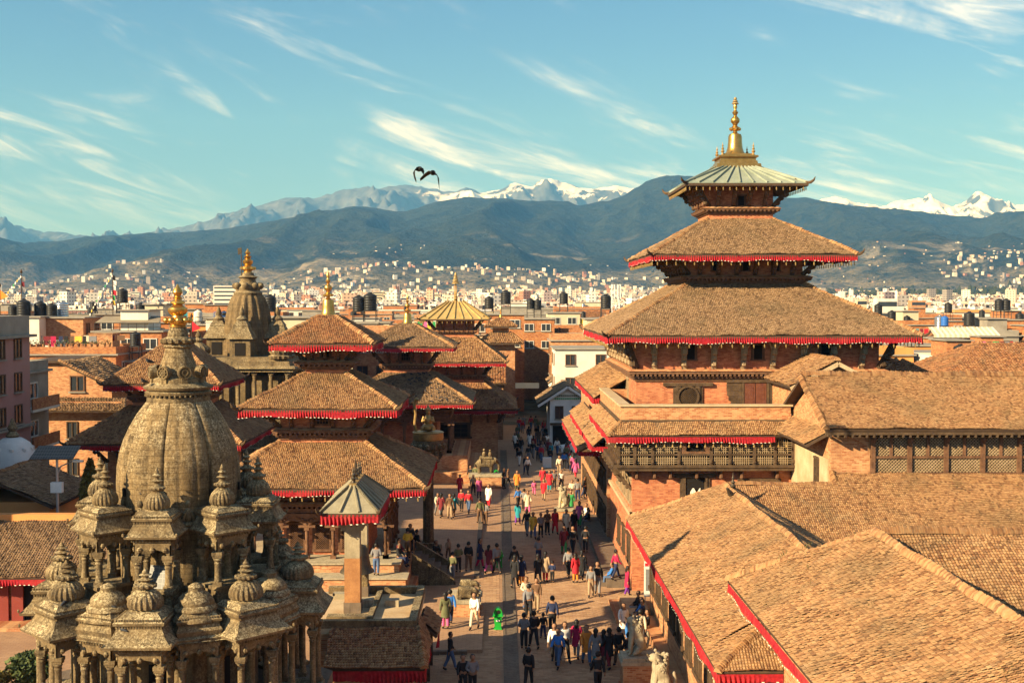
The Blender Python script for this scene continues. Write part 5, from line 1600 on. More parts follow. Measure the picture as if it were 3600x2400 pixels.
def street_range():
    """lower north part of the range along the square, with the roof that runs right from it"""
    r = thing('north_street_range', 'long low palace range with hipped tile roof, red fringed eave over the square', 'building', (10, 47, 0))
    b = MB(); b.box(7.5, 36.9, 0, 13.9, 58.4, 4.9); b.box(13.9, 51.9, 0, 40, 58.2, 4.7); b.build('wall', M['brick_old'], r)
    W_ = [(6.45,59.5,4.6),(6.45,34.7,4.6),(10.6,36.0,6.92),(10.6,55.4,6.92)]
    W2 = [(6.45,59.5,4.6),(6.45,34.7,4.6),(10.6,34.7,6.92),(10.6,55.4,6.92)]
    E_ = [(14.8,36.8,4.6),(14.8,51.3,4.6),(10.6,55.4,6.92),(10.6,36.8,6.92)]
    Sd = [(14.8,51.3,4.6),(40,51.3,4.6),(40,55.4,6.92),(10.6,55.4,6.92)]
    Sd2 = [(15.8,55.4,6.92),(40,55.4,6.92),(40,56.25,7.36),(15.8,56.25,7.36)]
    Nn = [(40,59.5,4.6),(6.45,59.5,4.6),(10.6,55.4,6.92),(40,55.4,6.92)]
    Hs = [(6.45,34.7,4.6),(8.4,34.7,4.6),(8.4,36.65,5.69),(8.4,36.65,5.69)]
    Wn = [(6.45,59.5,4.6),(6.45,36.8,4.6),(10.6,36.8,6.92),(10.6,55.4,6.92)]
    Wc = [(6.45,36.8,4.6),(6.45,34.7,4.6),(8.4,36.65,5.69),(8.4,36.65,5.69)]
    s = MB()
    s.slab(Wn, 0.14); s.slab(Wc[:3], 0.14); s.slab(E_, 0.14); s.slab(Sd, 0.14); s.slab(Sd2, 0.14); s.slab(Nn, 0.14); s.slab(Hs[:3], 0.14)
    rf = s.build('roof', M['deck'], r)
    tiles('tile_cover', rf, [Wn], 0.09, 0.11, M['tile'], pick=150, seed=81)
    tiles('tile_cover', rf, [Wc, Hs], 0.09, 0.11, M['tile'], pick=70, seed=82)
    tiles('tile_cover', rf, [Sd, Sd2, E_], 0.10, 0.12, M['tile'], pick=0, seed=83)
    for a, b_ in (((6.45,59.5,4.6),(10.6,55.4,6.92)), ((10.6,55.4,6.95),(10.6,36.8,6.95)), ((10.7,55.4,6.95),(15.8,55.4,6.95)), ((15.8,55.4,7.0),(15.8,56.2,7.42)), ((6.45,34.7,4.6),(8.4,36.65,5.69)), ((8.4,34.7,4.65),(8.4,36.65,5.74))):
        ridge_cap(rf, a, b_, 0.31, 0.18, 0.09, seed=3)
    fringe(r, [(6.45,59.5,4.54),(6.45,34.7,4.54),(8.4,34.7,4.54)], 0.28, closed=False, seed=8)
    f = finial(r, 10.6, 53.5, 6.95, 0.28, M['bronze'], 'small', 'roof_finial')
    q = MB(); q.tube((10.3,52.5,7.0),(10.1,52.3,7.3),0.14,0.05,8); q.build('roof_finial', M['bronze'], r)
    for yy in np.arange(37.5, 58, 2.2): window(r, yy, 1.6, 0.9, 1.4, 7.5, 'wood', 'W', 'lattice', 0.3)
    p = MB(); p.box(6.2, 57.2, 0, 7.4, 60.8, 0.45); p.box(5.7, 57.0, 0, 6.2, 61.0, 0.2); p.box(6.9,36.5,0,7.5,57,0.4); p.build('plinth', M['brick_old'], r)
street_range()

def near_range():
    r = thing('south_street_range', 'higher palace range with broad sunlit tile slope and heavy ridge caps', 'building', (10, 30, 0))
    b = MB(); b.box(8.42, 12, 0, 12.9, 36.0, 7.3); b.box(12.9, 30.4, 0, 34, 36.0, 7.3); b.build('wall', M['brick_old'], r)
    W_ = [(7.12,36.7,6.86),(7.12,10,6.86),(10.6,10,8.97),(10.6,33.3,8.97)]
    E_ = [(14.2,10,6.86),(14.2,29.7,6.86),(10.6,33.3,8.97),(10.6,10,8.97)]
    S_ = [(14.2,29.7,6.86),(34,29.7,6.86),(34,33.3,8.97),(10.6,33.3,8.97)]
    N_ = [(34,36.7,6.86),(7.12,36.7,6.86),(10.6,33.3,8.97),(34,33.3,8.97)]
    s = MB()
    for q in (W_, E_, S_, N_): s.slab(q, 0.14)
    rf = s.build('roof', M['deck'], r)
    Wv = [(7.12,36.7,6.86),(7.12,16,6.86),(10.6,16,8.97),(10.6,33.3,8.97)]
    tiles('tile_cover', rf, [Wv], 0.085, 0.10, M['tile'], pick=190, seed=91)
    tiles('tile_cover', rf, [S_], 0.09, 0.11, M['tile'], pick=110, seed=92)
    for a, b_ in (((7.12,36.7,6.86),(10.6,33.3,8.97)), ((10.6,33.3,9.0),(10.6,12,9.0)), ((10.7,33.3,9.0),(34,33.3,9.0))):
        ridge_cap(rf, a, b_, 0.33, 0.19, 0.075, seed=4)
    fringe(r, [(7.12,36.6,6.78),(7.12,16,6.78)], 0.24, closed=False, seed=9, step=0.06)
near_range()

# ---- hipped roofs and a small gable behind the lattice range
def back_roofs():
    r = thing('hip_roof_house', 'house with broad brown hipped tile roof behind the lattice range', 'building', (56, 112, 0))
    b = MB(); b.box(39, 105, 0, 73, 119, 7.5); b.build('wall', M['brick_city'], r)
    hip_roof(r, 56, 112, (19,9), 7.4, (10.5,0.3), 11.6, 'tile_red', 0.26, 0.28, 0, horns=False, seed=101, faces=(0,3), capmat=M['tile_red'])
    r = thing('small_hip_house', 'small house with steep brown hipped roof beside the broad hipped one', 'building', (27, 80, 0))
    b = MB(); b.box(22.5, 74.5, 0, 31, 85, 8.6); b.build('wall', M['brick_city'], r)
    hip_roof(r, 26.6, 79.5, (4.9,6), 8.7, (0.2,0.6), 11.6, 'tile_red', 0.2, 0.22, 0, horns=False, seed=103, faces=(0,3))
    r = thing('gable_porch', 'small tiled gable with pale bargeboards against the tall temple', 'building', (18.5, 66.5, 0))
    b = MB(); b.box(16.4, 65, 0, 20.6, 71, 11.0); b.add([(16.4,65,11.0),(20.6,65,11.0),(18.5,65,12.1)], [(0,1,2)]); b.build('wall', M['brick_old'], r)
    A = [(15.9,71,10.85),(15.9,64.6,10.85),(18.5,64.6,12.25),(18.5,71,12.25)]; B = [(21.1,64.6,10.85),(21.1,71,10.85),(18.5,71,12.25),(18.5,64.6,12.25)]
    s = MB(); s.slab(A, 0.12); s.slab(B, 0.12); rf = s.build('roof', M['deck'], r)
    tiles('tile_cover', rf, [A], 0.17, 0.18, M['tile'], seed=105); ridge_cap(rf, (18.5,64.6,12.3), (18.5,71,12.3))
    for q in ((15.9,18.5),(21.1,18.5)):
        s = MB(); s.bar((q[0],64.55,10.75),(q[1],64.55,12.12),0.08,0.22); s.build('bargeboard', M['plaster'], r)
back_roofs()

# ---------------------------------------------------------------- bell pavilion on its terrace
def bell_terrace():
    r = thing('bell_terrace', 'high brick terrace with parapet and red fringed pent roof under the bell pavilion', 'terrace', (-5.0, 44.5, 0))
    b = MB(); b.box(-6.6, 42.1, 0.9, -3.05, 47.2, 3.75); b.build('wall', M['brick_old'], r)
    t = MB(); t.box(-6.7, 42.0, 3.75, -2.9, 47.3, 3.95); t.build('terrace_slab', M['plaster'], r)
    p = MB(); p.box(-6.7, 42.0, 3.95, -2.9, 42.28, 4.22); p.box(-3.18, 42.28, 3.95, -2.9, 47.0, 4.22); p.box(-6.7, 47.0, 3.95, -2.9, 47.3, 4.22); p.box(-4.75, 43.4, 3.95, -4.55, 47.0, 4.12); p.box(-6.2,42.9,3.95,-4.55,43.4,4.12)
    p.build('parapet', M['stone'], r)
    S_ = [(-5.95,40.4,2.98),(-2.5,40.4,2.98),(-2.85,42.05,3.92),(-5.95,42.05,3.92)]
    E_ = [(-2.5,40.4,2.98),(-2.5,43.6,2.98),(-2.95,43.6,3.92),(-2.85,42.05,3.92)]
    s = MB(); s.slab(S_, 0.12); s.slab(E_, 0.1); rf = s.build('pent_roof', M['deck'], r)
    tiles('tile_cover', rf, [S_], 0.095, 0.115, M['tile_red'], pick=300, seed=111)
    tiles('tile_cover', rf, [E_], 0.095, 0.115, M['tile_red'], seed=112)
    ridge_cap(rf, S_[1], S_[2], 0.32, 0.2, 0.11)
    fringe(r, [(-5.95,40.4,2.9),(-2.5,40.4,2.9),(-2.5,43.6,2.9)], 0.36, closed=False, seed=12, hem=False, mat=M['cloth_red'])
    E2 = [(-2.3,45.2,2.75),(-2.3,47.4,2.75),(-2.95,47.4,3.3),(-2.95,45.2,3.3)]
    s = MB(); s.slab(E2, 0.1); rf = s.build('awning_roof', M['deck'], r); tiles('tile_cover', rf, [E2], 0.15, 0.16, M['tile_red'], seed=113)
    fringe(r, [(-2.3,45.2,2.7),(-2.3,47.4,2.7)], 0.34, closed=False, seed=13, hem=False)
    for yy in (40.7, 43.4, 45.3, 47.3):
        q = MB(); q.box(-2.72, yy-0.06, 0.8, -2.6, yy+0.06, 2.9); q.build('post', M['wood'], r)
    r.location = (-5.35,47.6,-1.085); r.scale = (1.07,)*3
bell_terrace()

def bell_pavilion():
    r = thing('bell_pavilion', 'stone pillared bell pavilion with ribbed grey metal roof and red fringe', 'pavilion', (-5.4, 45.6, 3.95)); rr_ = r
    for y, m_ in ((44.3, 'wood_pale'), (46.8, 'stone')):
        p = MB(); p.box(-5.72, y-0.3, 3.95, -5.08, y+0.3, 4.35); pp = p.build('pillar_foot', M['stone_slab'], r)
        p = MB(); p.box(-5.69, y-0.27, 4.35, -5.11, y+0.27, 6.0); p.build('pillar', M['pillar_wood'] if y < 45 else M['stone'], r)
        p = MB(); p.box(-5.68, y-0.26, 6.0, -5.12, y+0.26, 7.05); p.box(-5.8,y-0.36,7.05,-5.0,y+0.36,7.18); p.box(-5.88,y-0.42,7.18,-4.92,y+0.42,7.32); p.build('pillar_head', M['stone_pale'], r)
    b = MB(); b.box(-5.62, 44.0, 7.32, -5.18, 47.2, 7.6); b.box(-6.2,44.1,7.6,-4.6,44.3,7.75); b.box(-6.2,46.8,7.6,-4.6,47.0,7.75); b.build('beam', M['wood'], r)
    cx, cy = -5.4, 45.6
    roof = hip_roof(r, cx, cy, (1.05,2.35), 7.80, (0.12,1.35), 8.62, None, fr=0.3, caps=False, horns=True, seed=121, th=0.1)
    e, t, q = slopes(cx, cy, 1.05, 2.35, 7.80, 0.12, 1.35, 8.62)
    sb = MB()
    for (a, b_, c, d_) in q:
        a, b_, c, d_ = (Vector(p) for p in (a, b_, c, d_)); nrm = (b_-a).cross(d_-a).normalized()*0.02
        sb.slab([p + nrm for p in (a, b_, c, d_)], 0.018)
    sb.build('metal_sheet', M['sheet_tan'], roof)
    for j, (a, b_, c, d_) in enumerate(q):
        a, b_, c, d_ = (Vector(p) for p in (a, b_, c, d_)); n = 4 if j in (0, 2) else 8
        for i in range(n):
            k = i/(n-1); rb = MB(); rb.bar(a+(b_-a)*k+V(0,0,0.06), d_+(c-d_)*k+V(0,0,0.06), 0.06, 0.11); rb.build('sheet_rib', M['sheet_tan'], roof)
    rb = MB(); rb.box(cx-0.14, cy-1.4, 8.6, cx+0.14, cy+1.4, 8.74); rb.build('ridge', M['gold_dull'], roof)
    for yy, s in ((-1.1,0.14),(-0.2,0.16),(0.6,0.14),(1.2,0.12)): finial(r, cx, cy+yy, 8.72, s*1.5, M['bronze'], 'small')
    m = MB(); m.tube((cx+0.02,cy-1.0,8.7),(cx+0.08,cy-0.95,9.62),0.05,0.015,6); m.build('spike', M['bronze'], r)
    # the bronze bell
    bl = MB(); z = 5.15
    bl.lathe(cx, cy, [(0.66,z),(0.64,z+0.06),(0.56,z+0.14),(0.50,z+0.35),(0.46,z+0.6),(0.42,z+0.85),(0.32,z+1.0),(0.12,z+1.06)], 24); bl.tube((cx,cy,z+1.05),(cx,cy,7.4),0.06)
    o = bl.build('temple_bell', M['bronze'], smooth=True, org=(cx,cy,z)); tag(o, 'large dark bronze bell hanging between the pavilion pillars', 'bell')
    o.location = (-5.78,48.8,4.43); o.scale = (1.07,)*3; rr_.location = (-5.78,48.8,3.14); rr_.scale = (1.07,)*3
M['pillar_wood'] = m_rough('orange timber casing', (0.30,0.13,0.05), (0.46,0.22,0.085), 2.2, 0.3)
bell_pavilion()
for i, (x, y, w, h) in enumerate(((-4.3,48.3,0.55,0.27),(-5.35,48.2,0.6,0.32),(-6.6,49.6,0.55,0.22))):
    b = MB(); b.cbox(x, y, 3.142, w, w*0.8, h); o = b.build('stone_block', M['stone_pale'], org=(x,y,3.142)); tag(o, ['flat pale stone block on the terrace by the parapet gap','pale stone block lying behind the orange pillar','low pale stone block at the terrace back edge'][i], 'stone block')

# ---- king's column with lotus throne, kneeling figure and cobra
def king_column():
    cx, cy = -4.3, 73.6
    r = thing('king_column', 'tall stone column bearing a lotus throne with gilt kneeling figure under a cobra', 'column', (cx, cy, 0))
    b = MB(); b.cbox(cx, cy, 0, 1.6, 1.6, 0.35); b.cbox(cx, cy, 0.35, 1.1, 1.1, 0.3); b.build('base', M['stone'], r)
    b = MB(); b.lathe(cx, cy, [(0.36,0.65),(0.34,4.2),(0.32,5.5)], 8, rot=math.pi/8); b.build('shaft', M['stone'], r)
    b = MB(); b.lathe(cx, cy, [(0.34,5.45),(0.6,5.55),(0.75,5.7),(0.5,5.8),(0.62,5.95),(0.88,6.3),(0.98,6.7),(0.92,6.95),(0.7,6.98)], 32, mod=lambda t, z: 1+0.03*math.cos(14*t))
    for j, (rr, zz) in enumerate(((0.86,6.2),(0.97,6.6))):
        for i in range(14):
            t = math.tau*(i+0.5*j)/14; b.ball((cx+rr*math.cos(t), cy+rr*math.sin(t), zz), 0.16, 0.16, 0.22, 6)
    b.build('lotus_capital', M['stone'], r, smooth=True)
    b = MB(); b.lathe(cx, cy, [(0.9,6.98),(0.95,7.1),(0.93,7.4),(0.98,7.45),(0.9,7.5)], 24); b.build('throne', M['gold_dull'], r, smooth=True)
    f = MB()
    f.ball((cx,cy,7.75), 0.42, 0.42, 0.26, 10); f.ball((cx,cy+0.05,8.15), 0.26, 0.22, 0.42, 10); f.ball((cx,cy,8.68), 0.15, 0.16, 0.19, 8); f.lathe(cx, cy, [(0.16,8.8),(0.2,8.86),(0.1,8.98),(0.03,9.12)], 10)
    for s in (-1,1):
        f.path([(cx+s*0.26,cy,8.4),(cx+s*0.36,cy-0.15,8.1),(cx+s*0.08,cy-0.34,8.3)], [0.09,0.075,0.06], 6); f.path([(cx+s*0.2,cy+0.05,7.7),(cx+s*0.38,cy-0.4,7.68),(cx+s*0.2,cy+0.15,7.6)], [0.14,0.12,0.08], 6)
    f.build('kneeling_figure', M['gold_dull'], r, smooth=True)
    s = MB(); s.path([(cx-0.75,cy+0.1,7.45),(cx-0.85,cy+0.1,8.0),(cx-0.78,cy+0.1,8.6),(cx-0.85,cy+0.1,9.1),(cx-0.72,cy,9.5),(cx-0.55,cy-0.15,9.45)], [0.09,0.08,0.08,0.1,0.13,0.05], 8); s.build('cobra', M['gold_dull'], r, smooth=True)
king_column()

# weeds rooted between the tiles of the near roofs
def weeds():
    rg = np.random.RandomState(12); vs = []
    spots = [(rg.uniform(7.6,10.2), rg.uniform(22,36)) for _ in range(22)] + [(rg.uniform(11.2,13.0), rg.uniform(29.5,33)) for _ in range(14)]
    for (x, y) in spots:
        z = 8.97-(10.6-x)*0.606 if x < 10.6 else 8.97-(33.3-y)*0.586
        for k in range(16):
            a = rg.uniform(0,6.28); l = rg.uniform(0.04,0.13); bx, by = x+rg.normal(0,0.10), y+rg.normal(0,0.10)
            bz = (8.97-(10.6-bx)*0.606 if x < 10.6 else 8.97-(33.3-by)*0.586)+0.05
            dx, dy = math.cos(a), math.sin(a)
            vs += [(bx-dy*0.012,by+dx*0.012,bz),(bx+dy*0.012,by-dx*0.012,bz),(bx+dx*l*0.5+dy*0.004,by+dy*l*0.5,bz+l),(bx+dx*l*0.5-dy*0.004,by+dy*l*0.5,bz+l)]
    o = mesh_np('roof_weeds', vs, np.arange(len(vs)).reshape(-1,4), m_rough('dry weeds', (0.07,0.065,0.02), (0.16,0.13,0.05), 5, 0.0), kind='stuff')
    tag(o, 'dry weed tufts growing between the tiles of the near palace roof', 'weeds')
weeds()
# ---------------------------------------------------------------- town houses, rooftop things
M['cream'] = m_rough('cream render', (0.52,0.42,0.27), (0.66,0.55,0.37), 0.8, 0.1)
M['pink'] = m_rough('pink render', (0.40,0.20,0.17), (0.46,0.24,0.20), 0.8, 0.1)
M['orange'] = m_rough('orange render', (0.58,0.24,0.07), (0.68,0.32,0.10), 0.8, 0.1)
M['grey'] = m_rough('grey cement', (0.22,0.19,0.15), (0.38,0.33,0.26), 0.6, 0.2)
M['palewash'] = m_rough('whitewash', (0.62,0.56,0.45), (0.78,0.72,0.60), 0.5, 0.1)
M['darkred'] = m_rough('dark red render', (0.20,0.035,0.025), (0.26,0.05,0.035), 0.8, 0.1)
M['yellow'] = m_rough('yellow paint', (0.66,0.46,0.05), (0.74,0.55,0.10), 0.8, 0.1)
M['glass'] = m_plain('window glass', (0.035,0.04,0.045), 0.12, 0, 0.6)
M['frame_white'] = m_plain('white window frame', (0.62,0.58,0.5), 0.6)
M['tank_black'] = m_rough('black plastic', (0.012,0.012,0.012), (0.035,0.032,0.028), 3, 0.1, 0.45)
M['tank_steel'] = m_plain('bright steel', (0.62,0.60,0.56), 0.25, 0.9)
M['blue'] = m_plain('blue paint', (0.03,0.13,0.42), 0.5)
M['tin'] = m_rough('corrugated sheet', (0.20,0.16,0.11), (0.32,0.26,0.18), 0.8, 0.1)
WM = {}
def win_mesh(kind):
    if kind in WM: return WM[kind]
    w, h, f = {'a': (1.2,1.3,'wood_red'), 'b': (1.5,1.2,'frame_white'), 'c': (0.9,1.4,'wood')}[kind]
    mb = MB()
    for (x0,x1,z0,z1) in ((-w/2,-w/2+0.09,0,h),(w/2-0.09,w/2,0,h),(-w/2+0.09,w/2-0.09,0,0.09),(-w/2+0.09,w/2-0.09,h-0.09,h),(-0.04,0.04,0.09,h-0.09)): mb.box(x0,-0.08,z0,x1,0.03,z1,0)
    mb.box(-w/2-0.1,-0.16,-0.1,w/2+0.1,0.03,-0.001,2)
    mb.add([(-w/2+0.09,-0.02,0.09),(w/2-0.09,-0.02,0.09),(w/2-0.09,-0.02,h-0.09),(-w/2+0.09,-0.02,h-0.09)], [(0,1,2,3)], 1)
    me = bpy.data.meshes.new('window'); me.from_pydata(mb.v, [], mb.f); me.polygons.foreach_set('material_index', mb.m)
    for m in (f, 'glass', 'grey'): me.materials.append(M[m])
    WM[kind] = me
    return me
def put_win(root, kind, x, y, z, rz):
    o = bpy.data.objects.new('window', win_mesh(kind)); link(o, root)
    p = Vector((x, y, z)) - ORG[root.name]
    o.location = p; o.rotation_euler = (0,0,rz)
    return o
DESC = {'brick_city': 'orange brick', 'brick_old': 'tan brick', 'cream': 'cream rendered', 'pink': 'pink rendered', 'orange': 'orange rendered', 'grey': 'grey cement', 'palewash': 'whitewashed', 'yellow': 'yellow painted', 'darkred': 'dark red'}
def house(x0, x1, y0, y1, h, mat, win='a', top='parapet', nw=3, ns=2, label=None, floors=3, room=False, rng=RNG, side=None, where='carrying a raised water tank', roofm='grey', z0=0.0, storey=2.7):
    r = thing('town_house', label or ('%s house, %s%s, %s' % (DESC[mat], {'parapet':'walled roof terrace','rail':'railed flat roof','flat':'plain flat roof','gable':'tiled gable','eaves':'tiled eaves'}[top], ' and roof room' if room else '', where)), 'house', ((x0+x1)/2, (y0+y1)/2, z0), 'town houses beyond the square')
    MB().box(x0,y0,z0,x1,y1,h).build('wall', M[mat], r)
    s = MB(); s.box(x0-0.25,y0-0.25,h,x1+0.25,y1+0.25,h+0.16); s.build('roof_slab', M['grey'], r)
    if top == 'parapet':
        p = MB(); a = 0.85
        p.box(x0,y0,h+0.16,x1,y0+0.15,h+a); p.box(x0,y1-0.15,h+0.16,x1,y1,h+a); p.box(x0,y0+0.15,h+0.16,x0+0.15,y1-0.15,h+a); p.box(x1-0.15,y0+0.15,h+0.16,x1,y1-0.15,h+a)
        p.build('parapet', M[mat if mat != 'cream' else 'brick_city'], r)
    elif top == 'rail':
        p = MB()
        for k in range(int((x1-x0)/0.9)+1): p.tube((min(x1-0.1,x0+0.1+k*0.9),y0+0.1,h+0.16),(min(x1-0.1,x0+0.1+k*0.9),y0+0.1,h+1.0),0.03,n=4)
        for zz in (0.55,1.0): p.tube((x0+0.1,y0+0.1,h+zz),(x1-0.1,y0+0.1,h+zz),0.03,n=4)
        p.build('railing', M['iron'], r)
    elif top == 'gable':
        xm = (x0+x1)/2; rise = (x1-x0)*0.28
        A = [(x0-0.5,y1+0.4,h-0.1),(x0-0.5,y0-0.4,h-0.1),(xm,y0-0.4,h+rise),(xm,y1+0.4,h+rise)]; B = [(x1+0.5,y0-0.4,h-0.1),(x1+0.5,y1+0.4,h-0.1),(xm,y1+0.4,h+rise),(xm,y0-0.4,h+rise)]
        q = MB(); q.slab(A,0.12); q.slab(B,0.12); rf = q.build('roof', M['deck'], r)
        tiles('tile_cover', rf, [A,B], 0.3, 0.3, M['tile_red'], seed=int(abs(x0)*7+y0))
        q = MB(); q.add([(x0,y0-0.01,h+0.1),(x1,y0-0.01,h+0.1),(xm,y0-0.01,h+rise-0.05)], [(0,1,2)]); q.build('gable', M[mat], r)
    elif top == 'eaves':
        ym = (y0+y1)/2; rise = (y1-y0)*0.26
        A = [(x0-0.4,y0-0.6,h-0.1),(x1+0.4,y0-0.6,h-0.1),(x1+0.4,ym,h+rise),(x0-0.4,ym,h+rise)]; B = [(x1+0.4,y1+0.6,h-0.1),(x0-0.4,y1+0.6,h-0.1),(x0-0.4,ym,h+rise),(x1+0.4,ym,h+rise)]
        q = MB(); q.slab(A,0.12); q.slab(B,0.12); rf = q.build('roof', M['deck'], r)
        tiles('tile_cover', rf, [A], 0.3, 0.3, M['tile_red'], seed=int(abs(x0)*7+y0))
    if room:
        u = rng.uniform(0.1,0.5); w_ = (x1-x0)*rng.uniform(0.3,0.5)
        xa = x0+(x1-x0)*u; MB().box(xa,y0+(y1-y0)*0.35,h+0.16,min(xa+w_,x1-0.2),y1-0.3,h+2.3).build('roof_room', M[rng.choice(['brick_city','cream','grey','palewash'])], r)
        MB().box(xa-0.25,y0+(y1-y0)*0.35-0.3,h+2.3,min(xa+w_,x1-0.2)+0.25,y1-0.1,h+2.42).build('roof_room_slab', M['grey'], r)
    for f in range(floors):
        z = h - storey*(f+1) + 0.85
        if z < z0+0.5: break
        for i in range(nw): put_win(r, win, x0+(x1-x0)*(i+0.5)/nw, y0-0.002, z, 0)
        if side:
            for i in range(ns):
                yy = y0+(y1-y0)*(i+0.5)/ns
                if side == 'E': put_win(r, win, x1+0.002, yy, z, math.pi/2)
                else: put_win(r, win, x0-0.002, yy, z, -math.pi/2)
    return r

# ---- tanks
def tank_proto(mat, name, label, w=0.6, h=1.35):
    r = thing(name, label, 'water tank', (0,0,-50), 'water tanks on the rooftops')
    b = MB(); z = -50
    prof = [(w*0.97,z)]
    for k in range(6): prof += [(w, z+h*(k+0.15)/6), (w, z+h*(k+0.75)/6), (w*0.95, z+h*(k+0.9)/6)]
    prof += [(w*0.8,z+h*1.05),(w*0.35,z+h*1.14)]
    b.lathe(0,0,prof,18); b.build('tank_body', M[mat], r, smooth=True)
    b = MB(); b.lathe(0,0,[(w*0.32,z+h*1.13),(w*0.32,z+h*1.2),(w*0.1,z+h*1.22)],12); b.build('lid', M[mat], r, smooth=True)
    return r
TP = {'b': tank_proto('tank_black','water_tank','black plastic water tank among the rooftops'), 's': tank_proto('tank_steel','water_tank','shiny ribbed steel water tank on a flat roof'), 'w': tank_proto('palewash','water_tank','whitish water tank on a flat roof'), 'u': tank_proto('blue','water_tank','bright blue water drum on a flat roof')}
USED = {}
def tank(kind, x, y, z, s=1.0, label=None):
    p = TP[kind]
    if kind in USED: o = copy_tree(p, None, (x,y,z))
    else: o = p; o.location = (x,y,z); USED[kind] = 1
    o.scale = (s,s,s)
    if label: o['label'] = label
    return o
def tank_stand(x, y, z, h=1.6, w=0.7, label='thin steel frame stand under a raised rooftop tank', mat='iron'):
    b = MB()
    for sx in (-1,1):
        for sy in (-1,1): b.tube((x+sx*w,y+sy*w,z),(x+sx*w,y+sy*w,z+h),0.05,n=4)
    for zz in (h*0.5,h-0.03):
        for s in (-1,1): b.bar((x-w,y+s*w,z+zz),(x+w,y+s*w,z+zz),0.06,0.06); b.bar((x+s*w,y-w,z+zz),(x+s*w,y+w,z+zz),0.06,0.06)
    b.box(x-w,y-w,z+h-0.02,x+w,y+w,z+h+0.04)
    o = b.build('tank_stand', M[mat], org=(x,y,z)); tag(o, label, 'tank stand', 'tank stands on the rooftops')
def laundry(x0, x1, y, z, seed):
    rg = random.Random(seed)
    r = thing('clothes_line', 'clothes line of coloured washing strung across a rooftop', 'clothes line', ((x0+x1)/2,y,z), 'washing on the rooftops')
    b = MB(); b.tube((x0,y,z),(x0,y,z+1.7),0.03,n=4); b.tube((x1,y,z),(x1,y,z+1.7),0.03,n=4); b.tube((x0,y,z+1.65),(x1,y,z+1.65),0.012,n=4); b.build('line', M['iron'], r)
    x = x0+0.2
    while x < x1-0.6:
        w = rg.uniform(0.35,0.8); hh = rg.uniform(0.5,1.1)
        b = MB(); b.add([(x,y-0.02,z+1.65),(x+w,y-0.02,z+1.65),(x+w,y-0.06,z+1.65-hh),(x+w*0.5,y+0.04,z+1.65-hh*0.98),(x,y-0.05,z+1.65-hh*0.96)], [(0,4,3,2,1)])
        b.build('garment', CL[rg.choice(list(CL))], r); x += w+rg.uniform(0.05,0.3)
CL = {}
for nm, c in dict(red=(0.45,0.02,0.03), crimson=(0.36,0.015,0.06), pink=(0.55,0.10,0.24), white=(0.66,0.62,0.55), cream=(0.55,0.46,0.32), grey=(0.18,0.17,0.17), black=(0.018,0.017,0.018), navy=(0.02,0.028,0.07), blue=(0.04,0.16,0.45), teal=(0.02,0.22,0.26), green=(0.04,0.26,0.08), olive=(0.11,0.11,0.05), brown=(0.12,0.065,0.035), orange=(0.62,0.20,0.03), yellow=(0.60,0.38,0.05), purple=(0.14,0.03,0.24), maroon=(0.15,0.02,0.025), denim=(0.07,0.11,0.20), tan=(0.32,0.22,0.13)).items():
    CL[nm] = m_rough('cloth '+nm, c, tuple(min(1,v*1.35) for v in c), 8, 0.1, 0.9)

# ---- particular houses on the left
ph = thing('pink_house', 'tall pink rendered house with grey parapet and brown windows in shade', 'house', (-38, 71, 0))
MB().box(-44,55,0,-32,82,13.1).build('wall', M['pink'], ph)
MB().box(-44,55,13.28,-32,82,14.55).build('parapet', M['grey'], ph)
MB().box(-44.4,54.6,13.1,-31.6,82.3,13.28).build('ledge', M['grey'], ph)
MB().box(-44.2,54.8,7.05,-31.75,82.2,7.2).build('ledge', M['grey'], ph)
for z in (11.75, 9.5, 7.35, 5.0, 2.6):
    for y in (69.4, 72.0, 74.6, 77.2, 79.9): put_win(ph, 'a', -31.998, y, z, math.pi/2)
tx = bpy.data.curves.new('lettering', 'FONT'); tx.body = 'house'; tx.size = 0.62; tx.extrude = 0.01
tmp = bpy.data.objects.new('lettering', tx); COL.objects.link(tmp); bpy.context.view_layer.update(); tm = bpy.data.meshes.new_from_object(tmp.evaluated_get(bpy.context.evaluated_depsgraph_get())); bpy.data.objects.remove(tmp); tm.materials.clear(); tm.materials.append(M['iron'])
to = bpy.data.objects.new('lettering', tm); link(to, ph); to.location = Vector((-31.98,76.6,6.35)) - Vector((-38,71,0)); to.rotation_euler = (math.pi/2,0,math.pi/2)
nb = house(-39,-33.2,82.6,88.5,10.4,'grey','b','parapet',2,1,'narrow grey house with white balcony slabs next to the pink house',3,side='E')
for z in (2.4, 5.1, 7.8):
    MB().box(-33.2,83,z,-32.2,88,z+0.18).build('balcony', M['palewash'], nb); MB().box(-32.3,83,z+0.18,-32.2,88,z+0.95).build('balcony_front', M['brick_city'], nb)
gh = thing('brick_gable_house', 'brick house with brown square window, its gable roof behind the pink house', 'house', (-34, 100, 0))
b = MB(); b.box(-38.5,97,0,-30.5,106,7.4); b.box(-38.5,98,7.4,-31.6,106,8.6); b.build('wall', M['brick_old'], gh)
b = MB(); b.add([(-38.5,98,8.6),(-31.6,98,8.6),(-35.6,98,10.5),(-38.5,98,10.5)], [(0,1,2,3)]); b.build('gable', M['brick_old'], gh)
A = [(-31.0,97.5,8.35),(-31.0,106.3,8.35),(-35.7,106.3,10.65),(-35.7,97.5,10.65)]; q = MB(); q.slab(A,0.14); q.box(-38.8,97.6,10.5,-35.6,106.3,10.68); rf = q.build('roof', M['deck'], gh); tiles('tile_cover', rf, [A], 0.25,0.25,M['tile_grey'],seed=7); ridge_cap(rf,(-31.0,97.5,8.4),(-35.7,97.5,10.7),0.4,0.2,0.2)
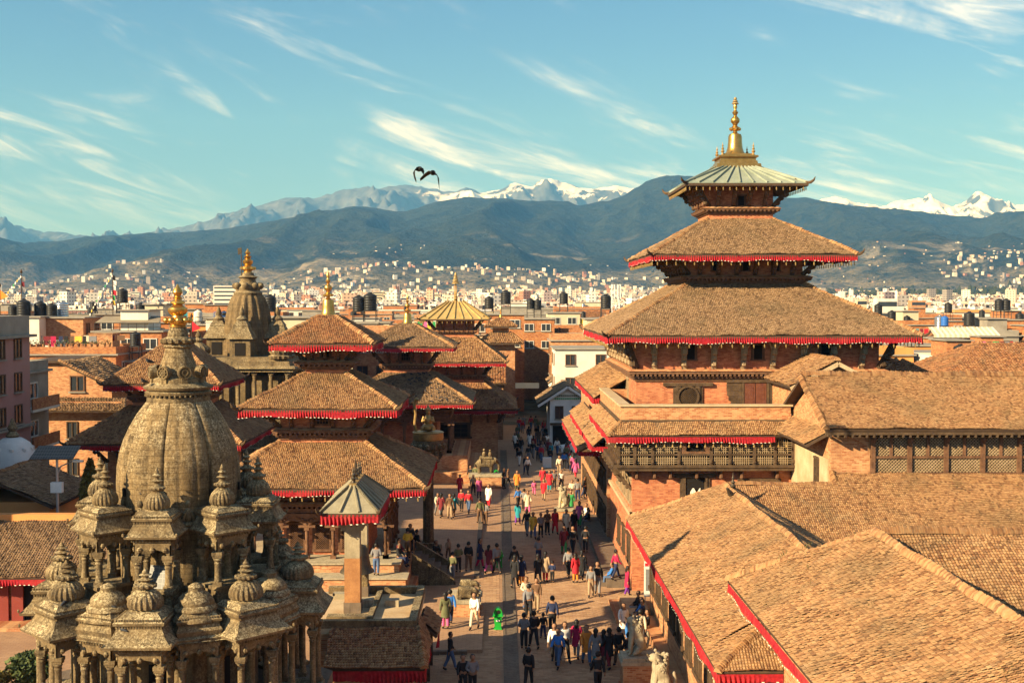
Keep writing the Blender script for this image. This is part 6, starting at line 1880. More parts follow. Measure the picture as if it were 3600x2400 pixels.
A = [(-39.2,96.0,6.7),(-29.8,96.0,6.7),(-30.4,97.9,7.6),(-38.6,97.9,7.6)]; q = MB(); q.slab(A,0.12); rf = q.build('pent_roof', M['deck'], gh); tiles('tile_cover', rf, [A], 0.22,0.22,M['tile_grey'],seed=8)
put_win(gh,'a',-34.4,97.99,8.15,0)
for x in (-37,-34.5,-32): put_win(gh,'c',x,96.99,4.4,0); put_win(gh,'c',x,96.99,1.4,0)
# row of orange terraces
house(-48,-37.6,118,128,10.2,'brick_city','b','parapet',3,2,'long orange brick house with flower pots along its sunlit parapet',3,False,side='E')
house(-43.5,-36.2,129,137,12.2,'brick_city','b','rail',3,2,'orange brick house with tin canopy and cement tank on top',3,True,side='E')
house(-60,-51.2,134,142,13.7,'palewash','b','flat',0,0,'blank white end wall rising above the pink house',3)
house(-51.2,-47,136,142,13.6,'brick_old','a','flat',0,2,'dark brick stair block against the blank white wall',2,side='E')
house(-46.5,-41,150,158,12.8,'brick_city','a','parapet',2,2,'brick house with hoarding and potted shrubs on its roof',3,True,side='E')
house(-37,-30.5,146,154,12.6,'orange','b','rail',2,1,'bright orange house with blue steel tank platform',3,False,side='E')
house(-35.5,-28.0,138,145,11.2,'brick_city','a','parapet',3,2,'brick house with white tarpaulin box on the parapet',3,True,side='E')
house(-26,-19,120,128,10.4,'brick_city','a','parapet',3,2,'brick house with corrugated shed behind the carved stone tower',3,False,side='E')
tn = MB(); tn.hexa([(-44,131,13.2),(-37,131,13.2),(-37,131.05,13.15),(-44,131.05,13.15)],[(-43.6,133,13.9),(-37.4,133,13.9),(-37.4,133.05,13.85),(-43.6,133.05,13.85)]); o = tn.build('tin_canopy', M['tin'], org=(-40,132,13.2)); tag(o, 'sloping tin canopy above an orange brick roof terrace', 'canopy')
bl = MB()
for k in range(6): bl.tube((-34.8+k*0.9,147,12.8),(-34.8+k*0.9,147,14.2),0.04,n=4)
for z in (13.2,13.7,14.2): bl.tube((-34.8,147,z),(-30.3,147,z),0.04,n=4)
bl.box(-35,146.6,12.78,-30.2,149.5,12.9); o = bl.build('tank_platform', M['blue'], org=(-32.5,147,12.8)); tag(o, 'bright blue railed steel platform for tanks', 'platform')
for (x,y,z,s) in ((-33.8,148,12.9,0.9),(-31.2,148.4,12.9,0.9)): tank('b',x,y,z,s)
for i,(px,z_,h_,s,k) in enumerate(((55,140,13.7,0.9,'b'),(92,138,13.8,1.25,'b'),(150,139,13.7,1.15,'b'),(190,139,13.7,1.0,'b'),(226,141,13.7,1.2,'s'),(437,152,15.4,1.1,'b'),(335,170,14.2,0.8,'b'),(500,160,13.6,1.1,'b'),(565,155,13.4,0.9,'w'),(480,122,11.0,0.9,'b'),(700,150,13.0,0.9,'w'),(905,130,12.0,0.9,'b'),(951,150,14.3,1.3,'b'),(1262,160,14.2,1.35,'b'),(1302,160,14.3,1.5,'b'),(1720,175,14.5,1.1,'b'),(1778,170,15.2,1.2,'b'),(1865,190,14.4,1.0,'b'),(1890,190,14.3,1.0,'b'),(1982,200,15.2,1.2,'b'),(2130,165,14.6,1.2,'b'),(3092,180,13.6,1.0,'b'),(3140,175,12.6,1.0,'b'),(3310,160,11.9,1.1,'s'),(3328,158,12.3,0.8,'u'),(3415,165,12.2,1.2,'b'),(3520,185,14.2,1.1,'b'),(3545,185,14.2,1.1,'b'),(3340,210,13.6,1.1,'b'))):
    x = (px-1750)/4200*z_
    tank(k, x, z_, h_, s, {'b':'black water tank raised on a steel frame stand','s':'shiny ribbed steel tank raised on a frame stand','w':'whitish tank raised on a frame stand','u':'bright blue drum raised on a frame stand'}[k])
    tank_stand(x, z_, h_-1.4, 1.36, 0.55*s)
    house(x-2.6-0.03*(i%7), x+2.6, z_-1.2-(i%7)*0.13, z_+4.5+(i%7)*0.11, h_-1.56-0.02*(i%5), RNG.choice(['brick_city','cream','grey','brick_city']), 'b', 'flat', 2, 0, floors=2)
# flag poles
def flag_pole(x, y, z, h, cols, label, prayer=False):
    r = thing('flag_pole', label, 'flag pole', (x,y,z))
    b = MB(); b.tube((x,y,z),(x,y,z+h),0.06,0.04,6); b.lathe(x,y,[(0.12,z+h),(0.16,z+h+0.2),(0.02,z+h+0.5)],8); b.build('pole', M['wood'], r)
    rg = random.Random(int(abs(x)*13+y))
    for i,c in enumerate(cols):
        z0 = z+h-0.3-i*0.62
        b = MB(); w = rg.uniform(0.5,0.9)
        if prayer: b.add([(x,y,z0),(x+w*0.6,y-0.1,z0-0.15),(x+w*0.5,y+0.1,z0-0.7),(x,y,z0-0.58)], [(0,1,2,3)])
        else: b.add([(x,y,z0),(x+1.0,y-0.1,z0-0.8),(x,y,z0-1.2)], [(0,1,2)])
        b.build('flag', CL[c], r)
    if prayer:
        for i in range(14):
            k = i/14; p = Vector((x-k*3.0,y,z+h-0.2-k*h*0.85+0.3*math.sin(k*3)))
            b = MB(); b.add([p,p-V(0.12,0,0.14),p-V(0.1,0.05,0.4),p-V(-0.03,0.05,0.28)], [(0,1,2,3)]); b.build('flag', CL[['white','cream','yellow','white','green'][i%5]], r)
flag_pole(-47.8,149,12.9,6.2,['black','white','white','red','green','yellow','white'],'tall pole wrapped in multicoloured prayer flags above the roofs',True)
flag_pole(-55.5,140,13.8,5.0,['grey','maroon','grey'],'slim pole with faded drooping pennant over the white wall',True)
flag_pole(-58.0,140,13.8,3.4,['orange'],'short pole with orange triangular pennant among black tanks')
flag_pole(-32.2,126,11.2,2.6,['red'],'short pole with red triangular pennant by the blue platform')
house(-27,-15.6,113,124,11.6,'brick_city','a','parapet',4,3,'tall orange brick house behind the pigeon-roofed temple',4,True,side='E')
house(-15.3,-11.2,126,134,12.0,'brick_old','a','parapet',2,2,'narrow tan brick house behind the gilt-roofed temple',4,False,side='E')
# generated rows of houses
taken = [(-60,-28,96,160)]
def blocked(x0,x1,y0,y1):
    if y0 < 135 and x1 > -20 and x0 < 11: return True
    if y0 < 300:                                             # the street
        cx = 3.2 + (y0-130)*0.030
        if x0 < cx+2.6 and x1 > cx-2.6: return True
    if y0 < 123 and x1 > 8 and x0 < 76: return True
    for a in taken:
        if x0 < a[1] and x1 > a[0] and y0 < a[3] and y1 > a[2]: return True
    return False
hr = random.Random(77)
count = 0
def row(y, dx, n_max, hlo, hhi, fl, tanks):
    global count
    x = -0.44*y; k = 0
    while x < 0.47*y:
        w = hr.uniform(0.7,1.25)*dx
        d = hr.uniform(6,9)
        yy = y + hr.uniform(-3,3)
        if not blocked(x, x+w, yy, yy+d) and count < n_max:
            mat = hr.choices(['brick_city','brick_old','cream','grey','palewash','orange','pink','yellow'], [7,4,4,2,3,1.2,1,0.6])[0]
            h = hr.uniform(hlo, hhi)
            tp = hr.choices(['parapet','rail','flat','eaves','gable'], [6,2,2,1.5 if y < 260 else 0.3,1 if y < 260 else 0])[0]
            if tp in ('eaves','gable'): h -= 1.8
            house(x, x+w*0.96, yy, yy+d, h, mat, hr.choice('aab'), tp, max(2,int(w/2.6)), 2, None, fl, tp in ('parapet','rail') and hr.random() < 0.55, hr, side=('E' if x < 0 else 'W') if y < 230 else None, where='in the rows behind the square' if y < 230 else 'in the far rows of the town', storey=2.7)
            taken.append((x,x+w,yy,yy+d)); count += 1
            if hr.random() < tanks and tp not in ('eaves','gable'):
                tx_ = x+w*hr.uniform(0.2,0.8); tank(hr.choices('bsw',[6,1,1])[0], tx_, yy+1.6, h+0.16, hr.uniform(0.85,1.2))
            if y < 230 and hr.random() < 0.18 and tp == 'parapet': laundry(x+0.4, x+w*0.8, yy+1.0, h+0.16, count)
        x += w + hr.uniform(0.0,0.6)
for (y, dx, nm, a, b, f, tk) in ((124,8,260,8.0,10.5,3,0.5),(140,8,260,8.5,11.0,3,0.5),(158,8.5,260,9.0,11.8,3,0.5),(178,9,260,9.0,12.0,3,0.4),(200,9,260,9.5,12.6,2,0.4),(228,10,260,9.5,12.8,2,0.4),(262,12,260,10,13,2,0.4),(300,13,260,10,13,2,0.3),(345,16,260,10,13.2,2,0.3),(400,22,260,10,13.2,2,0.3),(455,26,262,10,13,2,0.2)):
    row(y, dx, nm, a, b, f, tk)

# ---- far white blocks of flats
def flats(px, w, Y, top, mat='palewash', label='', n=10):
    x = (px-1750)/4200*Y; W = w/4200*Y; H = EYE + (1060-top)/4200*Y
    r = thing('block_of_flats', label, 'building', (x, Y, 0), 'far blocks of flats')
    MB().box(x-W/2,Y,0,x+W/2,Y+W*0.8,H).build('wall', M[mat], r)
    fl = max(3,int(H/3.0))
    for i in range(fl):
        z = H*(i+0.35)/fl
        b = MB(); b.box(x-W/2+W*0.03,Y-0.05,z,x+W/2-W*0.03,Y+0.02,z+H/fl*0.4); b.build('window_band', M['glass'], r)
    return r
for (px,w,Y,top,lab) in ((800,92,900,1005,'broad white slab of flats with banded floors behind the stone tower'),(925,36,950,1018,'bare concrete frame of flats beside the white slab'),(120,34,1300,1035,'pale tower of flats far over the pink house'),(455,24,1500,1030,'slim twin tower of flats behind the prayer flags, first'),(482,26,1500,1026,'slim twin tower of flats behind the prayer flags, second'),(1328,36,1400,1025,'white twin slab of flats above the double black tanks'),(1362,28,1400,1026,'narrower white slab of flats above the double black tanks'),(1530,40,1500,1034,'cream block of flats before the gilt roof'),(1575,30,1500,1036,'smaller cream block of flats before the gilt roof'),(1705,30,1400,1033,'white block of flats beyond the gilt umbrella mast'),(2045,26,420,1072,'white block with open balconies over the street'),(3125,70,330,1050,'large white office block beyond the tall temple eave'),(3035,34,500,1052,'tan block of flats beyond the tall temple eave'),(3235,50,520,1056,'unfinished brown block of flats near the office block')):
    flats(px,w,Y,top,'grey' if 'concrete' in lab else ('cream' if 'cream' in lab or 'tan' in lab else ('brick_old' if 'brown' in lab else 'palewash')), lab)
# telecom mast
r = thing('telecom_mast', 'white lattice telephone mast with panel antennas over the street', 'mast', (34.5,350,11))
b = MB()
for sx in (-1,1):
    for sy in (-1,1): b.tube((34.5+sx*1.2,350+sy*1.2,11),(34.5+sx*0.9,350+sy*0.9,20.5),0.12,n=4)
for k in range(6):
    z = 11+k*1.6; b.bar((33.3,348.8,z),(35.7,348.8,z+1.6),0.1,0.1); b.bar((35.7,348.8,z),(33.3,348.8,z+1.6),0.1,0.1)
b.build('tower', M['white'], r)
for k in range(4):
    b = MB(); x = 33.2+k*0.85; b.box(x-0.18,348.3,16.5,x+0.18,348.5,20.5); b.build('antenna', M['white'], r)
# ---- roof restaurant on the right: striped awning, parasols
r = thing('roof_restaurant', 'orange roof restaurant with long cream striped awning', 'building', (58,150,0))
MB().box(50,149,0,64,158,9.9).build('wall', M['orange'], r); MB().box(49.8,148.8,9.9,64.2,158,10.05).build('floor_slab', M['grey'], r)
for i in range(26):
    x = 54.5+i*0.32
    b = MB(); b.hexa([(x,148.6,11.35),(x+0.32,148.6,11.35),(x+0.32,148.62,11.32),(x,148.62,11.32)],[(x+0.12,151,12.3),(x+0.32+0.05,151,12.3),(x+0.37,151.02,12.27),(x+0.12,151.02,12.27)]); b.box(x,148.58,11.0,x+0.32,148.6,11.36)
    b.build('awning_stripe', M['palewash'] if i % 2 else M['awning'] if 'awning' in M else M['cream'], r)
for k in range(5): MB().box(54.6+k*2.0,148.7,10.05,54.7+k*2.0,148.8,11.4).build('post', M['iron'], r)
b = MB(); [b.box(54.5+k*0.3,148.85,10.05,54.55+k*0.3,148.9,10.9) for k in range(28)]; b.box(54.5,148.84,10.9,62.8,148.92,10.97); b.build('railing', M['iron'], r)
def parasol(x, y, z, w, cols, label):
    r = thing('parasol', label, 'parasol', (x,y,z))
    MB().tube((x,y,z),(x,y,z+2.3),0.04,n=6).build('pole', M['steel'], r)
    for i in range(8):
        a0, a1 = math.tau*i/8, math.tau*(i+1)/8
        b = MB(); b.add([(x,y,z+2.5),(x+w*math.cos(a0),y+w*math.sin(a0),z+1.8),(x+w*math.cos(a1),y+w*math.sin(a1),z+1.8),(x+w*0.5*math.cos((a0+a1)/2),y+w*0.5*math.sin((a0+a1)/2),z+2.24)], [(0,1,3),(1,2,3),(2,0,3)]); b.build('panel', CL[cols[i%len(cols)]], r)
parasol(50.0,146,6.9,1.4,['yellow','green','blue','orange','cream'],'rainbow panelled parasol on the terrace below the orange restaurant')
parasol(53.2,147,6.5,1.4,['cream','yellow','green','cream'],'cream and green parasol beside the rainbow parasol')
parasol(57.0,144,7.0,1.7,['cream'],'plain cream parasol before the orange restaurant wall')
house(45,60,143,148.5,6.7,'cream','b','flat',4,0,'low cream terrace carrying the parasols',2)

# ---- gable houses by the far end of the square
g1 = thing('white_gable_house', 'white gabled house with green lettered gable closing the far end of the square', 'house', (7.4,130,0))
MB().box(5.6,128,0,9.4,136,4.9).build('wall', M['white'], g1)
b = MB(); b.add([(5.3,127.98,4.9),(9.7,127.98,4.9),(7.5,127.98,6.25)], [(0,1,2)]); b.build('gable', M['palewash'], g1)
A = [(4.3,136.5,4.4),(4.3,127.6,4.4),(7.5,127.6,6.45),(7.5,136.5,6.45)]; B = [(10.7,127.6,4.4),(10.7,136.5,4.4),(7.5,136.5,6.45),(7.5,127.6,6.45)]
q = MB(); q.slab(A,0.12); q.slab(B,0.12); rf = q.build('roof', M['deck'], g1); tiles('tile_cover', rf, [A,B], 0.25,0.25,M['tile_grey'],seed=3)
for e in ((4.3,7.5),(10.7,7.5)):
    b = MB(); b.bar((e[0],127.5,4.3),(e[1],127.5,6.36),0.08,0.25); b.build('bargeboard', M['white'], g1)
for k in range(2):
    b = MB()
    for j in range(14): b.box(6.1+j*0.21,127.95,5.0+k*0.32,6.25+j*0.21,127.97,5.18+k*0.32)
    b.build('lettering', CL['green'] if k == 0 else CL['olive'], g1, kind='stuff')
for x in (6.6,8.4): put_win(g1,'c',x,127.99,2.9,0)
MB().box(5.6,127.4,2.3,9.6,128,2.5).build('ledge', M['wood'], g1); MB().box(5.9,127.96,0.1,9.2,127.99,2.2).build('shop_front', M['dark'], g1)
g2 = thing('red_gable_house', 'dark red gabled house with white verge boards behind the white gable', 'house', (10,150,0))
MB().box(6.9,148,0,13,156,5.6).build('wall', M['darkred'], g2); b = MB(); b.add([(6.9,147.98,5.6),(13,147.98,5.6),(9.95,147.98,7.4)], [(0,1,2)]); b.build('gable', M['darkred'], g2)
A = [(6.3,156.5,5.2),(6.3,147.6,5.2),(9.95,147.6,7.6),(9.95,156.5,7.6)]; B = [(13.6,147.6,5.2),(13.6,156.5,5.2),(9.95,156.5,7.6),(9.95,147.6,7.6)]
q = MB(); q.slab(A,0.12); q.slab(B,0.12); rf = q.build('roof', M['deck'], g2); tiles('tile_cover', rf, [A], 0.3,0.3,M['tile_grey'],seed=4)
for e in ((6.3,9.95),(13.6,9.95)):
    b = MB(); b.bar((e[0],147.5,5.1),(e[1],147.5,7.5),0.08,0.3); b.build('bargeboard', M['white'], g2)
# small two-roofed shrine down the street, and tall old houses lining it
sm = thing('small_pagoda', 'little two-roofed tile pagoda down the narrow street', 'temple', (0.4,162,0))
wall_box(sm,0.4,162,1.9,1.9,0,10.6,'brick_old'); hip_roof(sm,0.4,162,(3.0,3.0),9.9,(1.3,1.3),11.3,'tile',0.25,0.25,0,seed=3,horns=False,faces=(0,1))
wall_box(sm,0.4,162,1.1,1.1,11.0,12.6,'brick_old'); hip_roof(sm,0.4,162,(2.2,2.2),12.1,(0.2,0.2),13.3,'tile',0.25,0.25,0,seed=5,horns=False,faces=(0,1)); finial(sm,0.4,162,13.2,0.28)
for i,(x0,x1,y0,y1,h,m_,tp) in enumerate(((-8,0.6,134,142,6.4,'brick_old','eaves'),(-9,0.4,143,151,7.2,'brick_old','eaves'),(-10,-2.6,152,158,8.2,'cream','parapet'),(-9,0.9,168,176,8.4,'brick_city','eaves'),(-10,1.4,178,190,10.2,'cream','parapet'),(8.4,15,165,174,8.6,'brick_city','parapet'),(8.0,12,158,163,8.2,'cream','parapet'),(9.4,16,176,186,9.8,'grey','rail'),(10,18,190,202,10.4,'cream','parapet'),(-8,2.5,196,206,11.0,'palewash','parapet'),(5.0,12,215,224,11.6,'grey','parapet'),(12.5,20,136,146,6.2,'brick_city','eaves'),(14,22,149,158,8.5,'cream','parapet'))):
    house(x0,x1,y0,y1,h,m_,'b' if i % 2 else 'c',tp,3,2,None,3,i % 3 == 0,hr,side='E' if x1 < 4 else 'W',where='lining the narrow street')
bn = MB(); bn.box(2.2,150,4.6,5.2,150.03,5.3); o = bn.build('street_banner', M['palewash'], org=(3.7,150,4.6)); tag(o, 'pale cloth banner stretched over the narrow street', 'banner')

# ---- left foreground: shop range, stupa, shed, lamp, tree
s1 = thing('shop_range', 'low shop with tiled roof, red fringe and orange painted ridge wall', 'building', (-22,60,0))
MB().box(-34,57.6,0,-19.0,64,2.6).build('wall', M['brick_old'], s1)
MB().box(-34,60.4,2.6,-18.6,60.9,4.75).build('ridge_wall', M['orange'], s1)
A = [(-34,56.4,2.4),(-18.3,56.4,2.4),(-18.3,60.45,4.35),(-34,60.45,4.35)]; q = MB(); q.slab(A,0.12); rf = q.build('roof', M['deck'], s1); tiles('tile_cover', rf, [A], 0.13,0.14,M['tile_grey'],seed=9)
fringe(s1,[(-34,56.4,2.34),(-18.3,56.4,2.34)],0.3,closed=False,seed=33)
MB().box(-27,57.5,0.2,-24.2,57.58,2.1).build('shop_front', M['dark'], s1)
for x in (-24.1,-23.4,-21.4): MB().box(x,57.3,0.15,x+0.55,57.42,2.15).build('door_leaf', M['darkred'], s1)
MB().box(-23.0,57.52,0.15,-21.5,57.58,2.1).build('doorway', M['dark'], s1); MB().box(-34,56.0,0,-18.5,57.6,0.16).build('step', M['brick_old'], s1)
b = MB(); b.hexa([(-27.2,56.7,1.95),(-24.3,56.7,1.95),(-24.3,56.72,1.9),(-27.2,56.72,1.9)],[(-27.2,57.5,2.3),(-24.3,57.5,2.3),(-24.3,57.52,2.25),(-27.2,57.52,2.25)]); b.build('awning', M['cream'], s1)
s2 = thing('shed_house', 'small orange walled shed with dark shaded tile roof', 'building', (-26,68,0))
MB().box(-30.5,65,0,-24.4,71,4.6).build('wall', M['orange'], s2)
A = [(-24.0,64.5,4.4),(-24.0,71.4,4.4),(-27.6,71.4,6.0),(-27.6,64.5,6.0)]; B = [(-31,71.4,4.4),(-31,64.5,4.4),(-27.6,64.5,6.0),(-27.6,71.4,6.0)]; q = MB(); q.slab(A,0.12); q.slab(B,0.12); rf = q.build('roof', M['deck'], s2)
tiles('tile_cover', rf, [A,B], 0.15,0.16,M['tile_grey'],seed=10); ridge_cap(rf,(-27.6,64.5,6.05),(-27.6,71.4,6.05))
st = thing('white_stupa', 'white plastered dome shrine with floral relief on a brick base', 'shrine', (-29.6,73,0))
b = MB(); b.frus(-29.6,73,2.2,2.2,0,2.0,2.0,4.6); b.frus(-29.6,73,1.7,1.7,4.6,1.7,1.7,5.3); b.build('base', M['brick_old'], st)
b = MB(); b.lathe(-29.6,73,[(1.45,5.3),(1.5,5.4),(1.42,5.7),(1.3,6.3),(1.0,6.9),(0.55,7.2),(0.3,7.25)],28); 
for i in range(10):
    t = math.tau*i/10; b.ball((-29.6+1.15*math.cos(t),73+1.15*math.sin(t),6.55),0.16,n=6)
b.build('dome', M['white'], st, smooth=True)
b = MB(); b.lathe(-29.6,73,[(0.32,7.2),(0.42,7.35),(0.2,7.6),(0.3,7.8),(0.05,8.4)],12); b.build('pinnacle', M['stone'], st, smooth=True)
lp = thing('solar_lamp', 'solar street lamp with tilted panel and white battery box', 'street lamp', (-23.6,64,0))
MB().tube((-23.6,64,0),(-23.6,64,7.2),0.09,0.07,8).build('pole', M['steel'], lp)
b = MB(); b.hexa([(-24.9,63.5,7.15),(-22.6,63.5,7.15),(-22.6,63.55,7.1),(-24.9,63.55,7.1)],[(-24.75,64.5,7.75),(-22.5,64.5,7.75),(-22.5,64.55,7.7),(-24.75,64.55,7.7)]); b.build('solar_panel', M['solar'], lp)
b = MB(); b.box(-23.9,63.8,5.3,-23.3,64.1,5.85); b.build('battery_box', M['white'], lp)
b = MB(); b.path([(-23.6,64,6.2),(-23.4,64,6.7),(-22.7,64,7.0)],0.04,6); b.box(-22.75,63.9,6.92,-22.2,64.1,7.02); b.build('lamp_arm', M['steel'], lp)

# trees with leaf-sized faces
def leaf_tree(name, label, cat, x, y, h, w, cols, shape, n, seed, trunk_h=1.0, leaf=0.16, z0=0.0):
    r = thing(name, label, cat, (x,y,z0))
    b = MB(); b.path([(x,y,z0),(x+0.05,y,z0+h*0.5),(x,y+0.03,z0+h*0.95)],[h*0.03,h*0.02,0.02],7)
    rg = np.random.RandomState(seed)
    for k in range(10):
        t = 0.2+0.07*k; a = rg.uniform(0,6.28); l = w*0.7*(1-t) if shape == 'cone' else w*0.6
        b.tube((x,y,z0+h*t),(x+l*math.cos(a),y+l*math.sin(a),z0+h*(t+0.06)),0.03*h/6,0.01,5)
    b.build('trunk', M['wood'], r)
    t = rg.rand(n)
    if shape == 'cone':
        zc = z0+trunk_h*0.5+(h-trunk_h*0.5)*t**1.15; rad = w*(1-t**1.15)**0.75*(0.82+0.25*np.sin(9*t)+0.1*rg.randn(n))
    else:
        zc = z0+trunk_h+(h-trunk_h)*t; rad = w*np.sqrt(np.clip(1-(2*t-1)**2,0.02,1))
    ang = rg.uniform(0,6.283,n); rr = rad*np.sqrt(rg.uniform(0.25,1.0,n))*(1+0.18*np.sin(5*ang+7*t))
    c = np.stack([x+rr*np.cos(ang), y+rr*np.sin(ang), zc], -1)
    u = rg.randn(n,3); u /= np.linalg.norm(u,axis=1)[:,None]; v = np.cross(u, rg.randn(n,3)); v /= np.linalg.norm(v,axis=1)[:,None]
    s = leaf*rg.uniform(0.6,1.3,n)[:,None]
    vs = np.stack([c-u*s, c+v*s*0.5, c+u*s, c-v*s*0.5],1).reshape(-1,3)
    mesh_np('crown', vs, np.arange(n*4).reshape(-1,4), cols, r)
    return r
def m_leaf(name, a, b):
    t = NT(name); g = t.new('ShaderNodeNewGeometry')
    return t.done(t.ramp(g.outputs['Random Per Island'], [(0,a),(1,b)]), 0.8)
M['leaf_gold'] = m_leaf('golden conifer', (0.10,0.075,0.015), (0.26,0.19,0.04)); M['leaf'] = m_leaf('leaves', (0.03,0.05,0.015), (0.10,0.12,0.035))
leaf_tree('conifer_tree','golden green conifer standing beside the solar lamp','tree',-22.7,66.5,6.7,1.35,M['leaf_gold'],'cone',9000,3,leaf=0.17)
leaf_tree('garden_shrub','leafy shrub in the fenced garden below the stone shrine','shrub',-18.7,47.5,1.5,0.9,M['leaf'],'round',1800,4,0.3,0.12)
leaf_tree('garden_shrub','second lower shrub by the garden railing below the stone shrine','shrub',-19.9,46.4,1.1,0.8,M['leaf_gold'],'round',1500,5,0.2,0.12)

# pots on the sunlit parapet of the long orange house, clutter on its terrace
fr_ = random.Random(4)
for i in range(16):
    x = -47.2+i*0.6+fr_.uniform(-0.1,0.1); z = 11.05; y = 118.08
    r = thing('flower_pot', 'clay flower pot with a small plant on the long orange parapet', 'flower pot', (x,y,z), 'pots on the parapet')
    b = MB(); b.lathe(x,y,[(0.11,z),(0.17,z+0.28),(0.19,z+0.3)],10); b.build('pot', M['tile_red'], r)
    b = MB()
    for k in range(26):
        d = Vector((fr_.gauss(0,1),fr_.gauss(0,1),abs(fr_.gauss(0.6,0.8)))).normalized(); q = Vector((x,y,z+0.3)) + d*fr_.uniform(0.1,0.4); w = Vector((fr_.gauss(0,1),fr_.gauss(0,1),fr_.gauss(0,1))).normalized()*0.07
        b.add([q-w,q+d*0.1,q+w,q-d*0.05],[(0,1,2,3)])
    b.build('plant', M['leaf'], r)
laundry(-46,-40.5,121,10.36,5); laundry(-43,-38,124,10.36,9); laundry(-8,-2,180.5,10.4,12); laundry(56,61,160,10.2,21)
for (x,y,z,w,h,m,lab) in ((-45.2,122.5,10.36,1.6,1.1,'palewash','white tarpaulin box on the orange house terrace'),(-41.0,125,10.36,2.4,1.8,'brick_old','brick shed on the orange house terrace'),(-33.0,140,11.4,1.8,1.7,'palewash','white covered tank box behind the stone shrine pinnacle')):
    b = MB(); b.box(x-w/2,y-w/2,z,x+w/2,y+w/2,z+h); b.box(x-w/2-0.08,y-w/2-0.08,z+h,x+w/2+0.08,y+w/2+0.08,z+h+0.07); o = b.build('roof_box', M[m], org=(x,y,z)); tag(o, lab, 'roof box')
# ---------------------------------------------------------------- bodies grown from a skeleton
def skin_mesh(name, pts, edges, rad, root=0, sub=1):
    me = bpy.data.meshes.new(name); me.from_pydata(pts, edges, [])
    o = bpy.data.objects.new(name, me); COL.objects.link(o)
    md = o.modifiers.new('skin', 'SKIN'); md.use_smooth_shade = True
    if not me.skin_vertices:
        bm = bmesh.new(); bm.from_mesh(me); bm.verts.layers.skin.verify(); bm.to_mesh(me); bm.free()
    for i, sv in enumerate(me.skin_vertices[0].data):
        r = rad[i]; sv.radius = r if isinstance(r, tuple) else (r, r); sv.use_root = (i == root)
    s = o.modifiers.new('sub', 'SUBSURF'); s.levels = sub; s.render_levels = sub
    dg = bpy.context.evaluated_depsgraph_get(); dg.update()
    nm = bpy.data.meshes.new_from_object(o.evaluated_get(dg))
    bpy.data.objects.remove(o); bpy.data.meshes.remove(me)
    nm.name = name
    nm.polygons.foreach_set('use_smooth', [True]*len(nm.polygons))
    return nm

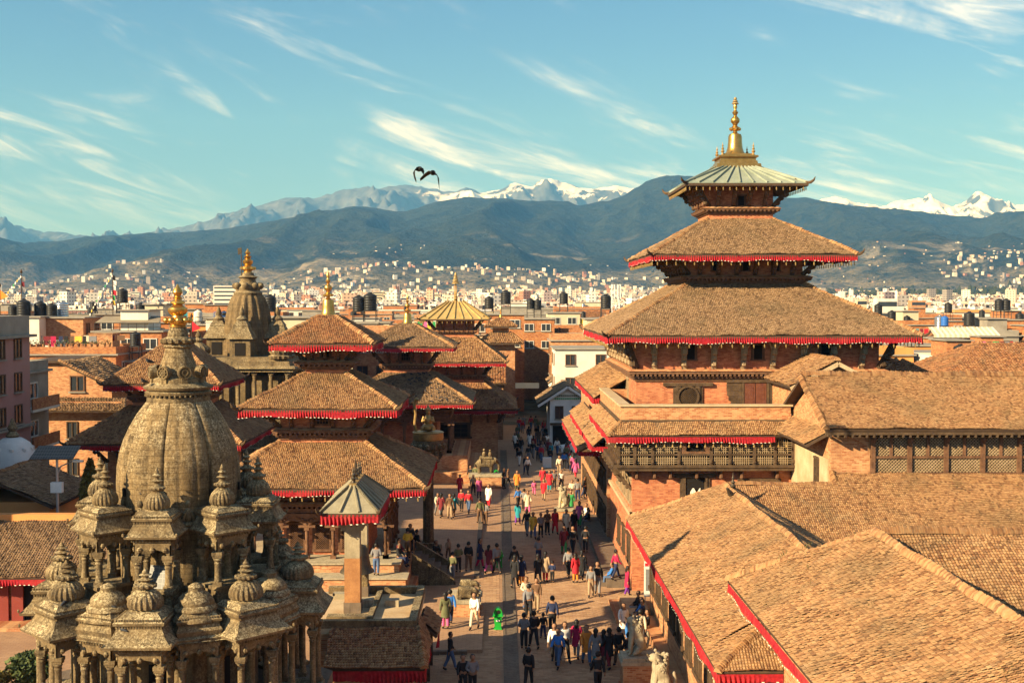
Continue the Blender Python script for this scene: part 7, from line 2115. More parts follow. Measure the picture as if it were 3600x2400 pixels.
def person_variant(pose, fem):
    P, E, R, B = [], [], [], []
    def v(p, r, b, par=None):
        P.append(p); R.append(r); B.append(b)
        if par is not None: E.append((par, len(P)-1))
        return len(P)-1
    st = {'walk': 0.24, 'step': 0.14, 'stand': 0.02, 'sit': 0.0, 'back': -0.2}[pose]
    hz_ = 0.90 if pose != 'sit' else 0.48
    dz = hz_ - 0.90
    pe = v((0,0,0.93+dz),(0.155,0.105),'leg')
    wa = v((0,-0.01,1.08+dz),(0.125,0.09),'top',pe)
    ch = v((0,0.0,1.27+dz),(0.165,0.105),'top',wa)
    nk = v((0,0.0,1.43+dz),0.055,'skin',ch)
    jw = v((0,-0.02,1.495+dz),(0.07,0.08),'skin',nk)
    hd = v((0,-0.02,1.57+dz),(0.088,0.105),'skin',jw)
    hu = v((0,-0.008,1.65+dz),(0.088,0.105),'skin',hd)
    v((0,0.0,1.71+dz),(0.06,0.07),'skin',hu)
    v((0,-0.135,1.565+dz),0.016,'skin',hd)                   # nose
    for s in (-1,1): v((0.10*s,0.0,1.575+dz),0.016,'skin',hd)  # ears
    sw = {'walk':0.20,'step':-0.12,'stand':0.03,'sit':-0.16,'back':-0.18}[pose]
    for s in (-1,1):
        a = sw*s
        sh = v((0.165*s,0.0,1.36+dz),0.062,'top',ch)
        if pose == 'sit': el, wr = (0.22*s,-0.10,1.12+dz), (0.12*s,-0.30,1.02+dz)
        elif pose == 'stand' and not fem: el, wr = (0.25*s,0.03,1.12+dz), (0.13*s,-0.16,1.02+dz)
        else: el, wr = (0.225*s,a*0.35+0.02,1.10+dz), (0.235*s,a*1.05-0.06,0.88+dz)
        e = v(el,0.047,'top',sh); w = v(wr,0.033,'arm',e)
        d = (Vector(wr)-Vector(el)).normalized()
        pm = Vector(wr)+d*0.07; h = v(tuple(pm),(0.036,0.022),'skin',w)
        lat = d.cross(Vector((0,1,0.2))).normalized()
        for k,(o_,l) in enumerate(((-0.026,0.075),(-0.009,0.088),(0.009,0.082),(0.026,0.065))):
            f = v(tuple(pm+lat*o_+d*0.03),0.010,'skin',h); v(tuple(pm+lat*o_*1.1+d*l+Vector((0,-0.015,0))),0.008,'skin',f)
        v(tuple(Vector(wr)+d*0.05+lat*(-0.045)+Vector((0,-0.03,0))),0.010,'skin',w)
        hp = v((0.09*s,0,0.88+dz),0.095,'leg',pe)
        b = st*s
        if pose == 'sit': kn, an, to = (0.11*s,-0.42,0.50), (0.12*s,-0.45,0.09), (0.12*s,-0.58,0.04)
        else:
            kn = (0.095*s, -b*0.55-0.03*abs(st)/0.24, 0.49); an = (0.095*s, -b*1.15+(0.05 if b < 0 else 0), 0.09+(0.03 if b < -0.1 else 0)); to = (0.105*s, an[1]-0.15, 0.04)
        k = v(kn,0.066,'leg',hp); n = v(an,0.046,'shoe',k); v(to,(0.042,0.03),'shoe',n)
    nm = skin_mesh('person_body', P, E, R)
    n = len(nm.vertices); co = np.zeros(n*3,np.float32); nm.vertices.foreach_get('co',co); co = co.reshape(-1,3)
    no = np.zeros(n*3,np.float32); nm.vertices.foreach_get('normal',no); no = no.reshape(-1,3)
    best = np.full(n,1e9); cls = np.zeros(n,int); names = ['skin','top','arm','leg','shoe']
    for a,b in E:
        pa, pb = np.array(P[a]), np.array(P[b]); d = pb-pa; L = d@d
        t = np.clip(((co-pa)@d)/L,0,1); dist = np.linalg.norm(co-pa-t[:,None]*d,axis=1)-(0.10 if (a < 3 and b < 3) else 0.05 if (B[b] == 'leg' or a <= 2) else 0.03 if B[b] == 'top' else 0)
        lab = np.where(t < 0.55, names.index(B[a]), names.index(B[b]))
        if B[b] == 'shoe' and B[a] == 'leg': lab = np.where(t < 0.86, 3, 4)
        if B[b] == 'arm': lab = np.where(t < 0.92, 1, 0)
        if B[a] == 'arm': lab = np.full(n,0)
        if B[a] == 'top' and B[b] == 'skin': lab = np.where(t < 0.72, 1, 0)
        if B[a] == 'leg' and B[b] == 'top': lab = np.where(t < 0.25, 3, 1)
        m = dist < best; best[m] = dist[m]; cls[m] = lab[m]
    bare = (cls == 0) & (np.abs(co[:,0]) < 0.16) & (np.abs(co[:,1]) < 0.135) & (co[:,2] > 0.86+dz) & (co[:,2] < 1.37+dz)
    cls[bare] = 1
    hair = (co[:,2] > 1.58+dz) & (cls == 0) & ~((co[:,1] < -0.05) & (co[:,2] < 1.655+dz)) & (np.abs(co[:,0]) < 0.12)
    hair |= (cls == 0) & (co[:,1] > 0.02) & (co[:,2] > (1.50+dz)) & (np.abs(co[:,0]) < 0.12)
    fl = [p.vertices[:] for p in nm.polygons]
    def shell(name, mask, off):
        idx = [f for f in fl if all(mask[i] for i in f)]
        used = sorted({i for f in idx for i in f}); mp = {i:k for k,i in enumerate(used)}
        me = bpy.data.meshes.new(name); me.from_pydata([tuple(co[i]+no[i]*off) for i in used], [], [[mp[i] for i in f] for f in idx])
        me.polygons.foreach_set('use_smooth',[True]*len(me.polygons)); return me
    out = {'body': nm, 'top': shell('jacket', cls == 1, 0.018), 'bottom': shell('trousers', cls == 3, 0.016), 'shoe': shell('shoe', cls == 4, 0.008), 'hair': shell('hair', hair, 0.016)}
    if fem and pose != 'sit':                               # long tunic over the trousers, loose hair
        mb = MB(); prof = [(0.20,0.56+dz),(0.19,0.75+dz),(0.175,0.93+dz),(0.145,1.08+dz)]
        mb.lathe(0,0,prof,18,cap=False); mb.v = [(x*1.02,y*0.80+ (0.0),z) for x,y,z in mb.v]
        me = bpy.data.meshes.new('tunic'); me.from_pydata(mb.v,[],mb.f); me.polygons.foreach_set('use_smooth',[True]*len(me.polygons)); out['tunic'] = me
        mb = MB(); mb.ball((0,0.07,1.47),0.08,0.05,0.18,8); me2 = bpy.data.meshes.new('long_hair'); me2.from_pydata(mb.v,[],mb.f); out['long'] = me2
    for k in out:
        if not out[k].materials: out[k].materials.append(None)
    return out
SKIN = m_plain('skin', (0.30,0.155,0.085), 0.6); HAIR = m_plain('black hair', (0.012,0.010,0.009), 0.5)
PV = {}
for pose in ('walk','step','stand','back','sit'):
    for fem in (False,True): PV[(pose,fem)] = person_variant(pose,fem)
PSTEP = {'walk':'striding','step':'walking','back':'walking','stand':'standing','sit':'sitting'}
def zone(x, y):
    if y > 112: return 'in the shaded street'
    if y > 92: return 'near the ridden stone elephant'
    if x > 5.2: return 'by the palace wall'
    if x < -1.0: return 'near the king column' if y > 62 else 'below the bell terrace'
    if y > 74: return 'amid the sunlit square'
    if y > 62: return 'in the shadow band'
    if y > 54: return 'on sunlit paving'
    return 'near the stone lions'
LAST = {}
def person(x, y, z, top, bottom, pose='walk', fem=False, rz=0.0, s=1.0, where=None):
    pv = PV[(pose,fem)]
    body = bpy.data.objects.new('person', pv['body']); COL.objects.link(body)
    body.location = (x,y,z); body.rotation_euler = (0,0,rz); body.scale = (s,s,s)
    def part(nm, me, mat):
        o = bpy.data.objects.new(nm, me); o.parent = body; COL.objects.link(o)
        o.material_slots[0].link = 'OBJECT'; o.material_slots[0].material = mat
    body.material_slots[0].link = 'OBJECT'; body.material_slots[0].material = SKIN
    part('jacket', pv['top'], CL[top]); part('trousers', pv['bottom'], CL[bottom]); part('footwear', pv['shoe'], CL['black']); part('hair', pv['hair'], HAIR)
    if 'tunic' in pv: part('tunic', pv['tunic'], CL[top]); part('long_hair', pv['long'], HAIR)
    what = ('child' if s < 0.8 else 'person')
    face = math.cos(rz)
    look = 'showing the face' if face > 0.4 else ('showing the back' if face < -0.4 else 'in profile')
    tag(body, '%s in %s %s, %s trousers, %s %s, %s' % (what, top, 'tunic' if fem else 'top', bottom, PSTEP[pose], where or zone(x,y), look), 'person', 'people in the square')
    return body
CROWD = """1.23,47.48,black,black,b;-1.38,46.57,black,black,f;-1.0,46.56,grey,black,f;3.95,46.69,black,black,b;1.16,52.8,grey,black,b;1.61,52.92,black,black,b;2.08,54.37,black,navy,bk;2.54,55.26,navy,black,b;2.42,50.74,white,black,f;2.55,50.09,blue,denim,f;2.88,50.95,white,black,f;3.41,51.39,crimson,grey,bw;3.78,50.5,orange,denim,fw;4.13,49.96,grey,teal,bw;4.48,50.07,maroon,brown,bw;4.69,49.89,black,maroon,bw;5.13,50.17,black,brown,b;5.48,49.63,black,grey,b;5.75,54.21,white,blue,fw;6.35,52.74,cream,grey,b;1.42,59.45,cream,denim,f;1.93,59.15,brown,tan,f;1.5,57.71,grey,black,b;4.28,65.34,red,orange,bw;4.68,66.07,black,black,bw;3.96,66.63,grey,black,b;4.89,62.23,grey,tan,f;5.26,62.56,black,grey,f;6.39,64.25,crimson,navy,s;6.8,62.21,crimson,purple,sw;0.93,67.24,black,black,b;0.92,64.31,black,black,bw;1.29,64.66,navy,orange,bw;2.4,70.01,grey,navy,b;2.21,65.37,black,black,bw;2.63,65.54,tan,red,bw;3.0,65.36,navy,black,bk;4.04,72.56,maroon,green,fw;4.59,72.56,black,black,f;5.35,72.32,black,black,b;-1.04,68.83,navy,crimson,sw;-0.52,67.64,maroon,pink,bw;-0.06,67.44,grey,black,b;-2.24,67.28,olive,black,b;-1.67,67.65,black,brown,b;-2.51,65.78,olive,grey,b;-2.96,70.91,tan,brown,fk;-3.66,70.08,black,black,x;-1.1,55.57,white,cream,f;-2.46,55.58,olive,pink,bw;-2.27,56.24,blue,navy,b;-2.0,49.72,black,denim,s;1.38,82.44,teal,purple,bw;1.93,78.76,black,grey,f;2.31,77.73,yellow,denim,fw;2.82,78.03,grey,black,f;3.28,78.85,brown,black,f;3.82,79.27,red,red,fw;4.54,78.73,cream,black,fw;5.07,79.04,black,maroon,fw;5.53,80.54,pink,green,fw;1.53,88.92,blue,black,b;1.94,87.86,grey,black,b;2.18,86.83,cream,pink,fw;1.57,96.9,orange,olive,fw;4.75,86.3,yellow,olive,fw;5.33,86.6,green,cream,fw;3.59,92.71,red,tan,fw;4.21,96.87,red,teal,fw;4.62,97.66,grey,black,f;5.2,97.49,white,black,f;2.9,95.17,pink,pink,fk;3.74,99.3,red,brown,fw;6.81,104.04,pink,red,bw;6.19,91.96,grey,navy,b;5.78,92.47,cream,tan,f;2.67,106.42,white,black,f;6.11,109.32,blue,black,b;6.7,107.82,brown,navy,b;6.8,107.13,pink,purple,bw;6.8,108.3,teal,navy,bw;5.49,106.2,cream,tan,f;6.8,110.11,red,black,bw;-2.66,87.02,red,black,f;-2.12,86.25,red,denim,f;-1.24,82.3,olive,brown,b;-0.85,82.41,grey,brown,b;-4.3,85.17,cream,grey,f;-4.02,84.44,maroon,black,bw;-3.39,83.95,brown,tan,f;-3.13,84.43,teal,brown,bw;-3.01,94.49,red,red,fw;-1.95,94.48,tan,black,f;-1.47,92.99,pink,navy,fw;-0.69,89.48,white,red,fw;-2.31,100.89,black,black,f;-1.89,100.46,olive,grey,b;0.83,99.17,brown,black,s;0.49,98.35,black,black,s;2.02,112.25,black,white,f;3.49,117.79,black,grey,f;3.9,115.5,navy,black,b;4.39,116.62,grey,black,f;5.0,113.29,black,navy,b;5.99,120.14,white,denim,b;4.8,123.9,brown,black,b;5.08,119.19,maroon,black,fw;6.59,114.58,olive,black,b;6.8,116.82,red,black,bw;6.8,93.61,tan,black,s;6.8,93.46,black,navy,s;6.8,83.83,white,cream,x;6.8,81.52,black,grey,x;6.8,82.19,navy,black,x;6.8,58.49,black,grey,x;6.7,57.21,black,black,x;6.51,56.81,navy,tan,x;6.78,56.95,blue,grey,x;6.7,54.89,black,brown,x;6.06,64.78,blue,denim,x"""
pr = random.Random(8)
def ground_z(x, y):
    if 5.9 <= x and 64.2 <= y <= 84: return 0.45
    if 5.2 <= x and 64.5 <= y <= 84: return 0.22
    if 6.2 <= x <= 7.4 and 57.2 <= y <= 60.8: return 0.45
    if -12 <= x <= -1.05 and 66.5 <= y <= 96: return 0.165
    if -7.4 <= x <= -0.7 and 52.28 <= y <= 60.4: return 0.16
    return 0.017
for i, l in enumerate(CROWD.split(';')):
    x, y, a, b, k = l.split(','); x, y = float(x), float(y)
    fem = 'w' in k
    if k == 'x':
        if x > 4.5: person(6.25 if y > 62 else 6.95, y, 0.0 if y > 62 else -0.04, a, b, 'sit', False, -math.pi/2+pr.uniform(-0.5,0.5))
        else: person(x, y, ground_z(x,y)-0.3+0.3, a, b, 'sit', False, pr.uniform(-0.6,0.6)+0.9)
        continue
    rz = {'f':0.0,'b':math.pi,'s':math.pi/2}[k[0]] + pr.uniform(-0.5,0.5)
    pose = pr.choice(['walk','walk','step','back','stand'])
    person(x, y, ground_z(x,y), a, b, pose, fem, rz, 0.72 if 'k' in k else pr.uniform(0.94,1.06))
b = MB(); b.cbox(-3.66, 70.18, 0.16, 0.7, 0.5, 0.42); o = b.build('stone_block', M['stone'], org=(-3.66,70.18,0.16)); tag(o, 'low stone block used as a seat by the king column foot', 'stone block')
# on the three-roofed temple's platform and stairs
for (x,y,z,a,b,p,rz) in ((-6.3,61.6,1.31,'grey','denim','stand',math.pi),(-5.0,66.0,1.26,'yellow','brown','stand',math.pi),(-4.95,67.2,1.26,'black','black','stand',0.5),(-5.3,63.6,1.80,'black','navy','sit',1.2),(-5.4,64.8,1.80,'maroon','black','sit',1.4),(-4.7,68.9,0.62,'black','grey','stand',2.2)):
    if p == 'sit': z -= 0.45
    person(x,y,z,a,b,p,False,rz,1.0,'on the arcade plinth')
# shaded crowd at the mouth of the street
cols = list(CL)
for i in range(26):
    x, y = pr.uniform(1.2,5.4), pr.uniform(106,146)
    x += (y-125)*0.02
    person(x,y,0.017,pr.choice(['black','grey','navy','maroon','brown','black','red','white','teal','olive']),pr.choice(['black','grey','denim','navy']),pr.choice(['walk','step','back','stand']),pr.random()<0.4,pr.choice([0,math.pi])+pr.uniform(-0.4,0.4),pr.uniform(0.92,1.05))
# diners behind the restaurant railing
for i in range(6): person(55.2+i*0.75,149.6,10.05,pr.choice(['red','black','white','navy']),'black','stand',i%2==0,pr.uniform(-1,1),1.0,'behind the restaurant rail')

# ---------------------------------------------------------------- bins, boards, car
M['green'] = m_rough('green plastic', (0.015,0.30,0.03), (0.02,0.40,0.05), 3, 0.02, 0.35)
def bin_(x, y, z, label):
    r = thing('litter_bin', label, 'bin', (x,y,z), 'green litter bins')
    b = MB(); b.lathe(x,y,[(0.21,z+0.05),(0.26,z+0.62)],4,rot=math.pi/4); b.frus(x,y,0.20,0.20,z,0.17,0.17,z+0.05); b.build('bin_body', M['green'], r)
    b = MB(); b.frus(x,y,0.25,0.25,z+0.62,0.25,0.25,z+0.67); n = 10
    vs = []
    for s in (-1,1):
        for i in range(n+1):
            t = math.pi*i/n; vs.append((x-0.21*math.cos(t), y+s*0.19, z+0.67+0.34*math.sin(t)**0.8))
    b.add(vs,[(i,i+1,n+2+i,n+1+i) for i in range(n)]+[tuple(range(n,-1,-1)),tuple(range(n+1,2*n+2))]); b.build('lid', M['green'], r)
    b = MB(); b.tube((x+0.03,y-0.200,z+0.84),(x+0.03,y-0.192,z+0.84),0.10,0.10,14); b.build('opening', M['dark'], r)
    b = MB(); b.box(x-0.09,y-0.258,z+0.40,x+0.09,y-0.25,z+0.48); b.build('sticker', M['white'], r)
bin_(0.0,56.2,0.017,'bright green litter bin with domed lid on the sunlit paving before the stone elephants')
bin_(-0.15,102.5,0.017,'green litter bin by the pedestal of the stone elephant with rider')
bin_(0.08,69.4,0.017,'green litter bin standing in the shadow band beside the drain')
r = thing('poster_stand', 'tall white poster board with red heading and grey picture by the palace wall', 'poster', (7.72,60.1,0.45))
b = MB(); b.box(7.42,60.1,0.55,8.0,60.14,2.35); b.box(7.46,60.14,0,7.5,60.18,2.3); b.box(7.92,60.14,0,7.96,60.18,2.3); b.build('board', M['white'], r)
b = MB(); b.box(7.46,60.09,2.1,7.96,60.098,2.26); b.build('heading', CL['red'], r); b = MB(); b.box(7.5,60.09,0.85,7.92,60.098,1.95); b.build('picture', CL['grey'], r)
b = MB(); b.box(4.2,111,0.02,5.0,111.5,0.95); o = b.build('white_crate', M['white'], org=(4.6,111,0)); tag(o, 'white box standing in the street mouth among the crowd', 'box')
def car(x, y, rz, label):
    r = thing('parked_car', label, 'car', (0,0,0))
    pf = [(-2.0,0.35),(-2.05,0.75),(-1.9,0.88),(-1.25,0.95),(-0.75,1.42),(0.85,1.45),(1.5,1.0),(2.0,0.9),(2.05,0.4)]
    b = MB(); n = len(pf)
    vs = [(px,s*0.82*(0.86 if pz > 1.1 else 1.0),pz) for s in (-1,1) for px,pz in pf]
    b.add(vs,[tuple(range(n)),tuple(range(2*n-1,n-1,-1))]+[(i,n+i,n+(i+1)%n,(i+1)%n) for i in range(n)]); b.build('body', M['white'], r)
    for s in (-1,1):
        b = MB(); b.add([(-1.1,s*0.825,0.98),(-0.72,s*0.72,1.36),(0.8,s*0.72,1.38),(1.3,s*0.825,1.0)],[(0,1,2,3)]); b.build('window', M['glass'], r)
        for wx in (-1.3,1.3):
            b = MB(); b.tube((wx,s*0.70,0.32),(wx,s*0.86,0.32),0.32,0.32,16); w = b.build('tyre', M['tank_black'], r); b = MB(); b.tube((wx,s*0.86,0.32),(wx,s*0.875,0.32),0.18,0.18,10); b.build('rim', M['steel'], w)
        b = MB(); b.box(-2.07,s*0.6-0.15,0.62,-2.02,s*0.6+0.15,0.76); b.build('headlight', M['steel'], r)
    b = MB(); b.add([(-1.27,-0.62,0.97),(-1.27,0.62,0.97),(-0.78,0.58,1.40),(-0.78,-0.58,1.40)],[(0,1,2,3)]); b.build('windscreen', M['glass'], r)
    r.location = (x,y,0.0); r.rotation_euler = (0,0,rz)
car(8.2,121,0.2,'white car parked at the street mouth by the white gabled house')

# ---------------------------------------------------------------- stone beasts
def beast(kind):
    if kind == 'lion':      # seated guardian lion facing -x
        P = [(0,0,0.55),(-0.12,0,0.95),(-0.22,0,1.3),(-0.34,0,1.5),(-0.55,0,1.42),(0.1,0,0.3)]; R = [0.24,0.26,0.22,0.2,0.12,0.25]; E = [(0,1),(1,2),(2,3),(3,4),(0,5)]
        for s in (-1,1):
            a = len(P); P += [(-0.28,0.17*s,0.95),(-0.36,0.19*s,0.5),(-0.38,0.19*s,0.1),(-0.52,0.19*s,0.06),(-0.02,0.24*s,0.3),(-0.22,0.26*s,0.14),(-0.30,0.26*s,0.06)]; R += [0.13,0.09,0.08,0.06,0.17,0.1,0.07]
            E += [(1,a),(a,a+1),(a+1,a+2),(a+2,a+3),(5,a+4),(a+4,a+5),(a+5,a+6)]
        a = len(P); P += [(0.32,0,0.3),(0.4,0,0.7),(0.3,0,1.0)]; R += [0.06,0.06,0.1]; E += [(5,a),(a,a+1),(a+1,a+2)]
    elif kind == 'elephant':  # standing, facing +x
        P = [(0,0,0.95),(-0.5,0,0.98),(0.45,0,1.02),(0.72,0,1.15),(0.95,0,1.12),(1.08,0,0.8),(1.1,0,0.45),(1.02,0,0.2)]; R = [0.42,0.38,0.38,0.24,0.26,0.14,0.1,0.07]; E = [(0,1),(0,2),(2,3),(3,4),(4,5),(5,6),(6,7)]
        for x in (-0.55,0.45):
            for s in (-1,1):
                a = len(P); P += [(x,0.24*s,0.6),(x,0.24*s,0.3),(x,0.24*s,0.03)]; R += [0.17,0.14,0.15]; E += [(1 if x < 0 else 2,a),(a,a+1),(a+1,a+2)]
        for s in (-1,1):
            a = len(P); P += [(0.88,0.32*s,1.15),(0.80,0.42*s,0.92)]; R += [(0.05,0.18),(0.04,0.12)]; E += [(4,a),(a,a+1)]
        a = len(P); P += [(-0.88,0,0.9),(-0.92,0,0.5)]; R += [0.05,0.03]; E += [(1,a),(a,a+1)]
    else:                     # kneeling small elephant facing +x
        P = [(0,0,0.34),(-0.32,0,0.34),(0.28,0,0.38),(0.45,0,0.44),(0.58,0,0.42),(0.68,0,0.25),(0.64,0,0.08)]; R = [0.26,0.24,0.24,0.16,0.17,0.08,0.06]; E = [(0,1),(0,2),(2,3),(3,4),(4,5),(5,6)]
        for x in (-0.3,0.25):
            for s in (-1,1):
                a = len(P); P += [(x,0.2*s,0.15),(x+0.2,0.21*s,0.06)]; R += [0.11,0.07]; E += [(1 if x < 0 else 2,a),(a,a+1)]
        for s in (-1,1):
            a = len(P); P += [(0.5,0.2*s,0.42)]; R += [(0.05,0.12)]; E += [(4,a)]
    return skin_mesh(kind+'_body', P, E, R, 0, 2)
BM = {k: beast(k) for k in ('lion','elephant','kneeling')}
for k in BM: BM[k].materials.clear(); BM[k].materials.append(M['stone_pale'] if k == 'lion' else M['stone'])
def statue(kind, x, y, z, rz, s, ped, label, curls=False, rider=False):
    r = thing('stone_'+('lion' if kind == 'lion' else 'elephant'), label, 'statue', (x,y,0))
    o = bpy.data.objects.new('body', BM[kind]); link(o, r); o.location = (0,0,z); o.rotation_euler = (0,0,rz); o.scale = (s,s,s)
    R3 = Matrix.Rotation(rz,3,'Z')
    def T(p): q = R3 @ (Vector(p)*s); return (x+q.x,y+q.y,z+q.z)
    if kind == 'lion':
        b = MB(); rg = random.Random(3)
        for i in range(90):
            t, u = rg.uniform(-2.3,2.3), rg.uniform(0,1)
            b.ball(T((-0.2+0.26*math.cos(t)+0.05, 0.26*math.sin(t), 0.95+0.62*u)), 0.065*s, n=6)
        b.build('mane', M['stone_pale'], r, smooth=True)
        b = MB(); b.bar(T((-0.62,-0.09,1.36)), T((-0.62,0.09,1.36)), 0.05*s, 0.04*s); b.build('mouth', M['dark'], r)
        for sg in (-1,1): b = MB(); b.ball(T((-0.56,0.085*sg,1.53)),0.035*s,n=6); b.build('eye', M['stone'], r); b = MB(); b.ball(T((-0.28,0.17*sg,1.66)),0.06*s,n=6); b.build('ear', M['stone_pale'], r)
    if rider:
        b = MB()
        b.ball(T((0.35,0,1.6)),0.16*s,0.14*s,0.24*s,8); b.ball(T((0.35,0,1.92)),0.1*s,n=8); b.ball(T((-0.15,0,1.6)),0.18*s,0.16*s,0.26*s,8); b.ball(T((-0.15,0,1.98)),0.11*s,n=8); b.build('rider', M['stone'], r, smooth=True)
        b = MB(); b.frus(x,y,0.55*s,0.42*s,z+1.28*s,0.5*s,0.38*s,z+1.42*s); b.build('saddle', M['stone'], r)
    if kind != 'lion':
        for sg in (-1,1):
            b = MB(); p = (1.02,0.12*sg,0.85) if kind == 'elephant' else (0.66,0.08*sg,0.3); q = (1.25,0.15*sg,0.8) if kind == 'elephant' else (0.76,0.1*sg,0.26)
            b.tube(T(p),T(q),0.035*s,0.015*s,6); b.build('tusk', M['stone_pale'], r)
    b = MB(); w, d, h = ped
    b.cbox(x,y,0,w*1.12,d*1.12,h*0.2); b.cbox(x,y,h*0.2,w,d,h*0.62); b.build('pedestal', M['brick_old'], r)
    b = MB(); b.cbox(x,y,h*0.82,w*1.1,d*1.1,h*0.1); b.cbox(x,y,h*0.92,w*1.02,d*1.02,h*0.08); b.build('pedestal_slab', M['stone_pale'], r)
statue('lion',5.75,40.9,1.75,0.0,1.0,(1.5,1.1,1.75),'pale stone guardian lion with curled mane catching the sun under the eave')
statue('lion',5.6,46.8,1.55,0.0,0.95,(1.4,1.1,1.55),'shaded stone guardian lion on a dark pedestal by the palace wall')
statue('lion',4.75,84.5,0.85,0.1,0.95,(1.3,1.1,0.85),'weathered seated stone lion in sun before the gallery wing')
statue('kneeling',-1.65,58.2,0.95,0.0,1.05,(1.5,0.8,0.95),'kneeling stone elephant on a brick pedestal, the one towards the bell terrace')
statue('kneeling',-1.6,59.5,1.0,0.0,1.0,(1.5,0.8,1.0),'kneeling stone elephant on a brick pedestal, the one towards the king column')
statue('elephant',-1.0,99.5,1.15,0.0,1.0,(2.6,1.3,1.15),'stone elephant with two riders on a pedestal beside the pigeon-roofed temple',rider=True)

# ---------------------------------------------------------------- pigeons and crows
def m_bird(n, c): return m_rough(n, c, tuple(v*2 for v in c), 20, 0.1, 0.7)
M['pigeon'] = m_bird('pigeon grey', (0.025,0.026,0.03)); M['crow'] = m_plain('crow black', (0.012,0.011,0.011), 0.6)
pm = skin_mesh('pigeon', [(0,0,0.10),(0.07,0,0.13),(0.105,0,0.19),(0.14,0,0.185),(-0.1,0,0.075),(-0.21,0,0.05)], [(0,1),(1,2),(2,3),(0,4),(4,5)], [0.06,0.05,0.03,0.010,0.045,(0.035,0.012)], 0, 1)
pm.materials.clear(); pm.materials.append(M['pigeon'])
def pigeon(x, y, z, rz, label, group):
    o = bpy.data.objects.new('pigeon', pm); COL.objects.link(o); o.location = (x,y,z); o.rotation_euler = (0,0,rz)
    tag(o, label, 'pigeon', group)
pg = random.Random(5)
cx, cy = -8.15, 108.0
for i in range(66):
    t = pg.random()**1.7*0.95+0.02; z = 6.73+t*(9.14-6.73); w = 5.99+(1.93-5.99)*t
    u = pg.uniform(-0.55,0.92) if i % 3 else pg.uniform(0.2,0.95)
    o_ = cx+u*w*0.95
    pigeon(o_, cy-w, z+0.1, pg.uniform(0,6.28), 'dark pigeon resting on the lower roof of the pigeon-dotted temple', 'pigeons on the temple roof')
sx_, sy_ = KX, KY
def on_kiosk(a, rad, dz, z):
    return sx_+rad*math.cos(a), sy_+rad*math.sin(a), z
for (x,y,z,lab) in ((-11.9,37.6,5.05,'dark pigeon on the eave of the lower kiosk'),(-14.5,38.9,5.05,'dark pigeon on the stepped roof of a side kiosk'),(-14.2,39.0,5.55,'dark pigeon on the upper moulding of a side kiosk'),(-12.3,41.6,12.62,'grey pigeon perched on the main dome collar'),(-12.2,41.9,13.3,'grey pigeon perched on a wheel medallion'),(-9.6,40.0,7.9,'small dark pigeon on an upper kiosk eave'),(-12.6,38.6,5.55,'dark pigeon spreading beside the front lower kiosk'),(-12.1,40.7,8.92,'dark pigeon sitting above a carved figure'),(-10.6,40.65,8.92,'dark pigeon sitting by a pigeon hole')):
    pigeon(KX+(x+11.35)*KS,KY+(y-42.5)*KS,KZ+z*KS,pg.uniform(0,6.28),lab,'pigeons on the stone shrine')
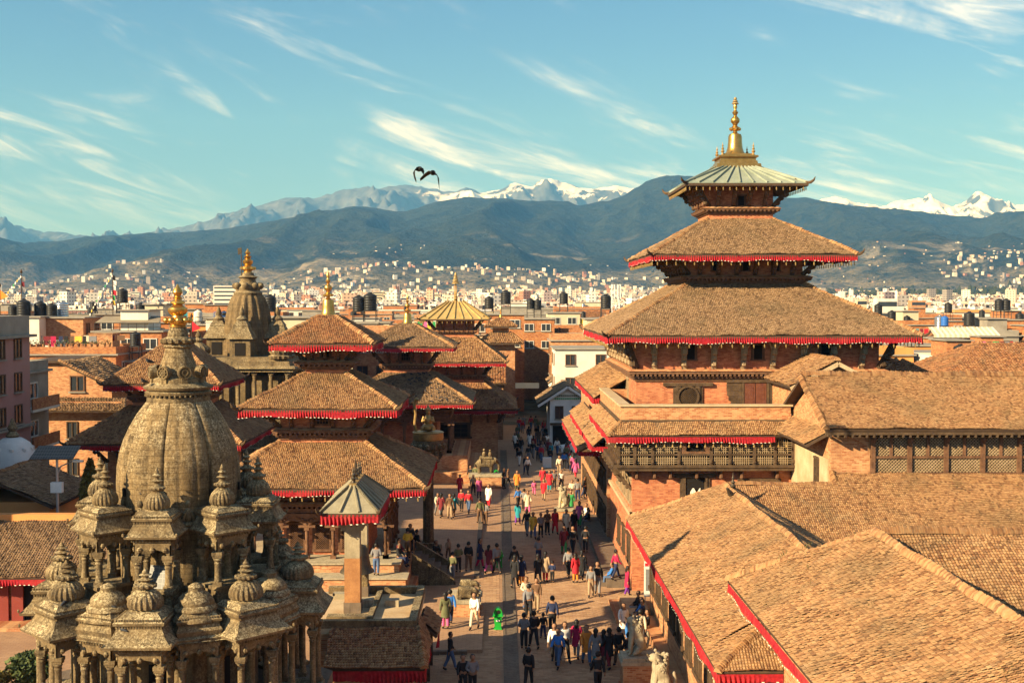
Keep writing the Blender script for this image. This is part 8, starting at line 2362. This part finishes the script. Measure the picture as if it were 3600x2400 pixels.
def crow(x, y, z, rz, s, label, wl, wr):
    r = thing('flying_crow', label, 'bird', (x,y,z), 'crows in flight')
    b = MB(); b.ball((x,y,z),0.095*s,0.18*s,0.095*s,10); b.ball((x+0.01,y-0.17*s,z+0.02*s),0.05*s,0.06*s,0.05*s,8); b.tube((x,y-0.22*s,z+0.01*s),(x,y-0.29*s,z),0.02*s,0.004*s,6)
    b.add([(x-0.05*s,y+0.14*s,z),(x+0.05*s,y+0.14*s,z),(x+0.09*s,y+0.32*s,z-0.02*s),(x-0.09*s,y+0.32*s,z-0.02*s),(x,y+0.2*s,z+0.015*s)],[(0,1,2,3),(0,3,4),(1,4,2)]); b.build('body', M['crow'], r, smooth=True)
    for sg, pts in ((-1,wl),(1,wr)):
        b = MB(); prev = None
        for (u, dz, c) in pts:
            cur = [Vector((x+sg*u*s, y-c*0.6*s, z+dz*s+0.02*s)), Vector((x+sg*u*s, y+c*0.75*s, z+dz*s-0.05*s))]
            if prev: b.add([prev[0],cur[0],cur[1],prev[1]]+[p-V(0,0,0.02*s) for p in (prev[0],cur[0],cur[1],prev[1])],[(0,1,2,3),(7,6,5,4),(0,4,5,1),(1,5,6,2),(2,6,7,3),(3,7,4,0)])
            prev = cur
        b.build('wing', M['crow'], r)
    r.rotation_euler = (0,0,rz)
crow(-2.75,42,20.13,0.3,1.0,'black crow in flight ahead of the other, wings curled down',[(0.0,0.02,0.26),(0.12,0.03,0.26),(0.18,-0.06,0.22),(0.16,-0.24,0.12),(0.10,-0.42,0.02)],[(0.0,0.02,0.26),(0.12,0.0,0.22),(0.17,-0.10,0.12),(0.15,-0.24,0.03)])
crow(-2.27,42,20.0,-0.2,1.0,'black crow in flight with one long wing hanging down',[(0.0,0.02,0.26),(0.12,0.04,0.2),(0.26,-0.04,0.16),(0.40,-0.16,0.09),(0.46,-0.21,0.02)],[(0.0,0.02,0.26),(0.12,-0.02,0.26),(0.19,-0.14,0.2),(0.21,-0.36,0.12),(0.24,-0.60,0.02)])
# rope fence round the stone shrine
r = thing('rope_fence', 'sagging rope on thin posts round the foot of the stone shrine', 'fence', (sx_,sy_-7,0))
pts = [(sx_+6.6*math.cos(a),sy_+6.6*math.sin(a)) for a in np.linspace(-2.7,-0.25,9)]
for (x,y) in pts: b = MB(); b.tube((x,y,0),(x,y,1.15),0.03,n=6); b.ball((x,y,1.17),0.05,n=6); b.build('post', M['iron'], r)
for i in range(len(pts)-1):
    q = [(pts[i][0]+(pts[i+1][0]-pts[i][0])*t/6, pts[i][1]+(pts[i+1][1]-pts[i][1])*t/6, 1.08-0.3*math.sin(math.pi*t/6)) for t in range(7)]
    b = MB(); b.path(q,0.018,4); b.build('rope', M['wood_pale'], r)
